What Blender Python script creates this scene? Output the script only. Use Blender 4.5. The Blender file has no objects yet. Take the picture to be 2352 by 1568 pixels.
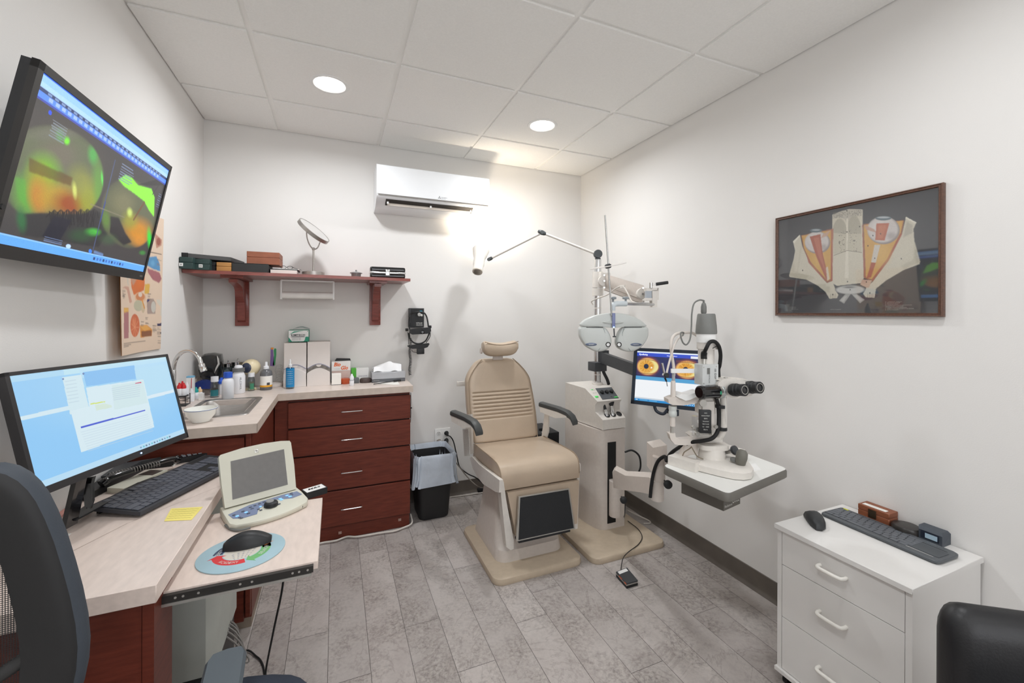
import bpy, bmesh, math, random
import numpy as np
from mathutils import Vector as V, Matrix as Mx
random.seed(7)
PI = math.pi
SC = bpy.context.scene
COL = SC.collection
# ------------------------------------------------------------------ camera
F, YAW, ROLL, CY = 966.34, .3967, .0038, 720.38      # focal length in pixels of the 2352x1568 frame
H = 1.367                                            # eye height
WL, WR, WB, WF, CZ = -.747, 1.931, 3.095, -1.7, 2.552  # walls: left, right, back, front; ceiling
FW = V((math.sin(YAW), math.cos(YAW), 0)); RT = V((math.cos(YAW), -math.sin(YAW), 0)); UP = V((0, 0, 1))
R2 = RT*math.cos(ROLL) + UP*math.sin(ROLL); U2 = UP*math.cos(ROLL) - RT*math.sin(ROLL)
O = V((0, 0, H))
cd = bpy.data.cameras.new('camera'); cam = bpy.data.objects.new('camera', cd); COL.objects.link(cam)
cd.sensor_width = 36; cd.lens = F/2352*36; cd.shift_y = -(784-CY)/2352; cd.clip_start = .02
cam.matrix_world = Mx(((R2.x, U2.x, -FW.x, O.x), (R2.y, U2.y, -FW.y, O.y), (R2.z, U2.z, -FW.z, O.z), (0, 0, 0, 1)))
SC.camera = cam
# ------------------------------------------------------------------ light
SC.view_settings.view_transform = 'Standard'; SC.view_settings.look = 'None'
SC.view_settings.exposure = -0.12; SC.view_settings.gamma = 1
SC.view_settings.use_curve_mapping = False
SC.cycles.max_bounces = 9; SC.cycles.diffuse_bounces = 5; SC.cycles.transparent_max_bounces = 24; SC.cycles.adaptive_threshold = .025; SC.cycles.caustics_reflective = False; SC.cycles.caustics_refractive = False
SC.cycles.sample_clamp_indirect = 6; SC.cycles.use_denoising = True
wd = bpy.data.worlds.new('world'); SC.world = wd; wd.use_nodes = True
wd.node_tree.nodes['Background'].inputs[0].default_value = (.9, .95, 1, 1); wd.node_tree.nodes['Background'].inputs[1].default_value = .05
DL = [(-.033, 2.362), (1.187, 2.355), (-.033, .53), (1.187, .53), (-.033, -.9), (1.187, -.9)]   # recessed downlights in the ceiling tiles
DLW = [10.5, 10.5, 8.5, 6, 5, 2.5]
for (x, y), w in zip(DL, DLW):
    l = bpy.data.lights.new('downlight_lamp', 'AREA'); l.shape = 'DISK'; l.size = .135; l.energy = w; l.color = (.945, .97, 1); l.spread = math.radians(168)
    o = bpy.data.objects.new('downlight_lamp', l); COL.objects.link(o); o.location = (x, y, CZ-.018)
FILL_WIN = 3.2                                             # emission of the added window-shaped fill panel behind the camera
# ------------------------------------------------------------------ measuring helpers (a bearing seen from eye height -> a point of the room)
def ray(x, y): return FW + R2*((x-1176)/F) - U2*((y-CY)/F)
def at(x, y, t): return O + ray(x, y)*t
def onz(x, y, z): d = ray(x, y); return O + d*((z-H)/d.z)
def ony(x, y, v): d = ray(x, y); return O + d*(v/d.y)
def onx(x, y, v): d = ray(x, y); return O + d*(v/d.x)
# ------------------------------------------------------------------ materials
def lin(c):
    c = [v/255 for v in c]; return [v/12.92 if v <= .04045 else ((v+.055)/1.055)**2.4 for v in c]
MATS = {}
def M(name, col, rough=.5, metal=0, spec=.5, emit=0, trans=0, var=.06, vs=9, bump=0, bs=80, coat=0, ior=1.45, sheen=0, stretch=None):
    if name in MATS: return MATS[name]
    m = bpy.data.materials.new(name); m.use_nodes = True; nt = m.node_tree; b = nt.nodes['Principled BSDF']; L = nt.links
    c = lin(col); b.inputs['Base Color'].default_value = (*c, 1)
    b.inputs['Roughness'].default_value = rough; b.inputs['Metallic'].default_value = metal
    b.inputs['Specular IOR Level'].default_value = spec; b.inputs['Transmission Weight'].default_value = trans
    b.inputs['Coat Weight'].default_value = coat; b.inputs['Coat Roughness'].default_value = .05; b.inputs['IOR'].default_value = ior
    if emit: b.inputs['Emission Color'].default_value = (*c, 1); b.inputs['Emission Strength'].default_value = emit
    if var or bump:
        tc = nt.nodes.new('ShaderNodeTexCoord'); src = tc.outputs['Object']
        if stretch:
            mp = nt.nodes.new('ShaderNodeMapping'); mp.inputs['Scale'].default_value = stretch; L.new(src, mp.inputs[0]); src = mp.outputs[0]
    if var:
        n = nt.nodes.new('ShaderNodeTexNoise'); n.inputs['Scale'].default_value = vs; n.inputs['Detail'].default_value = 5; L.new(src, n.inputs['Vector'])
        r = nt.nodes.new('ShaderNodeValToRGB'); e = r.color_ramp.elements
        e[0].position = .3; e[1].position = .7
        e[0].color = (*[v*(1-var) for v in c], 1); e[1].color = (*[min(1, v*(1+var)) for v in c], 1)
        L.new(n.outputs['Fac'], r.inputs[0]); L.new(r.outputs[0], b.inputs['Base Color'])
    if bump:
        n2 = nt.nodes.new('ShaderNodeTexNoise'); n2.inputs['Scale'].default_value = bs; n2.inputs['Detail'].default_value = 3; L.new(src, n2.inputs['Vector'])
        bp = nt.nodes.new('ShaderNodeBump'); bp.inputs['Strength'].default_value = bump; bp.inputs['Distance'].default_value = .002
        L.new(n2.outputs['Fac'], bp.inputs['Height']); L.new(bp.outputs[0], b.inputs['Normal'])
    MATS[name] = m; return m
def clear(name, col=(255, 255, 255), refl=.06, tint=.9):
    if name in MATS: return MATS[name]
    m = bpy.data.materials.new(name); m.use_nodes = True; nt = m.node_tree; nt.nodes.remove(nt.nodes['Principled BSDF'])
    t = nt.nodes.new('ShaderNodeBsdfTransparent'); t.inputs[0].default_value = (*[v*tint for v in lin(col)], 1)
    g = nt.nodes.new('ShaderNodeBsdfGlossy'); g.inputs['Roughness'].default_value = .03
    f = nt.nodes.new('ShaderNodeLayerWeight'); f.inputs[0].default_value = .5
    pw = nt.nodes.new('ShaderNodeMath'); pw.operation = 'POWER'; pw.inputs[1].default_value = 4; nt.links.new(f.outputs['Facing'], pw.inputs[0])
    ml = nt.nodes.new('ShaderNodeMath'); ml.operation = 'MULTIPLY_ADD'; ml.inputs[1].default_value = .8; ml.inputs[2].default_value = refl; ml.inputs[1].default_value = refl*8; nt.links.new(pw.outputs[0], ml.inputs[0])
    mx = nt.nodes.new('ShaderNodeMixShader'); nt.links.new(ml.outputs[0], mx.inputs[0]); nt.links.new(t.outputs[0], mx.inputs[1]); nt.links.new(g.outputs[0], mx.inputs[2])
    nt.links.new(mx.outputs[0], nt.nodes['Material Output'].inputs[0]); MATS[name] = m; return m
def picture_mat(name, emit=0, rough=.5, coat=0):
    if name in MATS: return MATS[name]
    m = bpy.data.materials.new(name); m.use_nodes = True; nt = m.node_tree; b = nt.nodes['Principled BSDF']
    a = nt.nodes.new('ShaderNodeAttribute'); a.attribute_name = 'Col'
    b.inputs['Roughness'].default_value = rough; b.inputs['Coat Weight'].default_value = coat; b.inputs['Coat Roughness'].default_value = .03
    if emit:
        b.inputs['Base Color'].default_value = (.01, .01, .012, 1); nt.links.new(a.outputs['Color'], b.inputs['Emission Color']); b.inputs['Emission Strength'].default_value = emit
    else: nt.links.new(a.outputs['Color'], b.inputs['Base Color'])
    MATS[name] = m; return m
wall_m = M('wall_paint', (229, 227, 224), .75, var=.012, vs=2, bump=.12, bs=260)
tile_m = M('ceiling_tile', (243, 242, 239), .9, var=.02, vs=120, bump=.5, bs=420)
grid_m = M('ceiling_grid_paint', (248, 247, 244), .5, var=.01)
base_m = M('vinyl_base', (98, 91, 84), .5, var=.08, vs=14)
cherry = M('cherry_veneer', (105, 49, 36), .42, var=.2, vs=10, bump=.1, bs=60, stretch=(1.2, 1.2, 9), spec=.35)
cherry_d = M('cherry_gap', (40, 14, 11), .6, var=.1)
shelf_m = M('shelf_cherry', (132, 70, 62), .32, var=.22, vs=12, stretch=(1.5, 9, 9), coat=.2)
lam = M('pale_laminate', (221, 208, 199), .32, var=.07, vs=22, bump=.04, bs=90, stretch=(1, 4, 4))
lam_e = M('laminate_edge', (200, 186, 174), .45, var=.08, vs=30)
lam_b = M('desk_laminate', (219, 203, 193), .38, var=.06, vs=18, stretch=(4, 1.2, 4))
tan = M('tan_vinyl', (184, 166, 146), .33, var=.05, vs=7, bump=.25, bs=300, spec=.45)
piping = M('tan_piping', (150, 132, 112), .5)
plate = M('base_plate_paint', (191, 175, 154), .5, var=.04, vs=40, bump=.2, bs=500)
beige = M('instrument_paint', (207, 198, 190), .42, var=.03, vs=60, bump=.15, bs=600)
beige2 = M('light_instrument_paint', (218, 213, 206), .38, var=.03, vs=60)
grey_p = M('pale_grey_plastic', (200, 204, 201), .35, var=.02)
black = M('black_plastic', (30, 31, 33), .45, var=.1)
blackg = M('gloss_black', (18, 18, 20), .12, var=.05, coat=.5)
blackm = M('matt_black_mat', (38, 39, 41), .85, var=.2, vs=300, bump=.4, bs=800)
dgrey = M('dark_grey_plastic', (62, 64, 67), .5, var=.06)
mgrey = M('mid_grey_plastic', (112, 113, 110), .5, var=.04)
slate = M('slate_plastic', (84, 88, 92), .45, var=.04)
chrome = M('chrome', (214, 214, 214), .12, 1, var=0)
steel = M('brushed_steel', (176, 172, 168), .4, 1, var=.1, vs=40, stretch=(1, 1, 12))
silver = M('silver_trim', (200, 198, 192), .3, .8, var=.03)
white = M('white_plastic', (235, 235, 233), .35, var=.015)
whitem = M('white_melamine', (228, 226, 223), .4, var=.012)
paper = M('paper_white', (238, 236, 230), .8, var=.02)
card = M('white_card', (226, 219, 214), .7, var=.02)
rubber = M('rubber', (24, 24, 25), .7, var=.1)
leather = M('black_leather', (28, 28, 30), .42, var=.15, vs=14, bump=.15, bs=220)
glass = clear('thin_glass', tint=.985, refl=.07); shield_m = clear('shield_clear', tint=1, refl=.012); glass2 = clear('clear_plastic', (250, 251, 252), tint=.985)
# ------------------------------------------------------------------ mesh builder
class MB:
    def __init__(s): s.bm = bmesh.new()
    def _mark(s): s.bm.verts.ensure_lookup_table(); return len(s.bm.verts)
    def _bev(s, n0, r, seg=2, ang=28):
        if r <= 0: return
        s.bm.verts.ensure_lookup_table(); vs = set(s.bm.verts[n0:])
        es = [e for e in s.bm.edges if e.verts[0] in vs and len(e.link_faces) == 2 and e.calc_face_angle(0) > math.radians(ang)]
        if es: bmesh.ops.bevel(s.bm, geom=es, offset=r, segments=seg, profile=.6, affect='EDGES', clamp_overlap=True)
    def box(s, a, b, r=0, seg=2, mx=None):
        n = s._mark(); a, b = V(a), V(b)
        g = bmesh.ops.create_cube(s.bm, size=1)['verts']; c = (a+b)/2; d = V([abs(v) for v in (b-a)])
        for v in g:
            v.co = V((v.co.x*d.x, v.co.y*d.y, v.co.z*d.z)) + c
            if mx: v.co = mx @ v.co
        s._bev(n, r, seg); return s
    def slab(s, pts, vec, r=0, seg=2):
        n = s._mark(); pts = [V(p) for p in pts]; vec = V(vec)
        a = [s.bm.verts.new(p) for p in pts]; b = [s.bm.verts.new(p+vec) for p in pts]
        nn = V((0, 0, 0))
        for i in range(len(pts)): nn += pts[i].cross(pts[(i+1) % len(pts)])
        if nn.dot(vec) > 0: s.bm.faces.new(a[::-1]); s.bm.faces.new(b); f = 1
        else: s.bm.faces.new(a); s.bm.faces.new(b[::-1]); f = 0
        k = len(pts)
        for i in range(k):
            q = [a[i], a[(i+1) % k], b[(i+1) % k], b[i]]; s.bm.faces.new(q if f else q[::-1])
        s._bev(n, r, seg); return s
    def rings(s, rings, close=True, caps=True):
        R = [[s.bm.verts.new(p) for p in r] for r in rings]
        for i in range(len(R)-1):
            k = len(R[i])
            for j in range(k if close else k-1):
                s.bm.faces.new([R[i][j], R[i][(j+1) % k], R[i+1][(j+1) % k], R[i+1][j]])
        if caps and close: s.bm.faces.new(R[0][::-1]); s.bm.faces.new(R[-1])
        return s
    def lathe(s, prof, o, ax=(0, 0, 1), seg=28, caps=True, sy=1):
        q = V(ax).normalized().to_track_quat('Z', 'Y'); o = V(o)
        rs = [[o + q @ V((max(r, 1e-5)*math.cos(2*PI*i/seg), sy*max(r, 1e-5)*math.sin(2*PI*i/seg), h)) for i in range(seg)] for r, h in prof]
        return s.rings(rs, caps=caps)
    def cyl(s, a, b, r, r2=None, seg=20, bev=0):
        a, b = V(a), V(b); L = (b-a).length; r2 = r if r2 is None else r2
        p = [(r, 0), (r2, L)] if not bev else [(r-bev, 0), (r, bev), (r2, L-bev), (r2-bev, L)]
        return s.lathe(p, a, b-a, seg)
    def tube(s, pts, r, seg=10, sub=6, smooth=True):
        pts = [V(p) for p in pts]
        if smooth and len(pts) > 2:
            q = []; e = [pts[0]*2-pts[1]] + pts + [pts[-1]*2-pts[-2]]
            for i in range(1, len(e)-2):
                for k in range(sub):
                    t = k/sub; a, b, c, d = e[i-1:i+3]
                    q.append(.5*((2*b)+(c-a)*t+(2*a-5*b+4*c-d)*t*t+(3*b-a-3*c+d)*t**3))
            q.append(pts[-1]); pts = q
        rs = []; up = V((0, 0, 1)); pt = None; nrm = None
        for i, p in enumerate(pts):
            t = (pts[min(i+1, len(pts)-1)]-pts[max(i-1, 0)]).normalized()
            if nrm is None: nrm = t.cross(up if abs(t.z) < .9 else V((1, 0, 0))).normalized()
            else: nrm = (nrm - t*nrm.dot(t)).normalized()
            bn = t.cross(nrm); rr = r(i/(len(pts)-1)) if callable(r) else r
            rs.append([p + nrm*rr*math.cos(2*PI*k/seg) + bn*rr*math.sin(2*PI*k/seg) for k in range(seg)])
        return s.rings(rs)
    def ball(s, c, r, seg=16, sc=(1, 1, 1)):
        n = 9; c = V(c)
        rs = [[c+V((sc[0]*r*math.sin(PI*(i+.001)/(n+.002))*math.cos(2*PI*j/seg), sc[1]*r*math.sin(PI*(i+.001)/(n+.002))*math.sin(2*PI*j/seg), -sc[2]*r*math.cos(PI*i/n))) for j in range(seg)] for i in range(n+1)]
        return s.rings(rs)
    def sheet(s, grid):
        G = [[s.bm.verts.new(p) for p in r] for r in grid]
        for i in range(len(G)-1):
            for j in range(len(G[0])-1): s.bm.faces.new([G[i][j], G[i][j+1], G[i+1][j+1], G[i+1][j]])
        return s
    def build(s, name, mat, parent=None, world=True, smooth=True, ang=38, label=None):
        bmesh.ops.recalc_face_normals(s.bm, faces=s.bm.faces[:])
        if parent is not None and world: s.bm.transform(MW[parent.name].inverted())
        me = bpy.data.meshes.new(name); s.bm.to_mesh(me); s.bm.free()
        for m in (mat if isinstance(mat, (list, tuple)) else [mat]): me.materials.append(m)
        if smooth:
            me.shade_smooth(); me.set_sharp_from_angle(angle=math.radians(ang))
        o = bpy.data.objects.new(name, me); COL.objects.link(o)
        MW[o.name] = MW[parent.name].copy() if parent is not None else Mx.Identity(4)
        if parent is not None: o.parent = parent
        if label: o['label'] = label
        return o
MW = {}
def thing(name, label, cat, loc=(0, 0, 0), rz=0, group=None):
    o = bpy.data.objects.new(name, None); COL.objects.link(o); o.location = loc; o.rotation_euler = (0, 0, rz); o.empty_display_size = .05
    o['label'] = label; o['category'] = cat
    if group: o['group'] = group
    MW[o.name] = Mx.Translation(V(loc)) @ Mx.Rotation(rz, 4, 'Z'); return o
def tag(o, label, cat, group=None):
    o['label'] = label; o['category'] = cat
    if group: o['group'] = group
    return o
def rebase(o, p=None):                     # put a one-mesh thing's origin at its base
    me = o.data; n = len(me.vertices); a = np.empty(n*3); me.vertices.foreach_get('co', a); a = a.reshape(-1, 3)
    p = V(p) if p is not None else V(((a[:, 0].min()+a[:, 0].max())/2, (a[:, 1].min()+a[:, 1].max())/2, a[:, 2].min()))
    me.transform(Mx.Translation(-p)); o.location = p; MW[o.name] = Mx.Translation(p); return o
def one(mb, name, mat, label, cat, group=None, **k): return rebase(tag(mb.build(name, mat, **k), label, cat, group))
def struct(o): o['kind'] = 'structure'; return o
def dup(root, loc, rz=None, label=None):
    r = root.copy(); COL.objects.link(r); r.location = loc
    if rz is not None: r.rotation_euler = (0, 0, rz)
    if label: r['label'] = label
    MW[r.name] = Mx.Translation(V(loc)) @ Mx.Rotation(r.rotation_euler[2], 4, 'Z')
    for c in list(root.children):
        d = c.copy(); COL.objects.link(d); d.parent = r
        for g in list(c.children): e = g.copy(); COL.objects.link(e); e.parent = d
    return r
def rot(mx, a, ax): return mx @ Mx.Rotation(a, 4, ax)
def frame(o, u, w):                        # matrix with origin o, x axis u (to the right of the lettering), y axis w (up)
    u = V(u).normalized(); w = V(w); w = (w - u*w.dot(u)).normalized(); n = u.cross(w)
    return Mx(((u.x, w.x, n.x, o[0]), (u.y, w.y, n.y, o[1]), (u.z, w.z, n.z, o[2]), (0, 0, 0, 1)))
def text(s, fr, w, h, mat, parent, name='lettering', bold=0, shear=0, align='C'):
    cu = bpy.data.curves.new(name, 'FONT'); cu.body = s; cu.size = 1; cu.offset = bold; cu.shear = shear; cu.resolution_u = 2
    t = bpy.data.objects.new('tmp', cu); COL.objects.link(t); bpy.context.view_layer.update()
    me = bpy.data.meshes.new_from_object(t.evaluated_get(bpy.context.evaluated_depsgraph_get())); bpy.data.objects.remove(t)
    n = len(me.vertices); a = np.empty(n*3); me.vertices.foreach_get('co', a); a = a.reshape(-1, 3)
    lo, hi = a.min(0), a.max(0); k = (w/max(hi[0]-lo[0], 1e-6), h/max(hi[1]-lo[1], 1e-6))
    a[:, 0] = (a[:, 0]-(lo[0]+hi[0])/2)*k[0]; a[:, 1] = (a[:, 1]-(lo[1]+hi[1])/2)*k[1]; a[:, 2] = .0004
    me.vertices.foreach_set('co', a.ravel()); me.transform(MW[parent.name].inverted() @ fr if parent else fr)
    me.materials.clear(); me.materials.append(mat); me.name = name
    o = bpy.data.objects.new(name, me); COL.objects.link(o); o.parent = parent; MW[o.name] = MW[parent.name].copy(); return o
# ------------------------------------------------------------------ flat pictures: colour per mesh vertex of a fine grid
def homog(src):        # maps quad src (TL,TR,BR,BL) to the unit square (0,0),(1,0),(1,1),(0,1)
    A = []; B = []
    for (x, y), (u, v) in zip(src, ((0, 0), (1, 0), (1, 1), (0, 1))):
        A += [[x, y, 1, 0, 0, 0, -u*x, -u*y], [0, 0, 0, x, y, 1, -v*x, -v*y]]; B += [u, v]
    h = np.append(np.linalg.solve(np.array(A, float), np.array(B, float)), 1).reshape(3, 3)
    def f(p): q = h @ np.array([p[0], p[1], 1.0]); return q[0]/q[2], q[1]/q[2]
    return f
class Img:
    def __init__(s, w, h, bg, src=None):
        s.w, s.h = w, h; s.a = np.zeros((h, w, 3)) + np.array(lin(bg)); s.Y, s.X = np.mgrid[0:h, 0:w]; s.X = (s.X)/(w-1); s.Y = (s.Y)/(h-1)
        s.f = homog(src) if src else (lambda p: p); s.asp = h/w
    def put(s, m, c, al=1):
        c = np.array(lin(c)); m = np.clip(m, 0, 1)[..., None]*al; s.a = s.a*(1-m) + c*m
    def poly(s, pts, c, al=1, soft=0):
        P = [s.f(p) for p in pts]; ins = np.zeros(s.X.shape, bool); n = len(P)
        for i in range(n):
            (x1, y1), (x2, y2) = P[i], P[(i+1) % n]
            if y1 == y2: continue
            c1 = (s.Y < y1) != (s.Y < y2); ins ^= c1 & (s.X < (x2-x1)*(s.Y-y1)/(y2-y1)+x1)
        m = ins.astype(float)
        for _ in range(soft):
            m = (m+np.roll(m, 1, 0)+np.roll(m, -1, 0)+np.roll(m, 1, 1)+np.roll(m, -1, 1))/5
        s.put(m, c, al)
    def ell(s, c0, rx, ry, c, al=1, soft=.08, rotd=0):
        cx, cy = s.f(c0); x1 = s.f((c0[0]+rx, c0[1])); y1 = s.f((c0[0], c0[1]+ry))
        ux, uy = x1[0]-cx, x1[1]-cy; vx, vy = y1[0]-cx, y1[1]-cy; det = ux*vy-uy*vx
        dx, dy = s.X-cx, s.Y-cy; a = (dx*vy-dy*vx)/det; b = (-dx*uy+dy*ux)/det
        if rotd: t = math.radians(rotd); a, b = a*math.cos(t)+b*math.sin(t), -a*math.sin(t)+b*math.cos(t)
        r = np.sqrt(a*a+b*b); s.put((1-r)/max(soft, 1e-3)+.5 if soft < .5 else np.clip(1-r, 0, 1)**1.2*1.6, c, al)
    def line(s, a, b, wd, c, al=1):
        (x1, y1), (x2, y2) = s.f(a), s.f(b); X, Y = s.X, s.Y*s.asp; y1 *= s.asp; y2 *= s.asp
        L2 = (x2-x1)**2+(y2-y1)**2+1e-12; t = np.clip(((X-x1)*(x2-x1)+(Y-y1)*(y2-y1))/L2, 0, 1)
        d = np.hypot(X-x1-t*(x2-x1), Y-y1-t*(y2-y1)); s.put(1.5-d/(wd/s.w/2+1e-9)*1.0 if wd > 1.5 else 1.2-d*s.w, c, al)
    def mask(s, c0, rx, ry, bg, soft=.03):
        cx, cy = s.f(c0); x1 = s.f((c0[0]+rx, c0[1])); y1 = s.f((c0[0], c0[1]+ry)); ux, uy = x1[0]-cx, x1[1]-cy; vx, vy = y1[0]-cx, y1[1]-cy; det = ux*vy-uy*vx
        dx, dy = s.X-cx, s.Y-cy; r = np.sqrt(((dx*vy-dy*vx)/det)**2+((-dx*uy+dy*ux)/det)**2); m = np.clip((1-r)/soft+.5, 0, 1)[..., None]; s.a = s.a*m+bg*(1-m)
    def rect(s, u0, v0, u1, v1, c, al=1): s.put(((s.X >= u0) & (s.X <= u1) & (s.Y >= v0) & (s.Y <= v1)).astype(float), c, al)
    def noise(s, amt, seed=1):
        r = np.random.RandomState(seed); s.a *= 1+amt*(r.rand(s.h, s.w, 1)-.5)
def picture(img, quad, name, mat, parent, bend=None):
    TL, TR, BR, BL = [V(q) for q in quad]; h, w = img.h, img.w; co = []
    X = img.X.ravel(); Y = img.Y.ravel(); q = [np.array(p) for p in (TL, TR, BR, BL)]
    P = ((1-X)*(1-Y))[:, None]*q[0] + (X*(1-Y))[:, None]*q[1] + (X*Y)[:, None]*q[2] + ((1-X)*Y)[:, None]*q[3]
    if bend is not None: P = P + bend(X, Y)
    i = np.arange((h-1)*(w-1)); r = i//(w-1); c = i % (w-1); k = r*w+c
    fs = np.stack([k, k+w, k+w+1, k+1], 1)
    me = bpy.data.meshes.new(name); me.vertices.add(len(P)); me.vertices.foreach_set('co', P.ravel())
    me.loops.add(fs.size); me.loops.foreach_set('vertex_index', fs.ravel().astype(np.int32)); me.polygons.add(len(fs))
    me.polygons.foreach_set('loop_start', (np.arange(len(fs))*4).astype(np.int32)); me.update(calc_edges=True)
    ca = me.color_attributes.new('Col', 'FLOAT_COLOR', 'POINT'); ca.data.foreach_set('color', np.append(img.a.reshape(-1, 3), np.ones((h*w, 1)), 1).ravel().astype(np.float32))
    me.materials.append(mat); me.transform(MW[parent.name].inverted()); o = bpy.data.objects.new(name, me); COL.objects.link(o); o.parent = parent
    MW[o.name] = MW[parent.name].copy(); return o
# ================================================================== the room
def room():
    w = .12
    struct(MB().box((WL-w, WF-w, -.02), (WL, WB+w, CZ+.1)).build('wall_left', wall_m))
    struct(MB().box((WR, WF-w, -.02), (WR+w, WB+w, CZ+.1)).build('wall_right', wall_m))
    struct(MB().box((WL, WB, -.02), (WR, WB+w, CZ+.1)).build('wall_back', wall_m))
    struct(MB().box((WL, WF-w, -.02), (WR, WF, CZ+.1)).build('wall_front', wall_m))
    fm = M('fill_frame_white', (232, 231, 228), .4)  # made-up window, put in the unseen wall to fill the room with light
    m = MB(); wx0, wx1, wz0, wz1 = -.3, 1.6, .95, 2.2
    for q in ((wx0-.05, wz0-.05, wx1+.05, wz0), (wx0-.05, wz1, wx1+.05, wz1+.05), (wx0-.05, wz0, wx0, wz1), (wx1, wz0, wx1+.05, wz1), ((wx0+wx1)/2-.02, wz0, (wx0+wx1)/2+.02, wz1)): m.box((q[0], WF, q[1]), (q[2], WF+.03, q[3]), r=.003, seg=1)
    wo = struct(m.build('fill_panel', fm)); MB().box((wx0, WF+.002, wz0), (wx1, WF+.008, wz1)).build('fill_pane', M('fill_glow', (244, 246, 250), .5, emit=FILL_WIN, var=0), wo)  # the added pane glows as fill light
    # ceiling: grid plane and lay-in tiles that sit a little proud of it
    struct(MB().box((WL, WF, CZ+.001), (WR, WB, CZ+.06)).build('ceiling_grid', grid_m))
    xs = [-.339+.61*k for k in range(4)]; ys = [2.653-.61*k for k in range(8)]
    ex = [WL-.004] + xs + [WR+.004]; ey = [WB+.004] + ys + [WF]
    m = MB(); g = .0115
    for i in range(len(ex)-1):
        for j in range(len(ey)-1):
            m.box((ex[i]+g, ey[j+1]+g, CZ-.008), (ex[i+1]-g, ey[j]-g, CZ+.02), r=.002, seg=1)
    struct(m.build('ceiling', tile_m, smooth=False))
    # vinyl cove base
    def cove(p, q, n, name):
        p, q, n = V(p), V(q), V(n); prof = [(0, 0), (.016, 0), (.014, .004), (.006, .012), (.004, .022), (.004, .098), (0, .1)]
        mb = MB(); mb.rings([[p + n*a + UP*b for a, b in prof], [q + n*a + UP*b for a, b in prof]]); struct(mb.build(name, base_m))
    cove((WR, WF, 0), (WR, WB, 0), (-1, 0, 0), 'baseboard_right'); cove((.46, WB, 0), (WR, WB, 0), (0, -1, 0), 'baseboard_back')
    cove((WL, WF, 0), (WL, 1.9, 0), (1, 0, 0), 'baseboard_left')
    # floor planks (one surface): each plank carries its own tone and grain offset
    m = bpy.data.materials.new('stone_look_planks'); m.use_nodes = True; nt = m.node_tree; b = nt.nodes['Principled BSDF']; L = nt.links
    a = nt.nodes.new('ShaderNodeAttribute'); a.attribute_name = 'Col'; sp = nt.nodes.new('ShaderNodeSeparateColor'); L.new(a.outputs['Color'], sp.inputs[0])
    tc = nt.nodes.new('ShaderNodeTexCoord'); sc = nt.nodes.new('ShaderNodeVectorMath'); sc.operation = 'SCALE'; sc.inputs['Scale'].default_value = 37; L.new(a.outputs['Color'], sc.inputs[0])
    ad = nt.nodes.new('ShaderNodeVectorMath'); L.new(tc.outputs['Object'], ad.inputs[0]); L.new(sc.outputs[0], ad.inputs[1])
    def noise(s, d, dist=0, stretch=None):
        n = nt.nodes.new('ShaderNodeTexNoise'); n.inputs['Scale'].default_value = s; n.inputs['Detail'].default_value = d; n.inputs['Distortion'].default_value = dist; n.inputs['Roughness'].default_value = .62
        src = ad.outputs[0]
        if stretch: mp = nt.nodes.new('ShaderNodeMapping'); mp.inputs['Scale'].default_value = stretch; L.new(src, mp.inputs[0]); src = mp.outputs[0]
        L.new(src, n.inputs['Vector']); return n.outputs['Fac']
    def ramp(f, c): 
        r = nt.nodes.new('ShaderNodeValToRGB'); e = r.color_ramp.elements
        while len(e) < len(c): e.new(.5)
        for k, (p, q) in enumerate(c): e[k].position = p; e[k].color = (*lin(q), 1)
        L.new(f, r.inputs[0]); return r.outputs[0]
    def mix(t, f, x, y):
        n = nt.nodes.new('ShaderNodeMix'); n.data_type = 'RGBA'; n.blend_type = t
        for s, v in ((0, f), (6, x), (7, y)):
            if isinstance(v, (int, float)): n.inputs[s].default_value = v
            elif isinstance(v, tuple): n.inputs[s].default_value = (*v, 1)
            else: L.new(v, n.inputs[s])
        return n.outputs[2]
    base = ramp(noise(3.2, 4, .6, (1, .45, 1)), [(.25, (168, 160, 156)), (.5, (182, 175, 171)), (.78, (194, 188, 184))])
    fine = ramp(noise(75, 6, .4), [(.34, (120, 115, 112)), (.5, (214, 211, 208)), (.66, (255, 254, 252))])
    patch = nt.nodes.new('ShaderNodeMath'); patch.operation = 'MULTIPLY'; patch.inputs[1].default_value = 1.0
    pr = nt.nodes.new('ShaderNodeMapRange'); pr.inputs[1].default_value = .42; pr.inputs[2].default_value = .62; pr.inputs[3].default_value = .12; pr.inputs[4].default_value = .58; L.new(noise(4.5, 3), pr.inputs[0])
    c1 = mix('MULTIPLY', pr.outputs[0], base, fine)
    vein = ramp(noise(2.6, 7, 1.8), [(.485, (255, 255, 255)), (.5, (150, 140, 136)), (.515, (255, 255, 255))])
    c2 = mix('MULTIPLY', .28, c1, vein)
    mr = nt.nodes.new('ShaderNodeMapRange'); mr.inputs[3].default_value = .9; mr.inputs[4].default_value = 1.08; L.new(sp.outputs[0], mr.inputs[0])
    hs = nt.nodes.new('ShaderNodeHueSaturation'); L.new(mr.outputs[0], hs.inputs['Value']); L.new(c2, hs.inputs['Color'])
    gt = nt.nodes.new('ShaderNodeMath'); gt.operation = 'LESS_THAN'; gt.inputs[1].default_value = .001; L.new(sp.outputs[2], gt.inputs[0])
    c3 = mix('MIX', gt.outputs[0], hs.outputs[0], (.06, .055, .05)); L.new(c3, b.inputs['Base Color'])
    b.inputs['Roughness'].default_value = .42; b.inputs['Specular IOR Level'].default_value = .4
    bp = nt.nodes.new('ShaderNodeBump'); bp.inputs['Strength'].default_value = .12; bp.inputs['Distance'].default_value = .001; L.new(noise(90, 4), bp.inputs['Height']); L.new(bp.outputs[0], b.inputs['Normal'])
    vs, fs, cs = [], [], []
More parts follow.
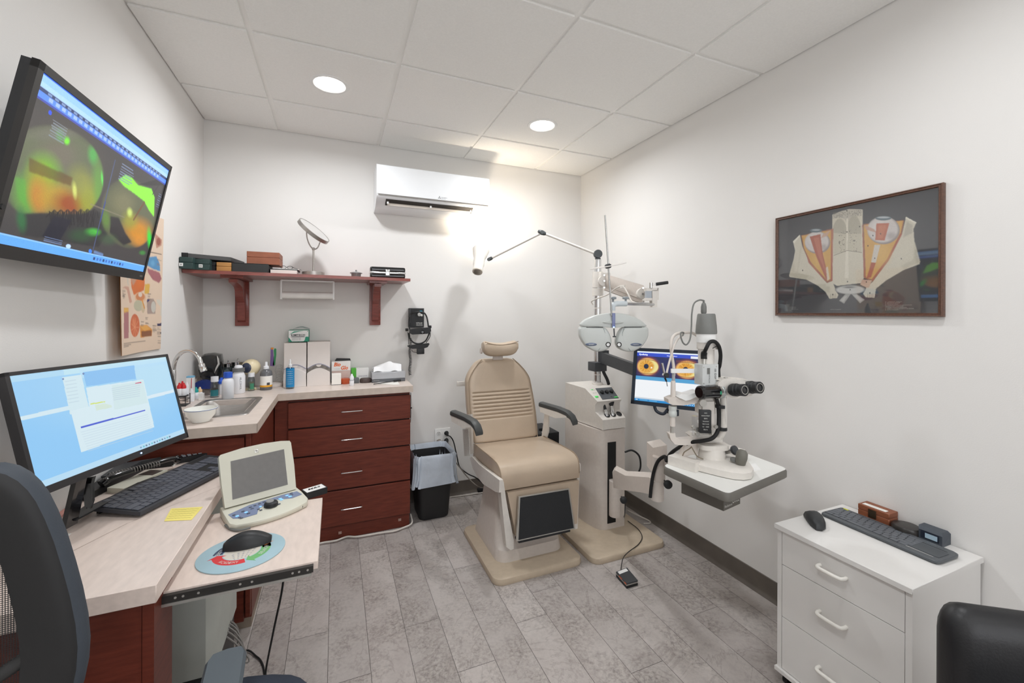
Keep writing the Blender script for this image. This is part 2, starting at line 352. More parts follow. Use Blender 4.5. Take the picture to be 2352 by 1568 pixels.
    def quad(x0, y0, x1, y1, z, c):
        k = len(vs); vs.extend([(x0, y0, z), (x1, y0, z), (x1, y1, z), (x0, y1, z)]); fs.append((k, k+1, k+2, k+3)); cs.extend([c]*4)
    quad(WL, WF, WR, WB, -.0015, (0, 0, 0, 1)); pw = .1524; x0 = -.176
    known = {2: 2.535, 1: 1.68, 0: 1.972, -1: 2.2, 3: 1.867, 5: 2.193, 4: 1.556, 10: 1.69, 11: 1.444, 8: 1.3, 13: 1.732, 7: 1.861}
    rn = random.Random(3)
    for k in range(-4, 14):
        xa, xb = max(WL, x0+k*pw+.0008), min(WR, x0+(k+1)*pw-.0008); j = known.get(k, rn.uniform(.3, 1.4)); ys = [j+1.22*n for n in range(-4, 4)]
        for y1, y2 in zip(ys[:-1], ys[1:]):
            y1, y2 = max(y1+.0008, WF), min(y2-.0008, WB)
            if y2 > y1: quad(xa, y1, xb, y2, 0, (rn.random(), rn.random(), .05+rn.random(), 1))
    me = bpy.data.meshes.new('floor'); me.from_pydata(vs, [], fs); ca = me.color_attributes.new('Col', 'FLOAT_COLOR', 'POINT')
    for i, c in enumerate(cs): ca.data[i].color = c
    me.materials.append(m); o = bpy.data.objects.new('floor', me); COL.objects.link(o); struct(o)
room()
glow = M('lamp_diffuser', (255, 252, 246), emit=14, var=0)
def downlights():
    t = None
    for i, (x, y) in enumerate(DL):
        if t is None:
            t = thing('ceiling_downlight', 'round recessed downlight glowing in the ceiling tile on the left, above the counter', 'ceiling light', (x, y, CZ-.0082), group='recessed downlights in the ceiling')
            m = MB(); m.lathe([(.072, -.0005), (.078, -.0045), (.092, -.003), (.094, .0)], (x, y, CZ-.0082), seg=48, caps=False).build('trim_ring', white, t)
            m = MB(); m.lathe([(.001, -.001), (.073, -.001), (.073, .003), (.001, .003)], (x, y, CZ-.0082), seg=48).build('diffuser', glow, t)
        else:
            dup(t, (x, y, CZ-.0082), label={1: 'round recessed downlight glowing in the ceiling tile on the right, above the exam chair'}.get(i, 'round recessed downlight glowing in a ceiling tile out of the frame'))
downlights()
# ================================================================== cabinets and worktop
def handle(mb, x0, x1, y, z, r=.0035, out=.026):
    mb.tube([(x0, y, z), (x0, y-out*.75, z), (x0+.008, y-out, z), (x1-.008, y-out, z), (x1, y-out*.75, z), (x1, y, z)], r, 8, 5)
WT = .905
def cabinets():
    t = thing('drawer_cabinet', 'dark cherry cabinet with four drawers and bar handles below the counter', 'cabinet', (.07, 2.92, 0))
    xa, xb, yf = -.322, .442, 2.752
    MB().box((xa, yf, 0), (xb, WB-.003, WT-.041), r=.0015, seg=1).build('body', cherry, t)
    zs = [(.697, .846, .776), (.529, .688, .608), (.307, .520, .410), (.088, .298, .192)]
    for za, zb, zh in zs:
        d = MB().box((-.252, yf-.018, za), (xb+.001, yf-.001, zb), r=.002, seg=1).build('drawer', cherry, t)
        m = MB(); handle(m, .036, .148, yf-.018, zh); m.build('handle', chrome, d)
    MB().box((-.252, yf-.0018, .08), (xb-.003, yf, .85)).build('drawer_gap', cherry_d, t)
    s = thing('sink_cabinet', 'cherry sink cabinet beside the desk end, below the sink', 'cabinet', (-.54, 2.6, 0))
    m = MB(); m.box((WL+.003, 2.078, .075), (-.326, 2.096, WT-.041)); m.box((-.344, 2.0965, .075), (-.326, WB-.003, WT-.041)); m.box((WL+.003, 2.0965, .075), (WL+.021, WB-.003, WT-.041)); m.box((WL+.0215, 2.0965, .075), (-.3445, WB-.003, .1)); m.build('body', cherry, s)
    MB().box((WL+.02, 2.062, .07), (-.352, 2.077, .845), r=.002, seg=1).build('door', cherry, s)
    MB().box((-.346, 2.055, .09), (-.328, 2.077, .86), r=.001, seg=1).build('end_panel', cherry, s)
    MB().box((WL+.003, 2.13, .0), (-.335, WB-.003, .074)).build('toe_kick', M('toe_kick_beige', (150, 136, 122), .6), s)
    # worktop, L-shaped with the sink cut out
    hx0, hx1, hy0, hy1 = -.612, -.392, 2.245, 2.632; a, b = WT-.04, WT; yb = 2.727; xr = -.302; ys = 2.035
    m = MB()
    def pc(x0, y0, x1, y1): m.box((x0, y0, a), (x1, y1, b))
    pc(WL+.002, ys, xr, hy0); pc(WL+.002, hy0, hx0, hy1); pc(hx1, hy0, xr, hy1); pc(WL+.002, hy1, xr, WB-.002); pc(xr, yb, .457, WB-.002)
    w = one(m, 'worktop', lam, 'pale speckled laminate L-shaped worktop along the back wall', 'worktop', smooth=False)
    m = MB(); m.box((WL+.002, 2.3, WT), (WL+.02, WB-.002, WT+.085), r=.002, seg=1).build('backsplash', lam, w)
    m = MB(); m.box((WL+.002, ys-.0012, a), (xr+.0012, ys-.0001, b-.001)); m.box((xr+.0001, ys-.0012, a), (xr+.0012, yb, b-.001)); m.box((xr, yb-.0012, a), (.4582, yb-.0001, b-.001)); m.box((.4571, yb, a), (.4582, WB-.003, b-.001))
    m.build('front_edge', lam_e, w)
    # sink
    s = thing('sink', 'small rectangular stainless steel sink set into the pale worktop', 'sink', (-.5, 2.44, WT))
    def rr(x0, y0, x1, y1, r, z, n=6):
        p = []
        for cx, cy, a0 in ((x1-r, y0+r, -90), (x1-r, y1-r, 0), (x0+r, y1-r, 90), (x0+r, y0+r, 180)):
            for i in range(n+1): t = math.radians(a0+90*i/n); p.append(V((cx+r*math.cos(t), cy+r*math.sin(t), z)))
        return p
    ox0, ox1, oy0, oy1 = -.64, -.366, 2.215, 2.662
    m = MB(); m.rings([rr(ox0, oy0, ox1, oy1, .03, WT+.0005), rr(ox0+.002, oy0+.002, ox1-.002, oy1-.002, .03, WT+.004), rr(ox0+.022, oy0+.022, ox1-.022, oy1-.022, .05, WT+.003),
        rr(ox0+.028, oy0+.028, ox1-.028, oy1-.028, .05, WT-.012), rr(ox0+.04, oy0+.04, ox1-.04, oy1-.04, .055, WT-.10), rr(ox0+.07, oy0+.07, ox1-.07, oy1-.07, .05, WT-.125), rr(-.51, 2.43, -.49, 2.45, .008, WT-.13)], caps=False)
    m.bm.faces.new([v for v in m.bm.verts][-28:]); m.build('basin', steel, s)
    m = MB(); m.lathe([(.002, 0), (.018, 0), (.022, .004), (.02, .006), (.002, .006)], (-.5, 2.44, WT-.1295)).build('drain', chrome, s)
    f = thing('faucet', 'chrome gooseneck faucet behind the sink', 'faucet', (-.69, 2.40, WT))
    p = [at(398.5, 935, 1.97), at(398, 850, 1.97), at(403, 822, 1.965), at(425, 803, 1.95), at(448, 812, 1.93), at(461, 836, 1.92)]
    p = [V((-.69, 2.40, WT+.004)), V((-.69, 2.40, 1.08))]; r0 = .062; cx = V((-.69+r0*.93, 2.40-r0*.3, 1.105)); u = V((.95, -.31, 0))
    for d in (180, 150, 120, 90, 60, 35, 15): p.append(cx + u*r0*math.cos(math.radians(d)) + UP*.085*math.sin(math.radians(d)))
    m = MB(); m.tube(p, .0085, 14, 5); m.lathe([(.022, 0), (.022, .012), (.012, .03), (.009, .034)], (-.69, 2.40, WT)); m.build('spout', chrome, f)
    e = p[-1]; d = (p[-1]-p[-2]).normalized(); m = MB(); m.lathe([(.009, -.004), (.0125, 0), (.0125, .012), (.0105, .014), (.0135, .018), (.0135, .034), (.011, .036)], e, d).build('aerator', chrome, f)
    m = MB(); m.cyl((-.66, 2.33, WT), (-.66, 2.33, WT+.03), .012, .009); m.cyl((-.66, 2.33, WT+.03), (-.66, 2.33, WT+.1), .0025); m.build('lever', chrome, f)
cabinets()
def desk():
    t = thing('desk', 'pale laminate desk against the left wall with its keyboard tray pulled out', 'desk', (-.55, 1.6, 0))
    MB().box((WL+.003, 1.142, .735), (-.358, 2.033, .775), r=.0015, seg=1).build('desktop', lam_b, t)
    a, b, c = onz(120, 1289, .7752), onz(292, 1201.7, .7752), onz(505, 1116, .7752); m = MB(); w = V((.0012, .0008, 0))
    a = V((WL+.02, a.y+.0, .7752)) if a.x < WL+.02 else a
    m.sheet([[a-w, b-w, c-w], [a+w, b+w, c+w]]); m.build('seam', M('seam_brown', (128, 106, 90), .6), t)
    m = MB(); m.box((WL+.02, 1.175, 0), (-.394, 1.193, .734)); m.box((-.392, 1.172, 0), (-.371, 1.285, .734)); m.build('support_panel', cherry, t)
    tr = MB().box((-.66, 1.2265, .69), (-.041, 1.64, .711), r=.001, seg=1).build('keyboard_tray', lam_b, t)
    m = MB(); m.box((-.372, 1.215, .6895), (-.052, 1.2262, .706)).build('slide_rail', M('rail_grey', (66, 64, 62), .4, .6), tr)
    m = MB(); m.box((-.372, 1.213, .682), (-.056, 1.2262, .6885)); m.build('rail_flange', silver, tr)
    for x in (-.345, -.33, -.30, -.215, -.19, -.10, -.085, -.065): MB().cyl((x, 1.2152, .698), (x, 1.2143, .698), .0028, seg=10).build('screw', silver, tr)
    # computer tower on a dark stand
    t = thing('computer_tower', 'pale grey computer tower standing under the desk', 'computer', (-.41, 1.72, 0))
    xl, xr = -.462, -.348; y0 = 1.575
    m = MB(); m.slab([(xl, y0, .235), (xr-.022, y0, .235), (xr, y0+.03, .235), (xr, 1.9, .235), (xl, 1.9, .235)], (0, 0, .43), r=.004); m.build('case', M('tower_grey', (178, 182, 176), .45), t)
    MB().box((xl-.02, y0-.01, 0), (xr-.01, 1.92, .235), r=.01).build('base', black, t)
    m = MB()
    for k in range(5):
        c = onz(510+3*k, 1475+4*k, .2); ang = k*.3
        m.tube([c + V((.05*math.cos(a+ang)*(1+.1*k), .03*math.sin(a), .055*math.sin(a)+.003*k)) for a in [i*2*PI/14 for i in range(15)]], .003, 6, 2)
    m.box(V(onz(507, 1458, .22))-V((.005, .004, .01)), V(onz(507, 1458, .22))+V((.005, .004, .01)))
    one(m, 'cable_coil', M('cable_grey', (120, 116, 112), .5), 'coiled bundle of grey cables behind the white tower under the desk', 'cable')
    m = MB(); p = [at(652, 1325, 1.38), at(645, 1370, 1.40), at(630, 1440, 1.47), at(612, 1530, 1.585)]
    p += [onz(609, 1560, .004), onz(604, 1528, .004), onz(590, 1508, .006), onz(556, 1498, .01), V((-.40, 1.75, .02))]
    m.tube(p, .0034, 8, 6); one(m, 'hanging_cable', rubber, 'black cord hanging from the keyboard tray to the floor', 'cord')
desk()
def shelf():
    zt = 1.594; zb = 1.576
    t = thing('wall_shelf', 'reddish cherry wall shelf on two corbel brackets', 'shelf', (-.13, 2.95, zb))
    MB().slab([(WL+.004, WB-.002, zb), (WL+.004, 2.70, zb), (.449, 2.79, zb), (.445, WB-.002, zb)], (0, 0, zt-zb), r=.005, seg=3).build('board', shelf_m, t)
    for x0, x1, yf in ((-.577, -.503, 2.79), (.217, .289, 2.83)):
        m = MB(); m.box((x0, WB-.024, 1.285), (x1, WB-.002, zb), r=.002, seg=1)
        c = (x0+x1)/2; w = .021
        prof = [(WB-.024, 1.31), (WB-.04, 1.32), (WB-.05, 1.36), (WB-.052, 1.40), (WB-.06, 1.43), (WB-.095, 1.455), (WB-.11, 1.475), (WB-.115, 1.50), (WB-.14, 1.52), (WB-.19, 1.53), (yf+.03, 1.54), (yf+.03, 1.56), (WB-.024, 1.56)]
        m.slab([(c-w, y, z) for y, z in prof], (2*w, 0, 0), r=.002, seg=1)
        m.box((x0-.018, yf, 1.562), (x1+.018, WB-.003, zb), r=.002, seg=1)
        m.build('bracket', shelf_m if x0 < 0 else shelf_m, t)
    # paper roll holder below
    h = thing('paper_roll_holder', 'white wire paper roll holder under the wall shelf', 'paper holder', (-.16, 2.95, zb))
    m = MB(); xa, xb, y = -.312, -.012, 2.95
    m.box((xa, y-.01, zb-.012), (xb, y+.03, zb-.001), r=.003); m.box((xa-.004, y-.008, 1.452), (xa+.006, y+.02, zb-.006), r=.003); m.box((xb-.006, y-.008, 1.452), (xb+.004, y+.02, zb-.006), r=.003); m.build('holder', white, h)
    m = MB(); m.cyl((xa+.006, y+.006, 1.478), (xb-.006, y+.006, 1.478), .021).build('roll', M('roll_white', (236, 234, 230), .6), h)
shelf()
def aircon():
    t = thing('air_conditioner', 'white wall-mounted split air conditioner on the back wall near the ceiling', 'air conditioner', (.64, 3.0, 2.07))
    xa, xb = .243, 1.02
    pr = [(WB-.002, 2.345), (2.9, 2.352), (2.872, 2.34), (2.864, 2.3), (2.866, 2.146), (2.876, 2.1285), (2.965, 2.0815), (2.99, 2.076), (WB-.002, 2.068)]
    MB().slab([(xa, y, z) for y, z in pr], (xb-xa, 0, 0), r=.008, seg=3).build('housing', M('ac_white', (236, 238, 240), .3, var=.01), t)
    MB().box((xa+.002, 2.8625, 2.148), (xb-.002, 2.868, 2.335), r=.0025).build('front_panel', M('ac_white'.strip(), (236, 238, 240)), t)
    MB().box((xa+.01, 2.8645, 2.1405), (xb-.01, 2.874, 2.1475)).build('panel_gap', M('gap_grey', (120, 116, 112), .6), t)
    # outlet slot lies on the slanted underside
    p0 = V((0, 2.885, 2.1235)); p1 = V((0, 2.955, 2.0865)); d = (p1-p0).normalized(); n = V((0, -d.z, d.y)); n = n if n.z < 0 else -n
    def q(x, s, h): return V((x, p0.y, p0.z)) + d*s + n*h
    xs0, xs1 = xa+.06, xb-.115
    MB().slab([q(xs0, .0, .001), q(xs1, 0, .001), q(xs1, .062, .001), q(xs0, .062, .001)], n*.0012).build('air_outlet', M('outlet_dark', (52, 48, 45), .6), t)
    MB().slab([q(xs0+.012, .034, .003), q(xs1-.012, .034, .003), q(xs1-.012, .046, .012), q(xs0+.012, .046, .012)], n*.003, r=.001).build('louver', M('louver_white', (222, 214, 204), .35), t)
    for x in (xs0+.014, (xs0+xs1)/2, xs1-.014): MB().box(q(x-.006, .02, .002), q(x+.006, .036, .012), r=.002).build('louver_pivot', white, t)
    g = M('logo_grey', (120, 122, 124), .4); m = MB(); c = V((.655, 2.862, 2.163)); r = .006
    for a in (90, 210, 330):
        e = V((math.cos(math.radians(a)), 0, math.sin(math.radians(a)))); s = V((-e.z, 0, e.x)); o = c+e*r*1.0
        m.slab([c, c+e*r+s*r*.55, c+e*r*2, c+e*r-s*r*.55], (0, -.0006, 0))
    m.build('diamond_logo', g, t)
    text('MITSUBISHI', frame((.688, 2.8618, 2.166), (1, 0, 0), UP), .04, .005, g, t); text('ELECTRIC', frame((.684, 2.8618, 2.158), (1, 0, 0), UP), .03, .004, g, t)
    text('INVERTER', frame(q(xb-.075, .02, .0022), (1, 0, 0), -d), .02, .004, g, t)
    MB().slab([q(xb-.055, .01, .0), q(xb-.025, .01, .0), q(xb-.025, .03, 0), q(xb-.055, .03, 0)], n*.0012).build('display_window', M('ac_window', (205, 203, 200), .2), t)
aircon()
# ================================================================== exam chair
def rrect(cx, cy, hx, hy, r, z, n=5, mx=None):
    p = []
    for sx, sy, a0 in ((1, -1, -90), (1, 1, 0), (-1, 1, 90), (-1, -1, 180)):
        for i in range(n+1):
            t = math.radians(a0+90*i/n); p.append(V((cx+sx*(hx-r)+r*math.cos(t), cy+sy*(hy-r)+r*math.sin(t), z)))
    return p
def exam_chair():
    t = thing('exam_chair', 'tan vinyl exam chair with ribbed backrest, headrest and black footrest', 'exam chair', (.995, 2.26, 0))
    m = MB(); m.rings([rrect(.996, 2.258, .259, .293, .05, 0), rrect(.996, 2.258, .262, .296, .05, .012), rrect(.996, 2.258, .258, .292, .05, .03), rrect(.996, 2.258, .25, .284, .05, .035)]); m.build('base_plate', plate, t)
    m = MB(); m.rings([rrect(1.0, 2.31, .20, .225, .06, .034), rrect(1.0, 2.31, .192, .215, .06, .09), rrect(1.0, 2.32, .19, .2, .06, .10), rrect(.995, 2.36, .155, .15, .05, .25), rrect(.995, 2.38, .13, .12, .05, .42), rrect(.995, 2.38, .13, .12, .05, .45)]); m.build('pedestal', beige, t)
    MB().box((.84, 2.12, .425), (1.22, 2.5, .452), r=.01).build('seat_frame', beige, t)
    # seat: waterfall cushion
    prof = [(2.515, .47), (2.52, .54), (2.50, .556), (2.40, .560), (2.25, .566), (2.14, .568), (2.09, .562), (2.06, .545), (2.045, .515), (2.043, .47), (2.05, .44), (2.10, .432), (2.45, .452)]
    m = MB(); m.slab([(.795, y, z) for y, z in prof], (.48, 0, 0), r=.016, seg=3); m.build('seat', tan, t, ang=60)
    for x in (.798, 1.272): MB().tube([(x, y, z+.001) for y, z in prof[1:10]], .0028, 6, 3).build('piping', piping, t)
    # backrest: tall tapering cushion with ribs, leaning back a little
    NZ, NU = 90, 44; z0, z1 = .548, 1.068; rows = []
    def hw(v):
        if v < .72: return .226+.010*math.sin(v/.72*PI)
        q = (v-.72)/.28; return .226 - .105*q**1.6
    for i in range(NZ+1):
        v = i/NZ; z = z0+(z1-z0)*v; yc = 2.545+.10*v; xc = 1.022-.034*v
        w = hw(v); th = .046; e = min(1, v/.035, (1-v)/.06); e = math.sqrt(max(0, 1-(1-e)**2)); w = w-.035*(1-e); th = th*(.35+.65*e)
        row = []
        for j in range(NU):
            a = 2*PI*j/NU; c, s = math.cos(a), math.sin(a); ex = .32
            x = w*abs(c)**ex*(1 if c > 0 else -1); y = th*abs(s)**.6*(1 if s > 0 else -1)
            if s < -.2 and .27 < v < .62 and abs(x) < w*.83:
                ph = (v-.27)/.35*8; y += .010*math.exp(-((ph % 1)-.5)**2/.02)
            row.append((xc+x, yc+y, z))
        rows.append(row)
    m = MB(); m.rings(rows); m.build('backrest', tan, t, ang=70)
    for s0 in (1, -1): MB().tube([(1.022-.034*v-s0*(hw(v)-.012), 2.545+.10*v-.040, z0+(z1-z0)*v) for v in [k/12 for k in range(13)]], .0028, 6, 3).build('piping', piping, t)
    MB().box((.90, 2.59, .5), (1.14, 2.63, .95), r=.01).build('back_frame', beige, t)
    # headrest, saddle-shaped top
    m = MB(); rows = []
    for i in range(21):
        u = -1+i/10; x = .992+u*.118; top = 1.176+.022*u*u; bot = 1.088+.024*u*u*u*u; yc = 2.585-.012*u*u; dy = .048*(1-.25*abs(u)**6); k = .6+.4*math.sqrt(max(0, 1-abs(u)**8))
        rows.append([V((x, yc+dy*math.cos(a)*(1 if math.cos(a) < 0 else .8), (top+bot)/2+(top-bot)/2*k*abs(math.sin(a))**.55*(1 if math.sin(a) > 0 else -1))) for a in [2*PI*q/22 for q in range(22)]])
    m.rings(rows); m.build('headrest', tan, t, ang=60)
    m = MB(); m.tube([(.992+u*.116, 2.545-.012*u*u, 1.165+.022*u*u) for u in [k/8-1 for k in range(17)]], .0025, 6, 2); m.build('piping', piping, t)
    m = MB(); m.box((.96, 2.61, 1.0), (1.03, 2.625, 1.15), r=.004); m.cyl((.868, 2.60, 1.125), (.878, 2.60, 1.125), .018); m.build('headrest_bracket', beige, t)
    # arms
    for a, b, s in ((V((.645, 2.43, .785)), V((.722, 2.175, .772)), -1), (V((1.225, 2.43, .79)), V((1.318, 2.165, .772)), 1)):
        d = (b-a).normalized(); n = V((-d.y, d.x, 0))*.025
        L = (b-a).length
        path = [(0, 0), (L*.55, .002), (L*.8, -.004), (L*.93, -.022), (L, -.05)]
        m = MB(); m.rings([[a+d*x+n*k+UP*(z+h) for k, h in ((-1, -.008), (-.9, .006), (-.5, .011), (.5, .011), (.9, .006), (1, -.008), (.9, -.016), (-.9, -.016))] for x, z in path]); m.build('armrest', M('arm_pad_grey', (66, 68, 68), .45), t)
        m = MB(); m.slab([a+n*.8+UP*-.012, a+n*.8+UP*-.05+d*.01, a+d*L*.5+n*.8-UP*.058, a+d*L*.82+n*.8-UP*.03, a+d*L*.8+n*.8-UP*.016], -n*1.6, r=.003)
        m.build('arm_support', beige2, t)
    m = MB(); m.slab([(.716, 2.44, .76), (.742, 2.40, .77), (.765, 2.46, .6), (.782, 2.50, .50), (.755, 2.52, .49)], (.012, .0, 0), r=.002).build('arm_bracket', beige2, t); m = MB(); m.slab([(1.27, 2.42, .77), (1.285, 2.45, .6), (1.285, 2.5, .5), (1.265, 2.52, .49), (1.26, 2.44, .76)], (.01, 0, 0), r=.002)
    m.build('arm_bracket', beige2, t)
    MB().slab([onx(1062.5, 985, .712), onx(1076, 985, .712), onx(1080, 1046, .712), onx(1067, 1047, .712)], (-.001, 0, 0)).build('hanging_tag', M('tag_paper', (205, 205, 200), .7, var=.25, vs=260), t)
    m = MB(); m.box(at(1050, 873, 2.86)-V((0, 0, .01)), at(1072, 885, 2.9), r=.003); m.build('back_bar', beige2, t)
    # side rails, leg bracket
    P = [(1079, 1051), (1083.7, 1048.4), (1100, 1066), (1147.4, 1102.7), (1146.2, 1131), (1139, 1129.9), (1110, 1112), (1096.6, 1095.6), (1085, 1075)]
    m = MB(); m.slab([onx(x, y, .772) for x, y in P], (.02, 0, 0), r=.005).build('side_rail', beige2, t); m = MB(); m.box((1.277, 2.06, .47), (1.293, 2.45, .515), r=.006); m.build('side_rail', beige2, t)
    P = [(1147.5, 1104), (1157, 1106), (1163, 1150), (1180, 1240), (1180, 1260), (1173, 1263), (1163, 1256)]
    m = MB(); m.slab([ony(x, y, 2.035) for x, y in P], (0, .05, 0), r=.003).build('leg_bracket', beige2, t); m = MB(); m.slab([(1.235, 2.04, .16), (1.26, 2.04, .16), (1.285, 2.06, .47), (1.27, 2.06, .47)], (0, .03, 0), r=.003); m.build('leg_bracket', beige2, t)
    m = MB(); m.slab([(.832, 2.038, .43), (1.268, 2.038, .43), (1.245, 2.02, .20), (.875, 2.02, .20)], (0, .045, .0), r=.012, seg=3); m.build('legrest', tan, t)
    q = [ony(1192, 1140.5, 2.012), ony(1307.8, 1121.6, 2.012), ony(1320.8, 1213.6, 1.975), ony(1187.5, 1243, 1.975)]
    n = (q[1]-q[0]).cross(q[3]-q[0]).normalized(); n = n if n.y > 0 else -n
    m = MB(); c = (q[0]+q[1]+q[2]+q[3])/4; m.slab(q, n*.014, r=.006); m.build('footrest_frame', silver, t)
    m = MB(); m.slab([p+(c-p)*.05-n*.0015 for p in q], n*.006, r=.001); m.build('footrest_mat', blackm, t)
    m = MB(); m.box((q[3].x+.01, q[3].y, q[3].z-.012), (q[2].x-.03, q[3].y+.05, q[3].z-.001)); m.build('footrest_edge', black, t)
    m = MB(); m.tube([(.86, 2.08, .34), (.855, 2.09, .28), (.875, 2.12, .25), (.88, 2.14, .28)], .009, 8); m.build('cable_loop', rubber, t)
exam_chair()
# ================================================================== instrument stand (column, pole, pivot arm)
def stand():
    t = thing('instrument_stand', 'beige ophthalmic instrument stand with chrome pole, on a tan floor plate', 'instrument stand', (1.58, 2.3, 0))
    m = MB(); m.rings([rrect(1.551, 2.2, .254, .27, .05, 0), rrect(1.551, 2.2, .256, .272, .05, .01), rrect(1.551, 2.2, .252, .268, .05, .028), rrect(1.551, 2.2, .245, .262, .05, .033)]); m.build('base_plate', plate, t)
    foot = [(1.684, 2.172), (1.684, 2.55), (1.472, 2.55), (1.472, 2.40), (1.478, 2.30), (1.495, 2.215), (1.515, 2.185), (1.54, 2.174)]
    foot2 = [(1.684, 2.172), (1.684, 2.55), (1.472, 2.55), (1.472, 2.40), (1.478, 2.30), (1.495, 2.215), (1.515, 2.185), (1.54, 2.174)]
    m = MB(); m.slab([(x, y, .033) for x, y in foot], (0, 0, .617), r=.003); m.build('column', beige, t)
    MB().slab([onz(1395, 1, 0)*0+V((1.556, 2.1735, .07)), (1.617, 2.1735, .07), (1.617, 2.1735, .572), (1.556, 2.1735, .572)], (0, -.003, 0)).build('column_slot', M('slot_black', (22, 22, 22), .7), t)
    # head: profile stepped at the front
    pr = [(2.55, .655), (2.55, .892), (2.30, .892), (2.205, .823), (2.222, .80), (2.222, .755), (2.166, .716), (2.166, .655)]
    m = MB(); m.slab([(1.472, y, z) for y, z in pr], (.212, 0, 0), r=.008, seg=3)
    for v in m.bm.verts:                                  # the left front corner is rounded off
        if v.co.x < 1.50 and v.co.y < 2.30: v.co.x += (2.30-v.co.y)*.32
    m.build('head', beige2, t)
    d = (V((0, 2.205, .823))-V((0, 2.30, .892))); d.normalize(); n = V((0, d.z, -d.y)); n = n if n.z > 0 else -n
    def q(x, s, h=0): return V((x, 2.30, .892)) + d*s + n*h
    MB().slab([q(1.545, .008), q(1.67, .008), q(1.67, .105), q(1.545, .105)], n*.002).build('control_panel', slate, t)
    for k in range(3):
        x = 1.572+.036*k; m = MB(); m.lathe([(.014, 0), (.014, .004), (.011, .012), (.009, .013)], q(x, .048, .002), n, 20); m.build('knob', black, t)
    m = MB(); m.box(q(1.505, .07, .0), q(1.525, .085, .004)); m.box(q(1.51, .012, 0), q(1.522, .018, .002)); m.box(q(1.64, .088, .0), q(1.665, .1, .005)); m.build('green_switch', M('green_lit', (70, 200, 90), .4, emit=.6, var=0), t)
    text('RELIANCE', frame(q(1.528, .02, .0005), (1, 0, 0), -d), .022, .004, dgrey, t); text('ON  OFF', frame(q(1.52, .045, .0005), (1, 0, 0), -d), .03, .004, dgrey, t)
    d2 = (V((0, 2.166, .716))-V((0, 2.222, .755))).normalized(); n2 = V((0, d2.z, -d2.y)); n2 = n2 if n2.z > 0 else -n2
    for k in range(3):
        c = V((1.565+.045*k, 2.194, .7355)); m = MB(); m.lathe([(.017, .0005), (.019, .003), (.016, .004), (.014, .001)], c, n2, 24); m.build('well', black, t)
    # pole
    px, py = 1.633, 2.40
    m = MB(); m.lathe([(.036, 0), (.036, .012), (.031, .016)], (px, py, .892)); m.build('pole_collar', beige2, t)
    m = MB(); m.cyl((px, py, .89), (px, py, 1.735), .0235, seg=32); m.build('pole', chrome, t)
    m = MB()
    for z in (.957, 1.405): m.cyl((px, py, z), (px, py, z+.006), .0245, seg=24)
    m.build('pole_ring', beige2, t)
    # pivot arm for the instrument table
    m = MB(); m.cyl((1.588, 2.14, .13), (1.588, 2.14, .345), .036, seg=28); m.build('arm_clamp', beige, t)
    a = V((1.60, 2.13, .39)); b = V((1.62, 1.62, .37))
    P = [(1406.5, 1084), (1412, 1079), (1436, 1092), (1490, 1096), (1497, 1099), (1497, 1136), (1470, 1130), (1425, 1124), (1409, 1120)]
    m = MB(); base = [at(x, y, 2.36-(x-1406)*.0048) for x, y in P]; m.slab(base, V((.05, .05, 0)), r=.008); m.build('pivot_arm', beige, t)
    e = at(1509, 1120, 1.9)
    m = MB(); e0 = at(1510, 1147, 1.9); m.cyl(e0, (e0.x, e0.y, .62), .028, .028, seg=24); m.build('pivot_post', beige, t)
    m = MB(); p = [at(1500, 1028, 1.93), at(1532, 1022, 1.86), at(1532, 1062, 1.86), at(1515, 1086, 1.9), at(1500, 1086, 1.93)]
    m.slab(p, FW*.09, r=.01); m.build('post_housing', beige, t)
    for x, y, tt in ((1431, 1146, 2.2), (1532, 1110, 1.82)):
        c = at(x, y, tt); m = MB(); dd = -FW; k = MB(); m.lathe([(.004, -.03), (.004, 0), (.012, .001), (.018, .006), (.018, .016), (.012, .02)], c, dd, 14); m.build('knob', black, t)
    return t
stand()
def handles():
    t = thing('retinoscope', 'short black-tipped chrome hand scope in the left well of the stand', 'hand scope', (1.565, 2.194, .737))
    ax = V((.03, .5, 1)).normalized(); c = V((1.565, 2.194, .728))
    MB().lathe([(.0115, 0), (.0125, .005), (.0125, .03), (.0105, .034), (.0105, .042)], c+ax*.0, ax, 20).build('grip', chrome, t)
    MB().lathe([(.008, .042), (.010, .046), (.008, .075), (.005, .09), (.002, .092)], c, ax, 16, sy=.7).build('head', black, t)
    t = thing('ophthalmoscope', 'chrome hand scope with broad black head in the middle well', 'hand scope', (1.61, 2.194, .737))
    ax = V((.10, .35, 1)).normalized(); c = V((1.608, 2.194, .728))
    MB().lathe([(.0125, 0), (.0135, .005), (.0135, .035), (.011, .04), (.010, .055), (.010, .06)], c, ax, 20).build('grip', chrome, t)
    MB().lathe([(.006, .058), (.012, .064), (.021, .085), (.022, .10), (.016, .118), (.004, .124)], c, ax, 20, sy=.45).build('head', black, t)
handles()
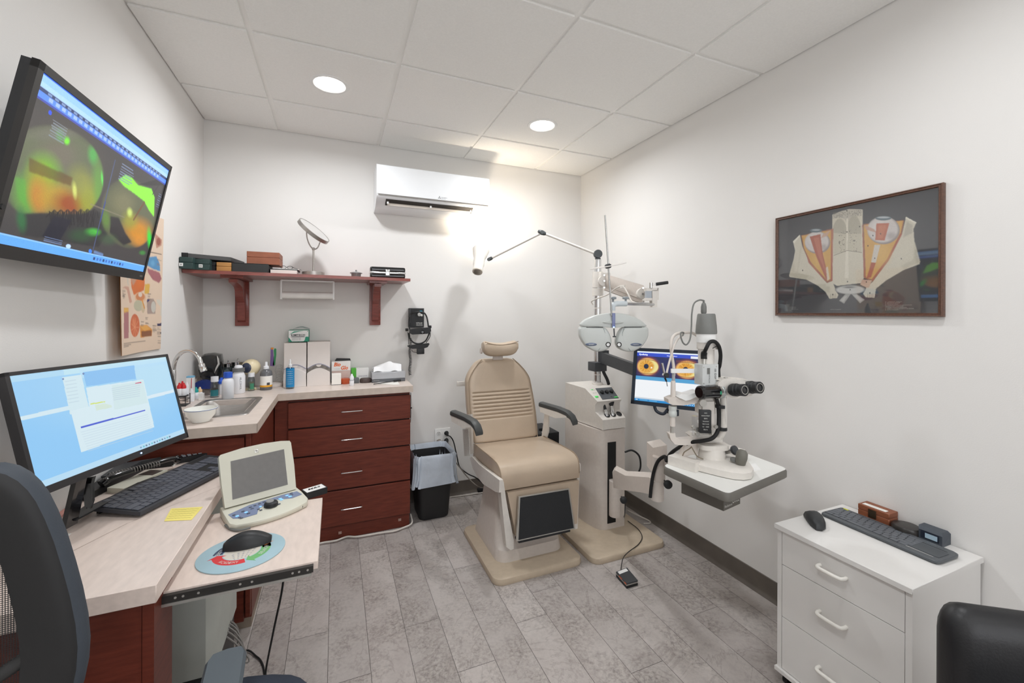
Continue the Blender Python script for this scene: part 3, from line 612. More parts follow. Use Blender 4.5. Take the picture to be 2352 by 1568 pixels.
def exam_lamp():
    t = thing('exam_lamp', 'jointed exam lamp with white head lighting the back wall', 'lamp', (1.633, 2.40, 1.735))
    j1 = V((1.633, 2.40, 1.765)); j2 = ony(1245, 534, 2.58); j3 = ony(1126, 594, 2.80)
    jm = M('joint_grey', (70, 74, 76), .45)
    m = MB(); m.lathe([(.018, 0), (.02, .008), (.014, .012)], (1.633, 2.40, 1.735)); m.lathe([(.026, -.018), (.029, -.012), (.029, .012), (.026, .018)], j1+UP*.008, -FW, 24); m.build('base_joint', jm, t)
    for a, b in ((j1+V((-.01, .01, .01)), j2), (j2, j3)):
        m = MB(); m.cyl(a, b, .0085, seg=14); m.build('arm', beige2, t)
    m = MB(); d = (j2-j1).normalized(); m.lathe([(.008, -.03), (.014, -.018), (.017, 0), (.014, .018), (.008, .03)], j2, d, 16); m.lathe([(.012, -.02), (.014, 0), (.012, .02)], j2, FW, 16); m.build('elbow_joint', jm, t)
    m = MB(); d = (j3-j2).normalized(); m.lathe([(.008, -.02), (.013, -.008), (.013, .012), (.008, .022)], j3, d, 16); m.lathe([(.010, -.016), (.012, 0), (.010, .016)], j3+d*.01, FW, 16); m.build('head_joint', jm, t)
    h0 = ony(1097, 621, 2.78); h1 = ony(1104, 577, 2.87); d = (h1-h0).normalized(); L = (h1-h0).length
    sh = M('lamp_shade_white', (240, 236, 228), .4, var=0)
    MB().lathe([(.034, -.012), (.036, -.004), (.036, .04), (.04, .05), (.04, L*.62), (.052, L*.8), (.062, L+.01), (.060, L+.012), (.050, L*.8), (.036, L*.62)], h0, d, 32, caps=False).build('shade', sh, t)
    m = MB(); m.lathe([(.035, -.014), (.036, -.003), (.02, -.002)], h0, d, 24); m.build('tail_cap', M('cap_shade', (196, 188, 176), .5), t)
    s = frame(h0-d*.0135, RT, UP); m = MB()
    for k in range(7): m.box((-.026+(.004*abs(k-3)*.6), -.022+k*.0073-.0010, -.001), (.026-(.004*abs(k-3)*.6), -.022+k*.0073+.0010, .001), mx=frame(h0-d*.0145, RT, d.cross(RT)))
    m.build('vent', M('vent_brown', (78, 70, 60), .6), t)
    MB().lathe([(.001, L*.66), (.034, L*.66), (.034, L*.64), (.001, L*.64)], h0, d, 24).build('bulb', M('warm_bulb', (255, 232, 190), emit=25, var=0), t)
    l = bpy.data.lights.new('exam_lamp_bulb', 'SPOT'); l.energy = 20; l.color = (1, .86, .68); l.spot_size = math.radians(150); l.spot_blend = .9; l.shadow_soft_size = .03
    o = bpy.data.objects.new('exam_lamp_bulb', l); COL.objects.link(o); o.location = h0+d*(L*.75); o.rotation_euler = (-d).to_track_quat('Z', 'Y').to_euler()
exam_lamp()
def phoropter():
    t = thing('phoropter', 'pale grey butterfly-shaped phoropter hanging from its arm beside the chrome pole', 'phoropter', at(1407, 808, 2.1))
    T = 2.10; k = T/F
    px, py = 1.633, 2.40
    # arm from the pole
    m = MB(); m.cyl((px, py, 1.545), (px, py, 1.652), .036, seg=28); m.cyl((px, py, 1.49), (px, py, 1.54), .037, seg=28); m.box((px-.015, py-.06, 1.56), (px+.06, py+.01, 1.645), r=.006); m.build('sleeve', beige2, t)
    def a2(x, y, dv=0): return at(x, y, 2.72 - (x-1385)/(1485-1385)*.45 + dv)
    m = MB(); P = [(1388, 632), (1393, 630), (1478, 655), (1484, 668), (1480, 682), (1472, 686), (1390, 656), (1386, 650)]
    m.slab([a2(*p) for p in P], FW*.06, r=.004); m.build('arm', beige, t)
    m = MB(); P = [(1392, 658), (1474, 687), (1478, 692), (1472, 695), (1390, 665)]; m.slab([a2(*p, .02) for p in P], FW*.05, r=.003); m.build('lower_link', beige, t)
    m = MB(); c = a2(1387, 645, -.01); m.lathe([(.033, 0), (.034, .006), (.034, .03)], c, FW, 28).build('hub', beige2, t); m = MB(); c = a2(1477, 674, -.01); m.lathe([(.030, 0), (.031, .006), (.031, .03)], c, FW, 28); m.build('hub', beige2, t)
    for x, y in ((1388, 632), (1388, 645), (1388, 660), (1477, 661), (1477, 675), (1478, 692)):
        c = a2(x, y, -.013); m = MB(); m.lathe([(.0055, -.002), (.006, 0), (.006, .004)], c, FW, 12); m.build('screw', chrome, t)
    # end block, lever, rod
    T2 = 2.2
    def b2(x, y, dv=0): return at(x, y, T2+dv)
    m = MB(); m.slab([b2(1485, 661), (b2(1512, 661)), b2(1512, 668), b2(1486, 668)], FW*.05, r=.003); m.slab([b2(1498, 666), b2(1509, 666), b2(1510, 705), b2(1498, 705)], FW*.045, r=.004); m.slab([b2(1509, 661), b2(1513.5, 661), b2(1513.5, 688), b2(1509, 688)], FW*.04, r=.003); m.slab([b2(1484, 684), b2(1499, 684), b2(1499, 690), b2(1484, 690)], FW*.04, r=.003); m.build('end_block', beige2, t)
    MB().slab([b2(1485, 668), b2(1497, 668), b2(1497, 684), b2(1485, 684)], FW*.03, r=.003).build('slide_plate', M('bluegrey', (165, 172, 180), .4), t)
    m = MB(); m.cyl(b2(1495, 661), b2(1495, 649), .008); m.cyl(b2(1498, 654), b2(1508, 652), .003); m.build('lever', chrome, t); m = MB(); m.cyl(b2(1507, 652.5), b2(1534, 648.5), .0085, seg=16); m.build('lever_grip', black, t)
    m = MB(); a, b = at(1503, 699, 2.21), at(1437, 697, 2.12); m.cyl(a, b, .0085, seg=16); m.build('rod', chrome, t)
    bl = M('pale_blue_metal', (204, 212, 216), .35)
    m = MB(); m.tube([at(1439, 697, 2.12), at(1416, 697.5, 2.11), at(1408, 702, 2.10), at(1407, 713, 2.10)], .0135, 16, 5); m.build('elbow', bl, t)
    for x in (1408, 1437):
        c = at(x, 693, 2.12); m = MB(); m.lathe([(.005, 0), (.005, .012), (.016, .014), (.017, .022), (.012, .026)], c, UP, 18); m.build('thumb_screw', M('thumb_grey', (140, 146, 150), .4), t)
    # body: two lobes under a bow-shaped bridge.  u to the right, w up (metres around the centre)
    c0 = at(1407.5, 764, T); fr = frame(c0, RT, UP)
    def uv(x, y): return ((x-1407.5)*k, (764-y)*k)
    def shape(pts, n=5):                       # closed smooth outline
        q = []; N = len(pts)
        for i in range(N):
            a, b, c, d = [V((*pts[(i+j-1) % N], 0)) for j in range(4)]
            for s in range(n):
                u = s/n; q.append(.5*((2*b)+(c-a)*u+(2*a-5*b+4*c-d)*u*u+(3*b-a-3*c+d)*u**3))
        return q
    def puff(m, pts, d0, d1, inset=.008):      # plate with rounded rim between depths d0 (front) and d1
        c = sum(pts, V((0, 0, 0)))/len(pts)
        def ring(f, z): return [fr @ V((c.x+(p.x-c.x)*f, c.y+(p.y-c.y)*f, z)) for p in pts]
        L = max((p-c).length for p in pts); f1 = 1-inset/L
        m.rings([ring(f1*.8, d0+.0015), ring(f1, d0), ring((1+f1)/2+.002, d0-.003), ring(1, d0-inset), ring(1, d1+inset), ring(f1, d1)]); return m
    Z = lambda x, y: uv(1300+x/4.61, 580+y/4.61)
    top = shape([Z(*p) for p in [(150, 775), (185, 720), (280, 672), (400, 645), (500, 638), (620, 650), (740, 690), (820, 745), (838, 778), (700, 782), (600, 786), (490, 795), (400, 788), (280, 782)]], 4)
    m = MB(); puff(m, top, .022, -.03); m.build('bridge', grey_p, t, ang=50)
    for s in (0, 1):
        pts = [(150, 788), (136, 850), (150, 910), (200, 985), (260, 1025), (320, 1045), (400, 1035), (455, 1000), (475, 940), (462, 880), (430, 820), (385, 790), (260, 787)]
        if s: pts = [(998-x, y) for x, y in pts]
        m = MB(); puff(m, shape([Z(*p) for p in pts], 4), .028, -.035, .012); lobe = m.build('lens_battery', grey_p, t, ang=50)
        cx, cy = Z(432 if not s else 547, 968); m = MB(); m.lathe([(.0125, .0285), (.0125, .031), (.0085, .032), (.0085, .029)], fr @ V((cx, cy, 0)), fr.to_3x3() @ V((0, 0, 1)), 28, caps=False); m.build('eyepiece_ring', blackg, lobe)
        m = MB(); m.lathe([(.0001, .0295), (.0085, .0295), (.0085, .0285), (.0001, .0285)], fr @ V((cx, cy, 0)), fr.to_3x3() @ V((0, 0, 1)), 24); m.build('eyepiece_lens', M('lens_white', (240, 240, 238), .1, var=0), lobe)
        bx, by = Z(258 if not s else 722, 968); m = MB(); m.lathe([(.0001, .031), (.026, .030), (.0295, .0285), (.0295, .026)], fr @ V((bx, by, 0)), fr.to_3x3() @ V((0, 0, 1)), 32); 
        for v in m.bm.verts:
            q = fr.inverted() @ v.co; q.y = by+(q.y-by)*.3; v.co = fr @ q
        m.build('badge', M('badge_blue', (98, 108, 128), .3, .3), lobe)
        text('REICHERT' if not s else 'PHOROPTOR', frame(fr @ V((bx, by, .0315)), RT, UP), .026, .0045, silver, lobe)
        arc = [(x, y) for x, y in ([(385, 800), (400, 860), (385, 940), (330, 1035)] if not s else [(600, 800), (582, 860), (600, 940), (668, 1035)])]
        m = MB(); m.tube([fr @ V((*Z(*p), .0275)) for p in arc], .0022, 6, 6); m.build('face_groove', M('groove_grey', (150, 158, 156), .5), lobe)
    m = MB(); m.rings([[fr @ V((Z(485, 735)[0]+.053*r*math.cos(a), Z(485, 735)[1]+.0075*r*math.sin(a), z)) for a in [2*PI*q/28 for q in range(28)]] for r, z in ((1, .02), (1, .027), (.8, .031))]); m.build('level_window', grey_p, t)
    m = MB(); m.box((-.17/2*0+Z(205, 788)[0], Z(205, 788)[1]-.0015, .026), (Z(380, 788)[0], Z(380, 788)[1]+.001, .0285), mx=fr); m.box((Z(600, 784)[0], Z(600, 784)[1]-.0015, .026), (Z(785, 784)[0], Z(785, 784)[1]+.001, .0285), mx=fr); m.build('gap_line', black, t)
    # nose assembly and near-point rod with its card
    m = MB(); m.box((-.0075-.004, Z(0, 790)[1], .03), (.0075-.004, Z(0, 640)[1], .038), r=.002, mx=fr); m.build('rod_holder', M('holder_blue', (120, 128, 168), .3), t)
    m = MB(); m.cyl(fr @ V((*Z(490, 800), .034)), fr @ V((*Z(495, 880), .034)), .003); m.box((Z(495, 885)[0]-.008, Z(495, 885)[1]-.003, .028), (Z(495, 885)[0]+.008, Z(495, 885)[1]+.003, .038), r=.002, mx=fr); m.build('nose_rest', dgrey, t)
    MB().ball(fr @ V((*Z(486, 786), .040)), .0035, 10).build('indicator_light', M('led_blue', (150, 190, 255), emit=4, var=0), t)
    m = MB(); m.cyl(at(1405, 725, 2.07), at(1389.5, 494, 2.02), .0042, seg=10); m.build('near_point_rod', M('rod_grey', (190, 190, 188), .25, .8, var=0), t)
    c = at(1396.5, 610.5, 2.045); ax = (R2*79+U2*15).cross(ray(1396, 610)).normalized()*-1; ax = (ax+FW*.05).normalized()
    m = MB(); m.lathe([(.001, -.001), (.088, -.001), (.088, .001), (.001, .001)], c, ax, 40); m.build('near_point_card', M('card_grey', (205, 200, 195), .4), t)
    m = MB(); m.lathe([(.010, -.010), (.016, -.004), (.016, .007), (.010, .012)], c, ax, 18); m.build('card_clip', dgrey, t)
    m = MB(); m.tube([at(1362, 700, 2.70), at(1359, 692, 2.70), at(1375, 684, 2.62), at(1396, 676, 2.55), at(1415, 662, 2.48), at(1430, 657, 2.42), at(1440, 670, 2.38), at(1450, 690, 2.33), at(1458, 695, 2.28)], .0042, 8); m.box(at(1427, 655, 2.44), at(1434, 662, 2.40), r=.002); m.build('cord', beige2, t)
phoropter()
# ================================================================== monitor on the pole
def eye(im, cx, cy, sx, sy, lids=True, px=None):
    im.ell((cx, cy), sx*1.55, sy*1.5, (120, 50, 60), .9, soft=1); im.ell((cx, cy), sx*1.25, sy*1.25, (190, 90, 50), .8, soft=1)
def side_monitor():
    t = thing('side_monitor', 'flat monitor showing two amber eye close-ups, on a black arm behind the slit lamp', 'monitor', at(1530, 945, 2.2))
    u = V((.568, -.823, 0)).normalized(); tl = 2.27
    TLp = at(1464.1, 805.7, tl); BLp = at(1457.3, 918.5, tl-.012)
    W = .345; Hh = (TLp-BLp).length; w = (TLp-BLp).normalized(); TRp = TLp+u*W; BRp = BLp+u*W; n = u.cross(w).normalized(); n = n if n.dot(FW) < 0 else -n
    im = Img(300, 230, (248, 250, 252)); s = im
    s.rect(0, 0, 1, .03, (235, 245, 255)); s.rect(0, .03, 1, .10, (48, 80, 205)); s.rect(.78, .05, 1, .12, (235, 240, 250)); s.rect(0, .10, 1, .50, (38, 44, 92))
    for k, (cx, cy) in enumerate(((.15, .30), (.72, .31))):
        rn = np.random.RandomState(k)
        s.ell((cx, cy), .23, .26, (92, 40, 72), .9, soft=1); s.ell((cx+.03, cy), .19, .22, (214, 104, 40), .95, soft=1); s.ell((cx+.02, cy), .155, .165, (250, 190, 110), 1, soft=.2)
        s.ell((cx+.03, cy), .15, .135, (238, 226, 150), 1, soft=.1); s.ell((cx, cy), .115, .13, (226, 160, 52), 1, soft=.3)
        for _ in range(90):
            a = rn.rand()*6.28; r0 = .045+.03*rn.rand(); r1 = .09+.03*rn.rand(); s.line((cx+r0*math.cos(a), cy+r0*1.2*math.sin(a)), (cx+r1*math.cos(a), cy+r1*1.2*math.sin(a)), 1.2, [(196, 120, 30), (250, 206, 110)][rn.randint(2)], .6)
        s.ell((cx, cy), .037, .05, (24, 38, 66), 1, soft=.08); s.ell((cx+.08, cy+.02), .012, .016, (255, 255, 240), 1)
        for y0, b in ((cy-.135, -.03), (cy+.145, .03)):
            for q in range(16): x = cx-.15+q*.02; f = 1-((q-7.5)/8)**2; s.line((x, y0-b*0+(-b)*(f-1)*-1), (x+.02, y0+(-b)*((1-((q-6.5)/8)**2)-1)*-1), 1.6, (60, 34, 20), .9)
        if k:
            for q in range(22): x = cx-.13+q*.0125; s.line((x, cy-.13), (x-.004, cy-.17), 1.2, (150, 70, 30), .8)
    s.rect(0, .105, .007, .50, (30, 36, 80)); s.rect(0, .50, 1, .575, (84, 164, 214)); s.rect(0, .575, 1, .93, (247, 250, 253)); s.rect(0, .93, 1, .95, (205, 214, 222)); s.rect(0, .955, 1, 1, (40, 140, 208))
    for q in range(11): s.rect(.62+q*.03, .97, .635+q*.03, .985, (220, 235, 245))
    s.rect(.02, .97, .05, .985, (235, 245, 250)); s.rect(.08, .965, .2, .99, (90, 170, 220)); s.rect(.22, .965, .34, .99, (90, 170, 220))
    picture(im, [p+n*.001 for p in (TLp, TRp, BRp, BLp)], 'screen', picture_mat('side_screen', 1.0, .3), t)
    text('Eyefinity', frame(TLp+u*.035-w*.018+n*.0015, u, w), .045, .011, M('screen_white', (240, 244, 255), emit=.8, var=0), t, bold=.02); text('Image Gallery', frame(TLp+u*.18-w*.018+n*.0015, u, w), .05, .007, M('screen_white', ()), t)
    m = MB(); bz = M('bezel_navy', (40, 48, 60), .4)
    def P(a, b, h): return TLp+u*a-w*b+n*h
    for a0, b0, a1, b1 in ((-.018, -.017, W+.018, 0), (-.018, Hh, W+.018, Hh+.02), (-.018, -.017, 0, Hh+.02), (W, -.017, W+.018, Hh+.02)):
        m.slab([P(a0, b0, .004), P(a1, b0, .004), P(a1, b1, .004), P(a0, b1, .004)], -n*.02, r=.0015, seg=1)
    m.build('bezel', bz, t); m = MB(); m.slab([P(-.016, -.015, -.004), P(W+.016, -.015, -.004), P(W+.016, Hh+.018, -.004), P(-.016, Hh+.018, -.004)], -n*.035, r=.01); m.build('back_cover', bz, t)
    # bracket and arm
    px, py = 1.633, 2.40
    m = MB(); m.box((px-.05, py-.045, .985), (px+.045, py+.04, 1.045), r=.004); m.box((px-.0, py-.06, 1.03), (px+.05, py-.02, 1.125), r=.003); m.build('pole_bracket', dgrey, t)
    a = V((px+.03, py-.05, 1.075)); b = TLp+u*.10-w*.13-n*.05; m = MB(); d = (b-a).normalized(); up = UP-d*UP.dot(d); up.normalize(); sd = d.cross(up)
    m.slab([a+up*.036, b+up*.03, b-up*.036, a-up*.036], sd*.03, r=.003); m.build('arm', dgrey, t)
    m = MB(); m.tube([V((px+.02, py-.03, 1.02)), V((px+.025, py-.035, .98)), V((px+.05, py-.04, .93)), V((px+.07, py-.03, .895))], .011, 10); m.build('cable_sleeve', black, t)
    m = MB(); m.tube([P(.10, Hh+.01, -.01), P(.115, Hh+.045, -.01), P(.15, Hh+.055, -.01), P(.17, Hh+.03, -.01)], .008, 8); m.box(P(.16, Hh+.02, -.03), P(.23, Hh+.055, -.0), r=.003); m.build('lower_handle', bz, t)
side_monitor()
# ================================================================== slit lamp table
TT = .76
def slit_table():
    t = thing('instrument_table', 'small white instrument table with grey rubber edge holding the slit lamp', 'table', (1.45, 1.23, .70))
    c = [onz(1519, 1069, TT), onz(1672, 1135, TT), onz(1813, 1076, TT), onz(1655, 1018, TT)]
    def rounded(c, r, z, n=6):
        out = []
        for i in range(4):
            a, b, d = c[i-1], c[i], c[(i+1) % 4]; u = (a-b).normalized(); w = (d-b).normalized()
            for k in range(n+1):
                s = k/n; p0 = b+u*r; p2 = b+w*r; q = p0*(1-s)**2+b*2*s*(1-s)+p2*s*s; out.append(V((q.x, q.y, z)))
        return out
    cc = sum(c, V((0, 0, 0)))/4; inn = [p+(cc-p).normalized()*.006 for p in c]
    m = MB(); m.rings([rounded(inn, .028, TT-.03), rounded(inn, .028, TT)]); m.build('tabletop', M('table_white', (226, 226, 222), .35, var=.015), t)
    m = MB(); m.rings([rounded(inn, .03, TT-.034), rounded(c, .03, TT-.030), rounded(c, .03, TT-.008), rounded(inn, .03, TT-.0005)], caps=False); m.build('edge_band', M('edge_rubber', (104, 101, 95), .5), t)
    B = [onz(1562, 1131, .655)*0]  # box below the top
    p = [at(1563, 1104, 1.70), at(1662, 1143, 1.50), at(1700, 1132, 1.55), at(1602, 1096, 1.76)]
    z0 = .655; zt = TT-.034
    lo = [onz(1565, 1132, z0), onz(1661.8, 1173.6, z0), onz(1700, 1156.4, z0)]; lo.append(lo[0]+lo[2]-lo[1])
    m = MB(); m.slab([V((q.x, q.y, z0)) for q in lo], (0, 0, zt-z0), r=.004); m.build('power_box', M('box_taupe', (96, 92, 86), .5), t)
    u = (lo[2]-lo[1]).normalized(); n = V((u.y, -u.x, 0)); n = n if n.dot(FW) < 0 else -n
    def f(a, z): return V((lo[1].x, lo[1].y, 0))+u*a+UP*z+n*.0006
    L = (lo[2]-lo[1]).length
    text('Ulite', frame(f(L*.72, z0+.026), u, UP), L*.42, .024, M('print_white', (214, 214, 208), .6, var=0), t); text('Reliance', frame(f(L*.28, z0+.014), u, UP), L*.44, .009, M('print_white', ()), t)
    MB().slab([f(L*.48, z0+.05), f(L*.62, z0+.05), f(L*.62, z0+.066), f(L*.48, z0+.066)], -n*.002).build('switch', M('switch_red', (60, 26, 24), .3), t)
    m = MB(); a = at(1511, 1100, 1.9); m.slab([(a.x, a.y, .66), (c[3].x-.02, c[3].y-.08, .68), (c[3].x-.02, c[3].y-.08, .72), (a.x, a.y, .72)], (.05, .03, 0), r=.006); m.cyl((a.x+.005, a.y, .62), (a.x+.005, a.y, .725), .028); m.build('support_arm', beige, t)
    m = MB(); m.slab([onz(1710, 1068, TT), onz(1735, 1064, TT), onz(1748, 1079, TT), onz(1722, 1085, TT)], (0, 0, .0008)); m.build('label_plate', white, t)
slit_table()
def slit_lamp():
    T0 = 1.66
    def s(x, y, dv=0): return at(x, y, T0+dv)
    t = thing('slit_lamp', 'pale beige slit lamp microscope with black eyepieces and camera on the white table', 'slit lamp', onz(1640, 1075, TT))
    Y0 = V((0, 0, 1))
    z1 = TT+.0005
    A = [onz(x, y, z1) for x, y in ((1598, 1081), (1625, 1088), (1652, 1095), (1685, 1102), (1709, 1104), (1726, 1101), (1731, 1092), (1722, 1078), (1700, 1066), (1660, 1056), (1600, 1052))]
    m = MB(); cc = sum(A, V((0, 0, 0)))/len(A)
    m.rings([[V((p.x, p.y, z1+.001)) + (cc-p)*.03 for p in A], [V((p.x, p.y, z1+.003)) for p in A], [V((p.x, p.y, z1+.026)) for p in A], [V((p.x, p.y, z1+.034))+V(((cc-p).x, (cc-p).y, 0))*.12 for p in A], [V((p.x, p.y, z1+.037))+V(((cc-p).x, (cc-p).y, 0))*.4 for p in A]]); m.build('base', beige2, t)
    q = [onz(1534, 1066, z1), onz(1597, 1086, z1), onz(1613, 1079, z1), onz(1552, 1060, z1)]
    m = MB(); m.slab(q, (0, 0, .036), r=.006); m.build('rail_cover', beige2, t)
    q2 = [onz(1650, 1040, z1), onz(1700, 1058, z1), onz(1712, 1052, z1), onz(1662, 1036, z1)]
    m = MB(); m.slab(q2, (0, 0, .036), r=.006); m.build('rail_cover', beige2, t)
    m = MB(); m.cyl(at(1650, 1042, 1.72), at(1686, 1034, 1.66), .008); m.build('axle', chrome, t); m = MB(); m.lathe([(.016, -.006), (.018, -.003), (.018, .006), (.014, .008)], at(1687, 1034, 1.66), at(1687, 1034, 1.66)-at(1650, 1042, 1.72), 20); m.build('wheel', dgrey, t)
    # pedestal
    m = MB(); c = s(1635, 1059, .03); 
    m.lathe([(.052, -.012), (.05, 0), (.047, .03), (.046, .036)], V((c.x, c.y, z1+.04)), UP, 28); m.build('pedestal', beige2, t)
    ct = V((c.x, c.y, 0)); zt = 1.367-(1015-720)/F*1.69
    m = MB(); m.rings([[ct + RT*(.0565*a) + FW*(.042*b) + UP*z for a, b in [(math.copysign(abs(math.cos(q))**.5, math.cos(q)), math.copysign(abs(math.sin(q))**.5, math.sin(q))) for q in [2*PI*i/28 for i in range(28)]]] for z in (z1+.072, z1+.075, zt-.004, zt)]); m.build('turret', beige2, t)
    # joystick
    j = at(1700, 1068, 1.60); k = at(1706, 1034, 1.595); d = (k-j).normalized(); L = (k-j).length
    m = MB(); m.lathe([(.012, 0), (.017, .006), (.0205, L*.55), (.019, L*.85), (.012, L), (.004, L+.002)], j, d, 20); m.build('joystick', M('stick_grey', (112, 110, 102), .5), t)
    m = MB(); m.lathe([(.012, -.014), (.013, -.004), (.011, 0)], j, UP, 20); m.build('joystick_boot', glass2, t)
    m = MB(); m.lathe([(.013, 0), (.013, .010), (.010, .012)], at(1685.5, 1058, 1.62), UP, 20); m.build('lock_knob', mgrey, t)
    # curved microscope arm
    m = MB(); m.tube([s(1661, 905, 0), s(1662, 940, 0), s(1662, 972, 0), s(1660, 992, .0), s(1650, 1005, .01), s(1634, 1010, .03), s(1618, 1010, .04)], .0125, 16, 6); m.build('microscope_arm', beige2, t, ang=80)
    m = MB(); m.slab([s(1590, 1004, .03), s(1600, 1000, .0), s(1640, 1002, -.01), s(1660, 1008, 0), s(1660, 1016, 0), s(1602, 1016, 0)], FW*.07, r=.006); m.build('arm_hub', beige2, t)
    # lamp column
    m = MB(); m.box((-.024, -.02, 0), (.024, .02, .115), r=.004, mx=frame(s(1622, 985, .02), RT, FW) @ Mx.Identity(4)); m.build('column', beige2, t)
    m = MB(); m.cyl(s(1612, 1000, .02), s(1612, 915, .02), .0045); m.cyl(s(1632, 1000, .02), s(1632, 912, .02), .006); m.build('column_rod', silver, t)
    m = MB(); m.slab([s(1606, 912, .01), s(1643, 905, .01), s(1643, 950, .01), s(1606, 950, .01)], FW*.04, r=.006); m.build('column_head', beige2, t)
    m = MB(); m.lathe([(.013, 0), (.014, .004), (.014, .014)], s(1612, 924, 0), -FW, 20); m.build('angle_dial', silver, t)
    # hanging black tag
    m = MB(); fr = frame(s(1617.5, 966, -.035), (RT-FW*.15), UP); m.box((-.021, -.044, -.001), (.021, .044, .018), r=.0015, mx=Mx(fr)); m.build('black_tag', black, t)
    pw = M('print_white', ()); 
    for i, (tx, w) in enumerate((('HAAG', .010), ('HAAG-STREIT', .03), ('BERN', .012), ('Switzerland', .022), ('900.7.2.02', .024), ('CE   0483', .024), ('Bern', .014))):
        text(tx, frame(fr @ V((0, .034-.0105*i, .0182)), (RT-FW*.15), UP), w, .0042, pw, t)
    # illumination lever area
    m = MB(); m.cyl(s(1597, 1000, .02), s(1597, 955, .02), .013, seg=24); m.build('clear_guard', glass2, t)
    for x, y, r in ((1592, 980, .008), (1600, 985, .011), (1601, 995, .010), (1643, 979, .008)):
        m = MB(); m.lathe([(r, 0), (r, .006), (r*.8, .009)], s(x, y, -.02), -FW, 18); m.build('adjusting_knob', silver, t)
    m = MB(); m.cyl(s(1603, 968, -.02), s(1611, 967, -.02), .006); m.build('lever', white, t)
    # lamp tower
    c = s(1622, 800, .03); kk = (T0+.03)/F; U = UP
    def zz(y): return (800-y)*kk
    G = M('cap_grey', (118, 119, 116), .5)
    MB().lathe([(17*kk, zz(837)), (17.5*kk, zz(801)), (15*kk, zz(799))], c, U, 28).build('tower_stem', beige2, t)
    m = MB(); m.rings([[c+RT*(kk*(2+(26*math.cos(a) if math.cos(a) > 0 else 22*math.cos(a))))+FW*kk*20*math.sin(a)+U*z for a in [2*PI*i/32 for i in range(32)]] for z in (zz(801), zz(799), zz(788), zz(785))]); m.build('tower_flange', beige2, t)
    MB().lathe([(21*kk, zz(786)), (21*kk, zz(764)), (20*kk, zz(763))], c, U, 32).build('tower_body', white, t)
    MB().lathe([(22.5*kk, zz(766)), (23*kk, zz(762)), (22*kk, zz(747)), (21.8*kk, zz(746)), (19.3*kk, zz(723)), (17.5*kk, zz(720)), (2*kk, zz(720))], c, U, 36).build('lamp_cap', G, t)
    p = c+U*zz(720); MB().lathe([(5*kk, 0), (6.2*kk, 3*kk), (6.2*kk, 15*kk), (4.5*kk, 23*kk), (2.5*kk, 25*kk), (2*kk, 31*kk)], p-RT*6*kk, U, 16).build('power_plug', mgrey, t)
    m = MB(); m.tube([p-RT*6*kk+U*30*kk, s(1606, 689, .03), s(1594, 697, .03), s(1589, 720, .02), s(1588, 750, .01), s(1585, 778, 0), s(1577, 791, 0), s(1569, 787, 0), s(1564, 774, 0), s(1564, 764, .01), s(1570, 764, .02), s(1568, 771, .02)], .0032, 8); m.build('lamp_cable', mgrey, t)
    # chin rest frame
    b = M('chin_beige', (214, 206, 198), .45)
    m = MB(); m.tube([s(1548, 862, .03), s(1547, 840, .03), s(1543, 815, .03), s(1541, 795, .03), s(1544, 777, .04), s(1553, 767, .05), s(1568, 764, .07), s(1588, 764, .10), s(1602, 772, .13), s(1612, 785, .15)], .0058, 12); m.build('frame_tube', b, t, ang=80)
    m = MB(); m.cyl(s(1547, 878, .03), s(1547, 845, .03), .0062, seg=14); m.build('clear_sleeve', M('sleeve_grey', (168, 170, 172), .3, var=0), t)
    MB().lathe([(.0105, 0), (.0098, .035), (.0088, .078), (.008, .080)], s(1546, 920, .03), UP, 20).build('upper_post', b, t)
    m = MB(); P = [(1535, 917), (1548, 912), (1575, 914), (1604, 910), (1620, 911), (1620, 920), (1600, 926), (1570, 931), (1545, 930), (1536, 926)]
    m.slab([s(*p_, .01) for p_ in P], FW*.05, r=.006); m.build('chin_bar', b, t)
    m = MB(); P = [(1557, 912), (1566, 904), (1580, 907), (1606, 899), (1612, 905), (1585, 918), (1575, 920)]
    m.slab([s(*p_, 0) for p_ in P], FW*.06, r=.005); m.build('chin_cup', white, t)
    MB().lathe([(.0135, 0), (.016, .006), (.016, .018), (.0145, .022), (.0145, .026), (.016, .03), (.0155, .042)], s(1545, 956, .03), UP, 24).build('height_knob', grey_p, t)
    m = MB(); m.cyl(s(1545, 978, .03), s(1545, 955, .03), .0105, seg=18); m.build('lower_post', b, t); m = MB(); m.cyl(s(1543, 998, .03), s(1543, 977, .03), .0055, seg=12); m.build('inner_rod', silver, t)
    m = MB(); P = [(1537, 996), (1551, 995), (1552, 1003), (1560, 1009), (1600, 1006), (1612, 1001), (1612, 1014), (1590, 1022), (1560, 1022), (1550, 1020), (1541, 1010)]
    m.slab([s(*p_, .02) for p_ in P], FW*.03, r=.005); m.build('frame_foot', b, t)
    m = MB(); m.slab([s(1573, 1020, .04), s(1601, 1012, .04), s(1604, 1042, .04), s(1566, 1048, .04)], FW*.03, r=.004); m.build('gusset', b, t)
    m = MB(); m.slab([s(1542, 847, .02), s(1598, 847, .02), s(1598, 856.5, .02), s(1542, 856.5, .02)], FW*.008, r=.002); m.build('forehead_strap', white, t)
    m = MB(); m.tube([s(1567, 770, .03), s(1556, 780, .03), s(1548, 795, .02), s(1541, 818, .02), s(1535, 840, .01), s(1531, 857, .0)], .004, 10); m.build('fixation_arm', b, t)
    m = MB(); m.cyl(s(1521, 834, 0), s(1526, 858, 0), .0042); m.cyl(s(1522, 859, 0), s(1531, 862, 0), .005); m.build('fixation_rod', chrome, t)
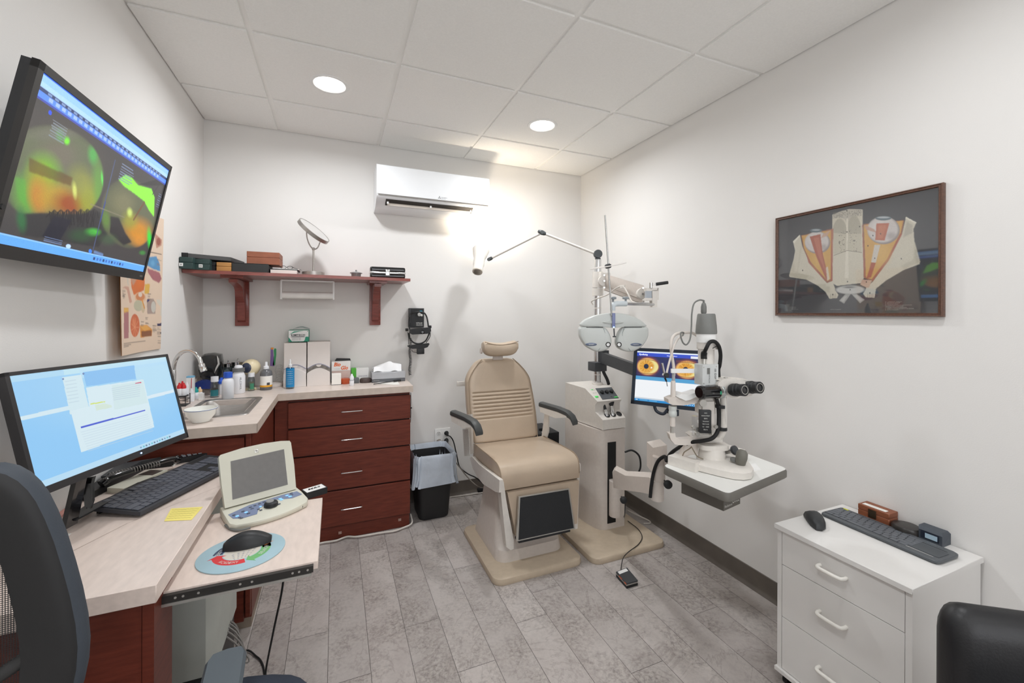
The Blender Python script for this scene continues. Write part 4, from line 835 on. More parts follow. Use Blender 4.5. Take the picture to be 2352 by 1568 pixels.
    m = MB(); m.lathe([(.009, 0), (.010, .003), (.010, .010), (.008, .012)], s(1529.5, 861, 0), -FW, 20); m.cyl(s(1527, 867, 0), s(1531, 876, 0), .004, .003); m.cyl(s(1531, 876, 0), s(1533, 887, 0), .0012); m.build('fixation_light', black, t)
    # camera box
    e = .045
    p0 = s(1613.7, 838, -.03); L = V((-.75, .66, 0)); w1 = (s(1595, 835, .02)-p0); w1.z = 0; w2 = s(1650, 840, -.005)-p0; w2.z = 0
    h = (885-838)*1.63/F
    m = MB(); m.slab([p0, p0+w2, p0+w2+w1, p0+w1], (0, 0, -h), r=.003); m.build('camera', M('camera_grey', (202, 205, 204), .4), t)
    u2 = w2.normalized(); n2 = V((u2.y, -u2.x, 0)); n2 = n2 if n2.dot(FW) < 0 else -n2; W = w2.length
    text('HITACHI', frame(p0+u2*(W*.42)-UP*h*.68+n2*.0006, -UP, u2), h*.42, .0062, dgrey, t); text('ISI DSP', frame(p0+u2*(W*.80)-UP*h*.48+n2*.0006, -UP, u2), h*.52, .009, dgrey, t)
    m = MB(); m.slab([p0+u2*(W*.28)-UP*h*.16+n2*.0004, p0+u2*(W*.46)-UP*h*.16+n2*.0004, p0+u2*(W*.46)-UP*h*.46+n2*.0004, p0+u2*(W*.28)-UP*h*.46+n2*.0004], n2*.0004); m.build('serial_label', mgrey, t)
    for fx, fz in ((.88, .1), (.88, .88), (.08, .12), (.08, .9)):
        m = MB(); m.lathe([(.0022, 0), (.0024, .0012), (.001, .0014)], p0+u2*(W*fx)-UP*h*fz, n2, 10); m.build('screw', silver, t)
    cc = p0+(w1+w2)*.5
    m = MB()
    m.cyl(cc+u2*.012, cc+u2*.012+UP*.03, .006); m.build('connector', silver, t); m = MB(); m.cyl(cc-u2*.012, cc-u2*.012+UP*.022, .007); m.build('connector', silver, t)
    m = MB(); a = cc-u2*.012+UP*.02; m.tube([a, a+UP*.02, s(1622, 800, -.02), s(1630, 786, -.02), s(1641, 784, -.02), s(1651, 795, -.01), s(1655, 815, 0), s(1653, 838, .01), s(1650, 850, .02), s(1652, 880, .03)], lambda v: .0115 if v < .14 else .0072, 12); m.build('camera_hose', rubber, t)
    m = MB(); m.tube([cc+u2*.012+UP*.028, cc+u2*.012+UP*.05, s(1642, 797, -.01), s(1650, 793, 0)], .0015, 6); m.build('thin_wire', dgrey, t)
    # black cylinder and binocular head
    a, b_ = s(1606, 901, -.05), s(1646, 899, -.02)
    m = MB(); dd = (b_-a).normalized(); LL = (b_-a).length; m.lathe([(.020, -.002), (.0255, .003), (.0262, .01), (.0262, .016), (.0250, .017), (.0250, LL)], a, dd, 36); m.build('beam_splitter', blackg, t)
    m = MB(); m.lathe([(.0268, LL), (.027, LL+.006), (.0262, LL+.010)], a, dd, 36); m.build('splitter_ring', silver, t); m = MB(); m.lathe([(.0255, LL+.010), (.0275, LL+.012), (.0275, LL+.022), (.024, LL+.024)], a, dd, 24); m.build('knurled_ring', M('ring_grey', (180, 184, 184), .35, .5), t)
    m = MB(); m.box((-.003, -.006, -.001), (.003, .006, .0008), mx=frame(a+dd*(LL+.0045)-FW*.0268, RT, UP)); m.build('green_mark', M('mark_green', (40, 150, 110), .4, var=0), t)
    text('BOOD', frame(a+dd*LL*.55-FW*.0254, RT, UP), .02, .006, mgrey, t)
    m = MB(); P = [(1650, 880), (1660, 871), (1678, 869), (1700, 872), (1712, 876), (1712, 905), (1695, 915), (1682, 916), (1660, 908), (1650, 906)]
    m.slab([s(*p_, -.03) for p_ in P], FW*.065, r=.012, seg=3); m.build('binocular_body', beige2, t, ang=50)
    m = MB(); P = [(1690, 869), (1722, 873), (1732, 878), (1728, 908), (1712, 912), (1692, 905)]; m.slab([s(*p_, .0) for p_ in P], FW*.05, r=.01, seg=3); m.build('prism_housing', beige2, t, ang=50)
    m = MB(); m.box(s(1648, 873, -.02), s(1664, 866, .04), r=.003); m.build('top_plate', beige2, t); m = MB(); m.cyl(s(1667, 873, -.01), s(1667, 866, -.01), .0075); m.build('top_screw', silver, t)
    for (x0, y0, d0), (x1, y1, d1) in (((1686, 895, -.05), (1711, 895.5, -.095)), ((1722, 889, -.02), (1746, 890, -.065))):
        a, b_ = s(x0, y0, d0), s(x1, y1, d1); dd = (b_-a).normalized(); LL = (b_-a).length
        m = MB(); m.lathe([(.021, -.012), (.024, -.004), (.0245, LL*.28), (.022, LL*.32), (.0225, LL*.55), (.0205, LL*.6), (.0225, LL*.7), (.0225, LL*.97), (.019, LL), (.0125, LL*.99), (.011, LL*.93), (.002, LL*.92)], a, dd, 36); ep = m.build('eyepiece', black, t)
        m = MB(); m.lathe([(.0105, LL*.935), (.006, LL*.95), (.001, LL*.952)], a, dd, 24); m.build('ocular_lens', blackg, ep)
        m = MB(); m.lathe([(.0145, LL*1.001), (.0155, LL*1.004), (.0165, LL*1.001)], a, dd, 36, caps=False); m.build('ring_line', silver, ep)
    # black hose strapped to the arm, running to the stand
    m = MB(); m.tube([s(1645, 912, .0), s(1650, 935, -.0), s(1651, 965, -.0), s(1648, 990, -.01), s(1636, 1006, -.02), s(1615, 1012, -.01), s(1585, 1016, .03), s(1560, 1027, .08), s(1540, 1042, .13), s(1531, 1058, .16), s(1527, 1048, .18), s(1512, 1058, .2), s(1502, 1082, .22), s(1496, 1115, .22), s(1493.5, 1142, .22)], .0075, 12, 6); m.build('cable_hose', rubber, t)
    for x, y in ((1655, 933), (1658, 984)):
        m = MB(); c = s(x, y, 0); m.lathe([(.019, -.006), (.0195, 0), (.019, .006)], c, UP, 20); m.build('strap', black, t)
    # breath shield
    m = MB(); P = [(1667, 868), (1700, 866), (1745, 868), (1754, 872), (1757, 880), (1759, 940), (1757, 968), (1748, 978), (1730, 981), (1690, 982), (1669, 980)]
    m.slab([s(*p_, .02) for p_ in P], FW*.0018); m.build('breath_shield', shield_m, t)
    m = MB(); m.tube([s(1665.5, 890, -.04), s(1666, 930, -.03), s(1668, 975, -.01), s(1669, 982, 0)], .0011, 6); m.build('cord', white, t)
    m = MB(); m.tube([s(1588, 1025, .0), s(1594, 1036, -.01), s(1602, 1048, -.01), s(1615, 1054, -.01)], .0022, 8); m.tube([s(1568, 1046, .03), s(1572, 1038, .02), s(1584, 1030, .01), s(1588, 1026, 0)], .0022, 8); m.build('base_cable', M('cable_taupe', (130, 118, 100), .5), t)
slit_lamp()
def floor_bits():
    z = .004
    t = thing('foot_switch', 'small black foot switch with cord on the floor by the instrument stand', 'foot switch', onz(1438, 1335, 0))
    q = [onz(1415, 1324, .0), onz(1439, 1351.5, .0), onz(1465, 1344, 0), onz(1440, 1314, 0)]
    m = MB(); m.slab(q, (0, 0, .012), r=.002); m.build('base', black, t)
    q2 = [V((p.x, p.y, .012)) for p in q]; c = sum(q2, V((0, 0, 0)))/4
    m = MB(); m.slab([p+(c-p)*.03 for p in q2], (0, 0, .007)); m.build('rim', silver, t)
    m = MB(); m.slab([p+(c-p)*.0+UP*.007 for p in q2], (0, 0, .007), r=.002); m.build('pedal', dgrey, t)
    m = MB(); a, b, d, e = [p+UP*.0142 for p in q2]; m.slab([e+(a-e)*.12+(d-e)*.04, e+(a-e)*.9+(d-e)*.04, e+(a-e)*.9+(d-e)*.24, e+(a-e)*.12+(d-e)*.24], (0, 0, .0006)); m.build('label', white, t)
    m = MB(); u = (b-a); n = V((u.y, -u.x, 0)).normalized(); n = n if n.dot(FW) < 0 else -n
    m.slab([a+u*.3-UP*.006+n*.0008, a+u*.6-UP*.006+n*.0008, a+u*.6-UP*.001+n*.0008, a+u*.3-UP*.001+n*.0008], n*.001); m.slab([a+u*.82+(d-a)*0-UP*.006+n*.001, b-UP*.006+n*.001, b-UP*.001+n*.001, a+u*.82-UP*.001+n*.001], n*.001); m.build('orange_strip', M('strip_orange', (214, 96, 52), .5), t)
    m = MB(); m.tube([at(1436, 1158, 2.2), at(1435, 1180, 2.22), onz(1434, 1189, .04), onz(1446, 1199, .038), onz(1466, 1215, .038), onz(1475, 1233, .038), onz(1466, 1250, .038), onz(1445, 1266, .038), onz(1432, 1280, .03), onz(1427, 1300, .008), onz(1426, 1318, .01)], .0022, 8); m.build('cord', rubber, t)
    t = thing('waste_bin', 'black waste bin with white plastic liner between the drawer cabinet and outlet', 'waste bin', (.60, 2.9, 0))
    def rr(hx, hy, z, r=.04, dx=0): return rrect(.612+dx, 2.888, hx, hy, r, z, 5)
    m = MB(); m.rings([rr(.095, .105, 0), rr(.10, .11, .01), rr(.125, .135, .36), rr(.128, .138, .40), rr(.122, .132, .40), rr(.10, .11, .03)]); m.build('bin_body', M('bin_black', (36, 36, 37), .5, bump=.3, bs=500), t)
    rn = random.Random(4); N = 72; prof = [(.110, .118, .15), (.119, .129, .33), (.128, .138, .425), (.134, .144, .437), (.139, .149, .42), (.137, .147, .36), (.142, .152, .29), (.152, .160, .235)]
    rings = []
    for i, (hx, hy, z) in enumerate(prof):
        ring = rrect(.612, 2.888, hx, hy, .045, z, 17)
        k = .0 if i < 1 else (.003 if i < 4 else .0065)
        rings.append([p + V(((p.x-.612)*k*8*math.sin(j*1.9+i*.4), (p.y-2.888)*k*8*math.sin(j*1.3+i*.7), (0 if i < 7 else .012*math.sin(j*.31)) + k*.8*math.sin(j*.7+i))) for j, p in enumerate(ring)])
    lm = M('liner_film', (214, 224, 236), .3, trans=.25, var=.04, vs=30, bump=1, bs=26)
    m = MB(); m.rings(rings, caps=False); m.build('liner', lm, t, ang=80)
    m = MB(); m.slab([(.55, 2.85, .36), (.59, 2.80, .39), (.63, 2.86, .33), (.59, 2.93, .30)], (.01, .02, .02), r=.004); m.box((.64, 2.88, .30), (.68, 2.92, .345), r=.01); one(m, 'crumpled_paper', paper, 'crumpled white paper lying inside the lined waste bin', 'paper')
    # wall outlet with plugs
    t = thing('wall_outlet', 'white two-gang wall outlet behind the waste bin', 'outlet', (.735, WB, .45))
    x0, x1, z0, z1 = .679, .795, .388, .512; y = WB-.001
    m = MB(); m.box((x0, y-.006, z0), (x1, y, z1), r=.003); m.build('cover_plate', white, t)
    for cx, cz in ((.708, .478), (.708, .424), (.764, .478), (.764, .424)):
        m = MB(); m.lathe([(.017, 0), (.016, .0018), (.001, .002)], (cx, y-.006, cz), (0, -1, 0), 24); so = m.build('socket', M('socket_white', (222, 222, 220), .35), t)
        m = MB(); 
        for dx in (-.006, .006): m.box((cx+dx-.0012, y-.0086, cz), (cx+dx+.0012, y-.0078, cz+.009))
        m.cyl((cx, y-.0078, cz-.006), (cx, y-.0086, cz-.006), .0022, seg=10); m.build('socket_holes', dgrey, so)
    def cord(name, mat, cx, cz, pts, r, lab, plug):
        m = MB(); m.lathe([(.016, 0), (.017, .006), (.012, .018), (.007, .03), (.0045, .034)], (cx, y-.0085, cz), (plug*.35, -1, -.45), 18); c = m.build(name, mat); tag(c, lab, 'cord')
        m = MB(); m.tube(pts, r, 8); k = m.build('flex', mat); k.parent = c; rebase_pair(c, k)
    def rebase_pair(c, k):
        pass
    cord('cable', rubber, .764, .478, [(.772, WB-.035, .462), ony(1035, 1003, 3.03), ony(1042, 1015, 3.03), ony(1049, 1045, 3.03), ony(1056, 1072, 3.02), ony(1075, 1088, 3.0), onz(1095, 1098, .15), onz(1118, 1118, .012)], .0042, 'black power cord in the upper right socket of the wall outlet', .3)
    cord('cable', black, .764, .424, [(.770, WB-.035, .405), ony(1030, 1020, 3.03), ony(1037, 1040, 3.03), ony(1036, 1060, 3.02), ony(1031, 1083, 3.0)], .003, 'short black cord in the lower right socket, dropping behind the bin', .2)
    cord('cable', M('cord_grey', (128, 120, 112), .5), .708, .424, [(.718, WB-.035, .405), ony(1020, 1022, 3.03), ony(1040, 1052, 3.0), ony(1060, 1078, 2.98), ony(1080, 1102, 2.95), ony(1100, 1118, 2.9), onz(1118, 1120, .02)], .0038, 'grey cord in the lower left socket of the wall outlet', .3)
    m = MB(); m.tube([onz(1000, 1146, .006), onz(1060, 1138, .006), onz(1110, 1131, .006), onz(1135, 1128, .006)], .004, 8); one(m, 'floor_cable', M('cable_white', (206, 200, 192), .5), 'pale cable lying along the floor from the bin to the exam chair', 'cable')
    m = MB(); a = onz(1098, 1131, 0); m.box(a, a+V((.10, .04, .022)), r=.004); one(m, 'power_adapter', black, 'black power adapter on the floor behind the exam chair', 'power adapter')
    m = MB(); p = [onz(x, y, .012) for x, y in ((724, 1250), (745, 1245), (772, 1241), (797, 1232), (822, 1232), (870, 1224), (905, 1219), (925, 1212))] + [V((.455, 2.74, .02)), V((.458, 2.80, .05))]
    m.tube(p, .005, 8); one(m, 'floor_cable', M('cable_white', ()), 'pale cable clipped along the foot of the drawer cabinet', 'cable')
    for x, y in ((781, 1223), (918, 1193)):
        c = ony(x, y, 2.75); m = MB(); m.box(c-V((.009, .003, .008)), c+V((.009, .001, .008)), r=.001); one(m, 'cable_clip', M('clip_clear', (170, 140, 130), .3), 'small cable clip stuck low on the drawer cabinet, %s one' % ('left' if x < 800 else 'right'), 'clip', 'cable clips on the cabinet')
    m = MB(); m.tube([onz(1442, 1172, .02), onz(1465, 1183, .03), onz(1490, 1195, .006), onz(1493, 1201, .006), onz(1478, 1202, .006)], .004, 8); one(m, 'floor_cable', M('cable_white', ()), 'short pale cable loop on the floor between the stand plate and right wall', 'cable')
    m = MB(); m.tube([at(1435, 1038, 2.45), at(1452, 1034, 2.45), at(1468, 1047, 2.45), at(1471, 1072, 2.45), at(1463, 1092, 2.45)], .0055, 8); one(m, 'hanging_cable', rubber, 'black cable looping out behind the column of the instrument stand', 'cable')
    t = thing('black_case', 'black case with a small white label on the floor behind the exam chair', 'case', (1.40, 2.75, 0))
    q = onz(1288, 1020, .50); m = MB(); m.box((1.325, 2.72, .40), (1.52, 3.0, .50), r=.006); m.build('case_body', black, t); m = MB(); m.box((1.33, 2.74, .02), (1.50, 2.98, .399), r=.006); m.build('lower_box', dgrey, t)
    m = MB(); m.box((1.40, 2.80, .50), (1.45, 2.815, .515), r=.003); m.build('latch', rubber, t); m = MB(); m.box((1.395, 2.735, .5), (1.445, 2.765, .5015)); m.build('label', white, t)
floor_bits()
# ================================================================== wall television, poster, framed picture
def slabframe(m, P, a0, b0, a1, b1, bw, h, th, r=.002):
    for q in ((a0, b0, a1, b0+bw[0]), (a0, b1-bw[1], a1, b1), (a0, b0, a0+bw[2], b1), (a1-bw[3], b0, a1, b1)):
        m.slab([P(q[0], q[1], h), P(q[2], q[1], h), P(q[2], q[3], h), P(q[0], q[3], h)], -P.n*th, r=r, seg=1)
class Plane:
    def __init__(s, o, u, w): s.o, s.u = V(o), V(u).normalized(); w = V(w); s.w = (w-s.u*w.dot(s.u)).normalized(); s.n = s.u.cross(s.w).normalized(); s.n = s.n if s.n.dot(O-s.o) > 0 else -s.n
    def __call__(s, a, b, h=0): return s.o+s.u*a+s.w*b+s.n*h
def television():
    t = thing('wall_television', 'black wall television tilted down, showing two green and orange retina scans', 'television', (WL+.05, 1.55, 1.7))
    P = Plane((-.586, 1.228, 1.885), (.022, .671, 0), (-.076, -.059, -.372)); W, Hh = .672, .38
    s = Img(400, 226, (62, 60, 60), [(270, 180), (1085, 815), (865, 1455), (-203, 1245)])
    def hb(v0, v1, c, al=1, u0=0, u1=1): s.rect(u0, v0, u1, v1, c, al)
    s.ell((330, 800), 420, 380, (84, 78, 70), .8, soft=1)
    # left retina
    L = (330, 830); bg0 = s.a.copy()
    s.ell(L, 320, 300, (96, 104, 78), 1, soft=.25); s.ell((330, 700), 200, 150, (112, 104, 92), .8, soft=1); s.ell((80, 950), 130, 190, (96, 158, 60), .95, soft=1); s.ell((225, 800), 150, 160, (116, 170, 40), 1, soft=1); s.ell((180, 900), 120, 200, (170, 150, 40), .8, soft=1)
    s.ell((160, 960), 90, 150, (192, 110, 44), .8, soft=1); s.ell((300, 960), 190, 140, (184, 150, 44), .85, soft=1); s.ell((400, 1000), 170, 110, (150, 66, 20), .95, soft=1); s.ell((520, 980), 110, 170, (150, 160, 40), .8, soft=1); s.ell((600, 900), 60, 240, (100, 160, 60), .7, soft=1)
    s.ell((470, 870), 120, 140, (150, 150, 66), .6, soft=1); s.ell((425, 920), 22, 70, (206, 214, 110), .9, soft=1, rotd=12)
    s.poly([(120, 700), (420, 840), (400, 890), (110, 790)], (96, 60, 20), .7, soft=3); s.poly([(0, 820), (80, 840), (60, 1000), (10, 960)], (90, 165, 60), .6, soft=4)
    s.ell((355, 570), 40, 50, (70, 190, 60), .9, soft=1); s.ell((400, 605), 28, 36, (120, 240, 40), 1, soft=1); s.ell((575, 700), 45, 80, (80, 170, 80), .9, soft=1, rotd=-30); s.ell((625, 850), 10, 60, (90, 220, 90), .9, soft=1); s.ell((632, 990), 14, 60, (90, 230, 100), .9, soft=1)
    s.ell((330, 560), 260, 60, (110, 108, 98), .6, soft=1); s.mask((325, 830), 312, 300, bg0, .05)
    s.poly([(0, 1060), (170, 1056), (400, 1070), (600, 1060), (720, 1100), (560, 1290), (0, 1200)], (44, 44, 46), 1, soft=4)
    rn = random.Random(2)
    for k in range(46):
        x = 230+k*7.6; l = rn.uniform(30, 110); s.line((x, 1050+8*math.sin(k)), (x-20+rn.uniform(-20, 30), 1050+l), 2.2, (20, 22, 26), .9)
    s.poly([(260, 1080), (385, 1110), (270, 1265), (160, 1210)], (14, 18, 36), 1, soft=1); s.ell((20, 1100), 50, 110, (40, 110, 60), .8, soft=1, rotd=-30); s.ell((530, 1190), 70, 34, (70, 190, 60), .9, soft=1, rotd=-35); s.ell((450, 1210), 120, 60, (40, 80, 46), .7, soft=1)
    # right retina
    bg1 = s.a.copy(); s.ell((810, 1080), 175, 210, (92, 96, 70), 1, soft=.3); s.ell((760, 1010), 110, 110, (118, 116, 84), .9, soft=1); s.ell((850, 1190), 120, 110, (196, 132, 30), 1, soft=1); s.ell((800, 1120), 70, 80, (150, 150, 50), .8, soft=1); s.ell((860, 1250), 70, 60, (214, 140, 40), .7, soft=1)
    s.mask((812, 1085), 168, 215, bg1, .06)
    s.poly([(740, 860), (790, 832), (830, 850), (870, 900), (960, 925), (978, 980), (965, 1100), (935, 1060), (905, 1000), (840, 950), (770, 900)], (140, 238, 60), 1, soft=3)
    s.ell((800, 1070), 26, 40, (200, 220, 110), .9, soft=1, rotd=20); s.poly([(870, 895), (1000, 868), (1046, 880), (1040, 905), (950, 905)], (34, 34, 34), .9, soft=1); s.line((905, 1010), (825, 1115), 5, (110, 70, 40), .9); s.line((1010, 905), (965, 960), 3, (40, 40, 40), .8)
    s.poly([(660, 1090), (720, 1100), (760, 1200), (800, 1260), (740, 1280), (650, 1200)], (40, 40, 42), 1, soft=4); s.ell((925, 1240), 22, 90, (50, 210, 60), 1, soft=1, rotd=22); s.ell((870, 1330), 30, 20, (60, 150, 60), .7, soft=1); s.ell((630, 1110), 40, 90, (90, 130, 50), .8, soft=1); s.ell((640, 1240), 80, 50, (60, 92, 60), .6, soft=1)
    s.line((725, 740), (520, 1310), 2.4, (70, 84, 120), 1); s.line((635, 1000), (590, 1120), 3, (40, 60, 140), .8)
    s.line((530, 1010), (760, 1100), 2, (140, 130, 110), .6)
    # window furniture
    hb(0, .075, (150, 200, 255)); hb(.045, .08, (175, 215, 255), .8); hb(.078, .10, (40, 60, 110)); hb(.10, .135, (86, 140, 240)); hb(.135, .15, (60, 80, 190), .8)
    for q in range(26): s.rect(.05+q*.034, .082, .07+q*.034, .095, (140, 170, 220), .7); s.rect(.06+q*.033, .106, .08+q*.033, .128, (190, 215, 255), .6)
    hb(.945, 1, (96, 168, 250)); hb(.94, .947, (140, 195, 255))
    for q in range(11): s.rect(.53+q*.024, .962, .545+q*.024, .985, (60, 110, 190) if q % 3 else (20, 40, 90), .9)
    for q in range(7): s.rect(.10+.005*(q % 2), .205+q*.016, .18, .213+q*.016, (130, 140, 150), .8); s.rect(.56, .20+q*.02, .66+.01*(q % 3), .208+q*.02, (120, 135, 165), .8); s.rect(.955, .25+q*.02, .99, .257+q*.02, (130, 150, 190), .6)
    for q in range(3): s.rect(.21, .90+q*.012, .31, .905+q*.012, (110, 130, 170), .7)
    s.ell((345, 1280), 18, 14, (190, 220, 255), 1); s.ell((500, 1315), 12, 14, (60, 130, 230), 1); s.line((530, 1320), (585, 1340), 5, (110, 140, 190), .8); s.ell((300, 430), 12, 14, (30, 80, 240), 1)
    s.rect(0, 0, 1, .006, (60, 110, 230)); s.noise(.12)
    picture(s, [P(0, 0, .0005), P(W, 0, .0005), P(W, Hh, .0005), P(0, Hh, .0005)], 'screen', picture_mat('tv_screen', 1.25, .35), t)
    bz = M('tv_bezel', (40, 38, 37), .42)
    m = MB(); slabframe(m, P, -.018, -.018, W+.011, Hh+.03, (.0178, .0298, .0178, .0108), .004, .014, r=.001); m.build('bezel', bz, t)
    m = MB(); m.slab([P(-.016, -.016, -.006), P(W+.009, -.016, -.006), P(W+.009, Hh+.028, -.006), P(-.016, Hh+.028, -.006)], -P.n*.022, r=.003); m.slab([P(.05, .04, -.028), P(W-.05, .04, -.028), P(W-.05, Hh-.02, -.028), P(.05, Hh-.02, -.028)], -P.n*.025, r=.012); m.build('back_cover', black, t)
    text('VIZIO', frame(P(W-.018, Hh+.016, .0045), P.u, -P.w), .022, .006, silver, t)
    m = MB(); c = P(W*.5, Hh*.5, -.05); m.box((WL+.001, c.y-.06, c.z-.1), (WL+.014, c.y+.06, c.z+.1), r=.002); m.cyl((WL+.01, c.y, c.z), c, .02); m.box(c-V((.012, .05, .05)), c+V((.004, .05, .05)), r=.002); m.build('wall_mount', black, t)
    for q in range(3):
        m = MB(); e = P(-.012, .33-.026*q, .004); m.cyl(e, e+P.n*.003, .006); 
        if q < 2: m.build('side_button', black, t)
television()
def poster():
    t = thing('wall_poster', 'cream anatomical eye poster curling off the left wall below the television', 'poster', (WL+.01, 2.23, 1.2))
    s = Img(150, 216, (226, 203, 181), [(137, -25), (562, 180), (532, 1405), (165, 1475)])
    def E(x, y, rx, ry, c, al=1, soft=.15, r=0): s.ell((x, y), rx, ry, c, al, soft, r)
    s.poly([(437, 300), (462, 300), (458, 420), (455, 470), (435, 440), (410, 380)], (206, 196, 176), 1, 1); E(435, 350, 16, 40, (226, 214, 196)); E(447, 430, 12, 40, (214, 190, 150), 1, .3, 20)
    s.poly([(488, 330), (520, 370), (545, 400), (540, 460), (500, 490), (492, 420)], (190, 140, 120), 1, 1); E(518, 420, 16, 40, (150, 80, 66), .9, .4); E(402, 443, 7, 14, (80, 110, 110)); E(402, 490, 8, 14, (80, 110, 110))
    s.line((390, 515), (540, 550), 1.2, (110, 100, 92)); E(360, 590, 24, 18, (160, 90, 90))
    s.poly([(335, 600), (372, 620), (400, 700), (402, 850), (395, 900), (340, 930), (300, 945), (275, 880), (262, 740), (300, 640)], (214, 118, 66), 1, 1); s.poly([(300, 650), (340, 620), (365, 680), (335, 790), (290, 860), (262, 780)], (196, 150, 124), 1, 2); s.poly([(330, 605), (360, 640), (362, 720), (335, 780), (345, 700)], (232, 206, 160), 1, 1); E(385, 690, 16, 34, (150, 70, 70))
    E(350, 840, 40, 70, (222, 120, 60), .8, 1); s.poly([(405, 840), (447, 840), (440, 930), (400, 930)], (222, 178, 84), 1, 1)
    s.poly([(440, 580), (500, 570), (525, 640), (530, 715), (480, 700), (435, 670), (422, 660)], (92, 150, 196), 1, 1); E(470, 640, 24, 40, (120, 180, 216), .7, 1); s.poly([(425, 690), (480, 710), (525, 730), (540, 790), (520, 830), (470, 800), (430, 730)], (170, 110, 116), 1, 1)
    s.poly([(222, 735), (240, 720), (240, 830), (250, 860), (232, 850)], (206, 200, 186), 1, 1); s.poly([(175, 880), (205, 865), (245, 870), (280, 1010), (255, 1020), (225, 900), (200, 885)], (206, 160, 140), 1, 1)
    E(362, 965, 50, 48, (224, 184, 148)); E(362, 960, 40, 36, (206, 130, 84), .9); E(362, 940, 18, 22, (224, 206, 190)); E(345, 1040, 44, 50, (190, 186, 160)); E(388, 1060, 16, 44, (206, 186, 156)); s.line((380, 990), (400, 1060), 3, (222, 150, 60))
    s.poly([(420, 985), (475, 975), (495, 1020), (490, 1110), (425, 1110)], (170, 150, 140), 1, 1); s.poly([(425, 980), (450, 985), (425, 1010)], (50, 50, 110), 1); E(475, 1050, 18, 50, (200, 196, 186)); s.poly([(500, 985), (530, 985), (548, 1040), (540, 1125), (528, 1125), (532, 1050), (505, 1010)], (214, 208, 194), 1, 1)
    s.poly([(190, 1060), (243, 1060), (243, 1325), (190, 1332)], (178, 124, 124), 1, 0); s.poly([(190, 1060), (243, 1060), (243, 1100), (190, 1105)], (228, 180, 96), 1, 1)
    for k in range(5): s.line((198+k*10, 1100), (198+k*10, 1320), 1, (150, 90, 100), .6)
    E(310, 1215, 46, 98, (208, 112, 74), 1, .08); E(300, 1190, 26, 60, (224, 140, 100), .7, 1)
    for a in range(9): s.line((310, 1230), (310+38*math.cos(a*.7), 1230+80*math.sin(a*.7)), 1, (230, 160, 120), .6)
    s.poly([(358, 1215), (420, 1205), (465, 1245), (463, 1300), (365, 1318)], (220, 150, 70), 1, 1); s.poly([(372, 1262), (460, 1255), (460, 1300), (375, 1312)], (140, 90, 60), 1, 1); s.poly([(360, 1220), (420, 1212), (450, 1240), (400, 1262)], (230, 170, 90), 1, 1)
    s.poly([(505, 1195), (548, 1188), (548, 1212), (505, 1216)], (60, 56, 90), 1); E(535, 1275, 7, 9, (70, 60, 60))
    rn = random.Random(5)
    for k in range(60):
        x, y = rn.choice([(175, 900), (370, 1170), (470, 1210), (505, 600), (430, 930), (410, 1140), (180, 940), (505, 1225), (510, 1300)]); y += rn.randint(0, 60); s.line((x, y), (x+rn.randint(12, 34), y+1), 1, (140, 124, 112), .5)
    for k in range(3): s.line((188, 1372+k*14), (188+[220, 80, 55][k], 1366+k*12-[22, 2, 0][k]), 1, (120, 104, 96), .7)
    x0, x1 = WL+.034, WL+.006; q = [onx(273, 454, x0), onx(376.5, 503.6, x1), onx(369, 800.6, x1), onx(280, 817.6, x0)]
    o = picture(s, q, 'print', picture_mat('poster_print', 0, .55), t, bend=lambda X, Y: np.stack([.010*np.sin(X*PI)*-1, 0*X, 0*X], 1))
    m = MB(); back = [p+V((-.0015, 0, 0)) for p in q]; m.sheet([[back[0]*(1-i/8)+back[1]*(i/8)+V((-.010*math.sin(i/8*PI)-.001, 0, 0)) for i in range(9)], [back[3]*(1-i/8)+back[2]*(i/8)+V((-.010*math.sin(i/8*PI)-.001, 0, 0)) for i in range(9)]]); m.build('backing', M('poster_back', (224, 170, 110), .7), t)
poster()
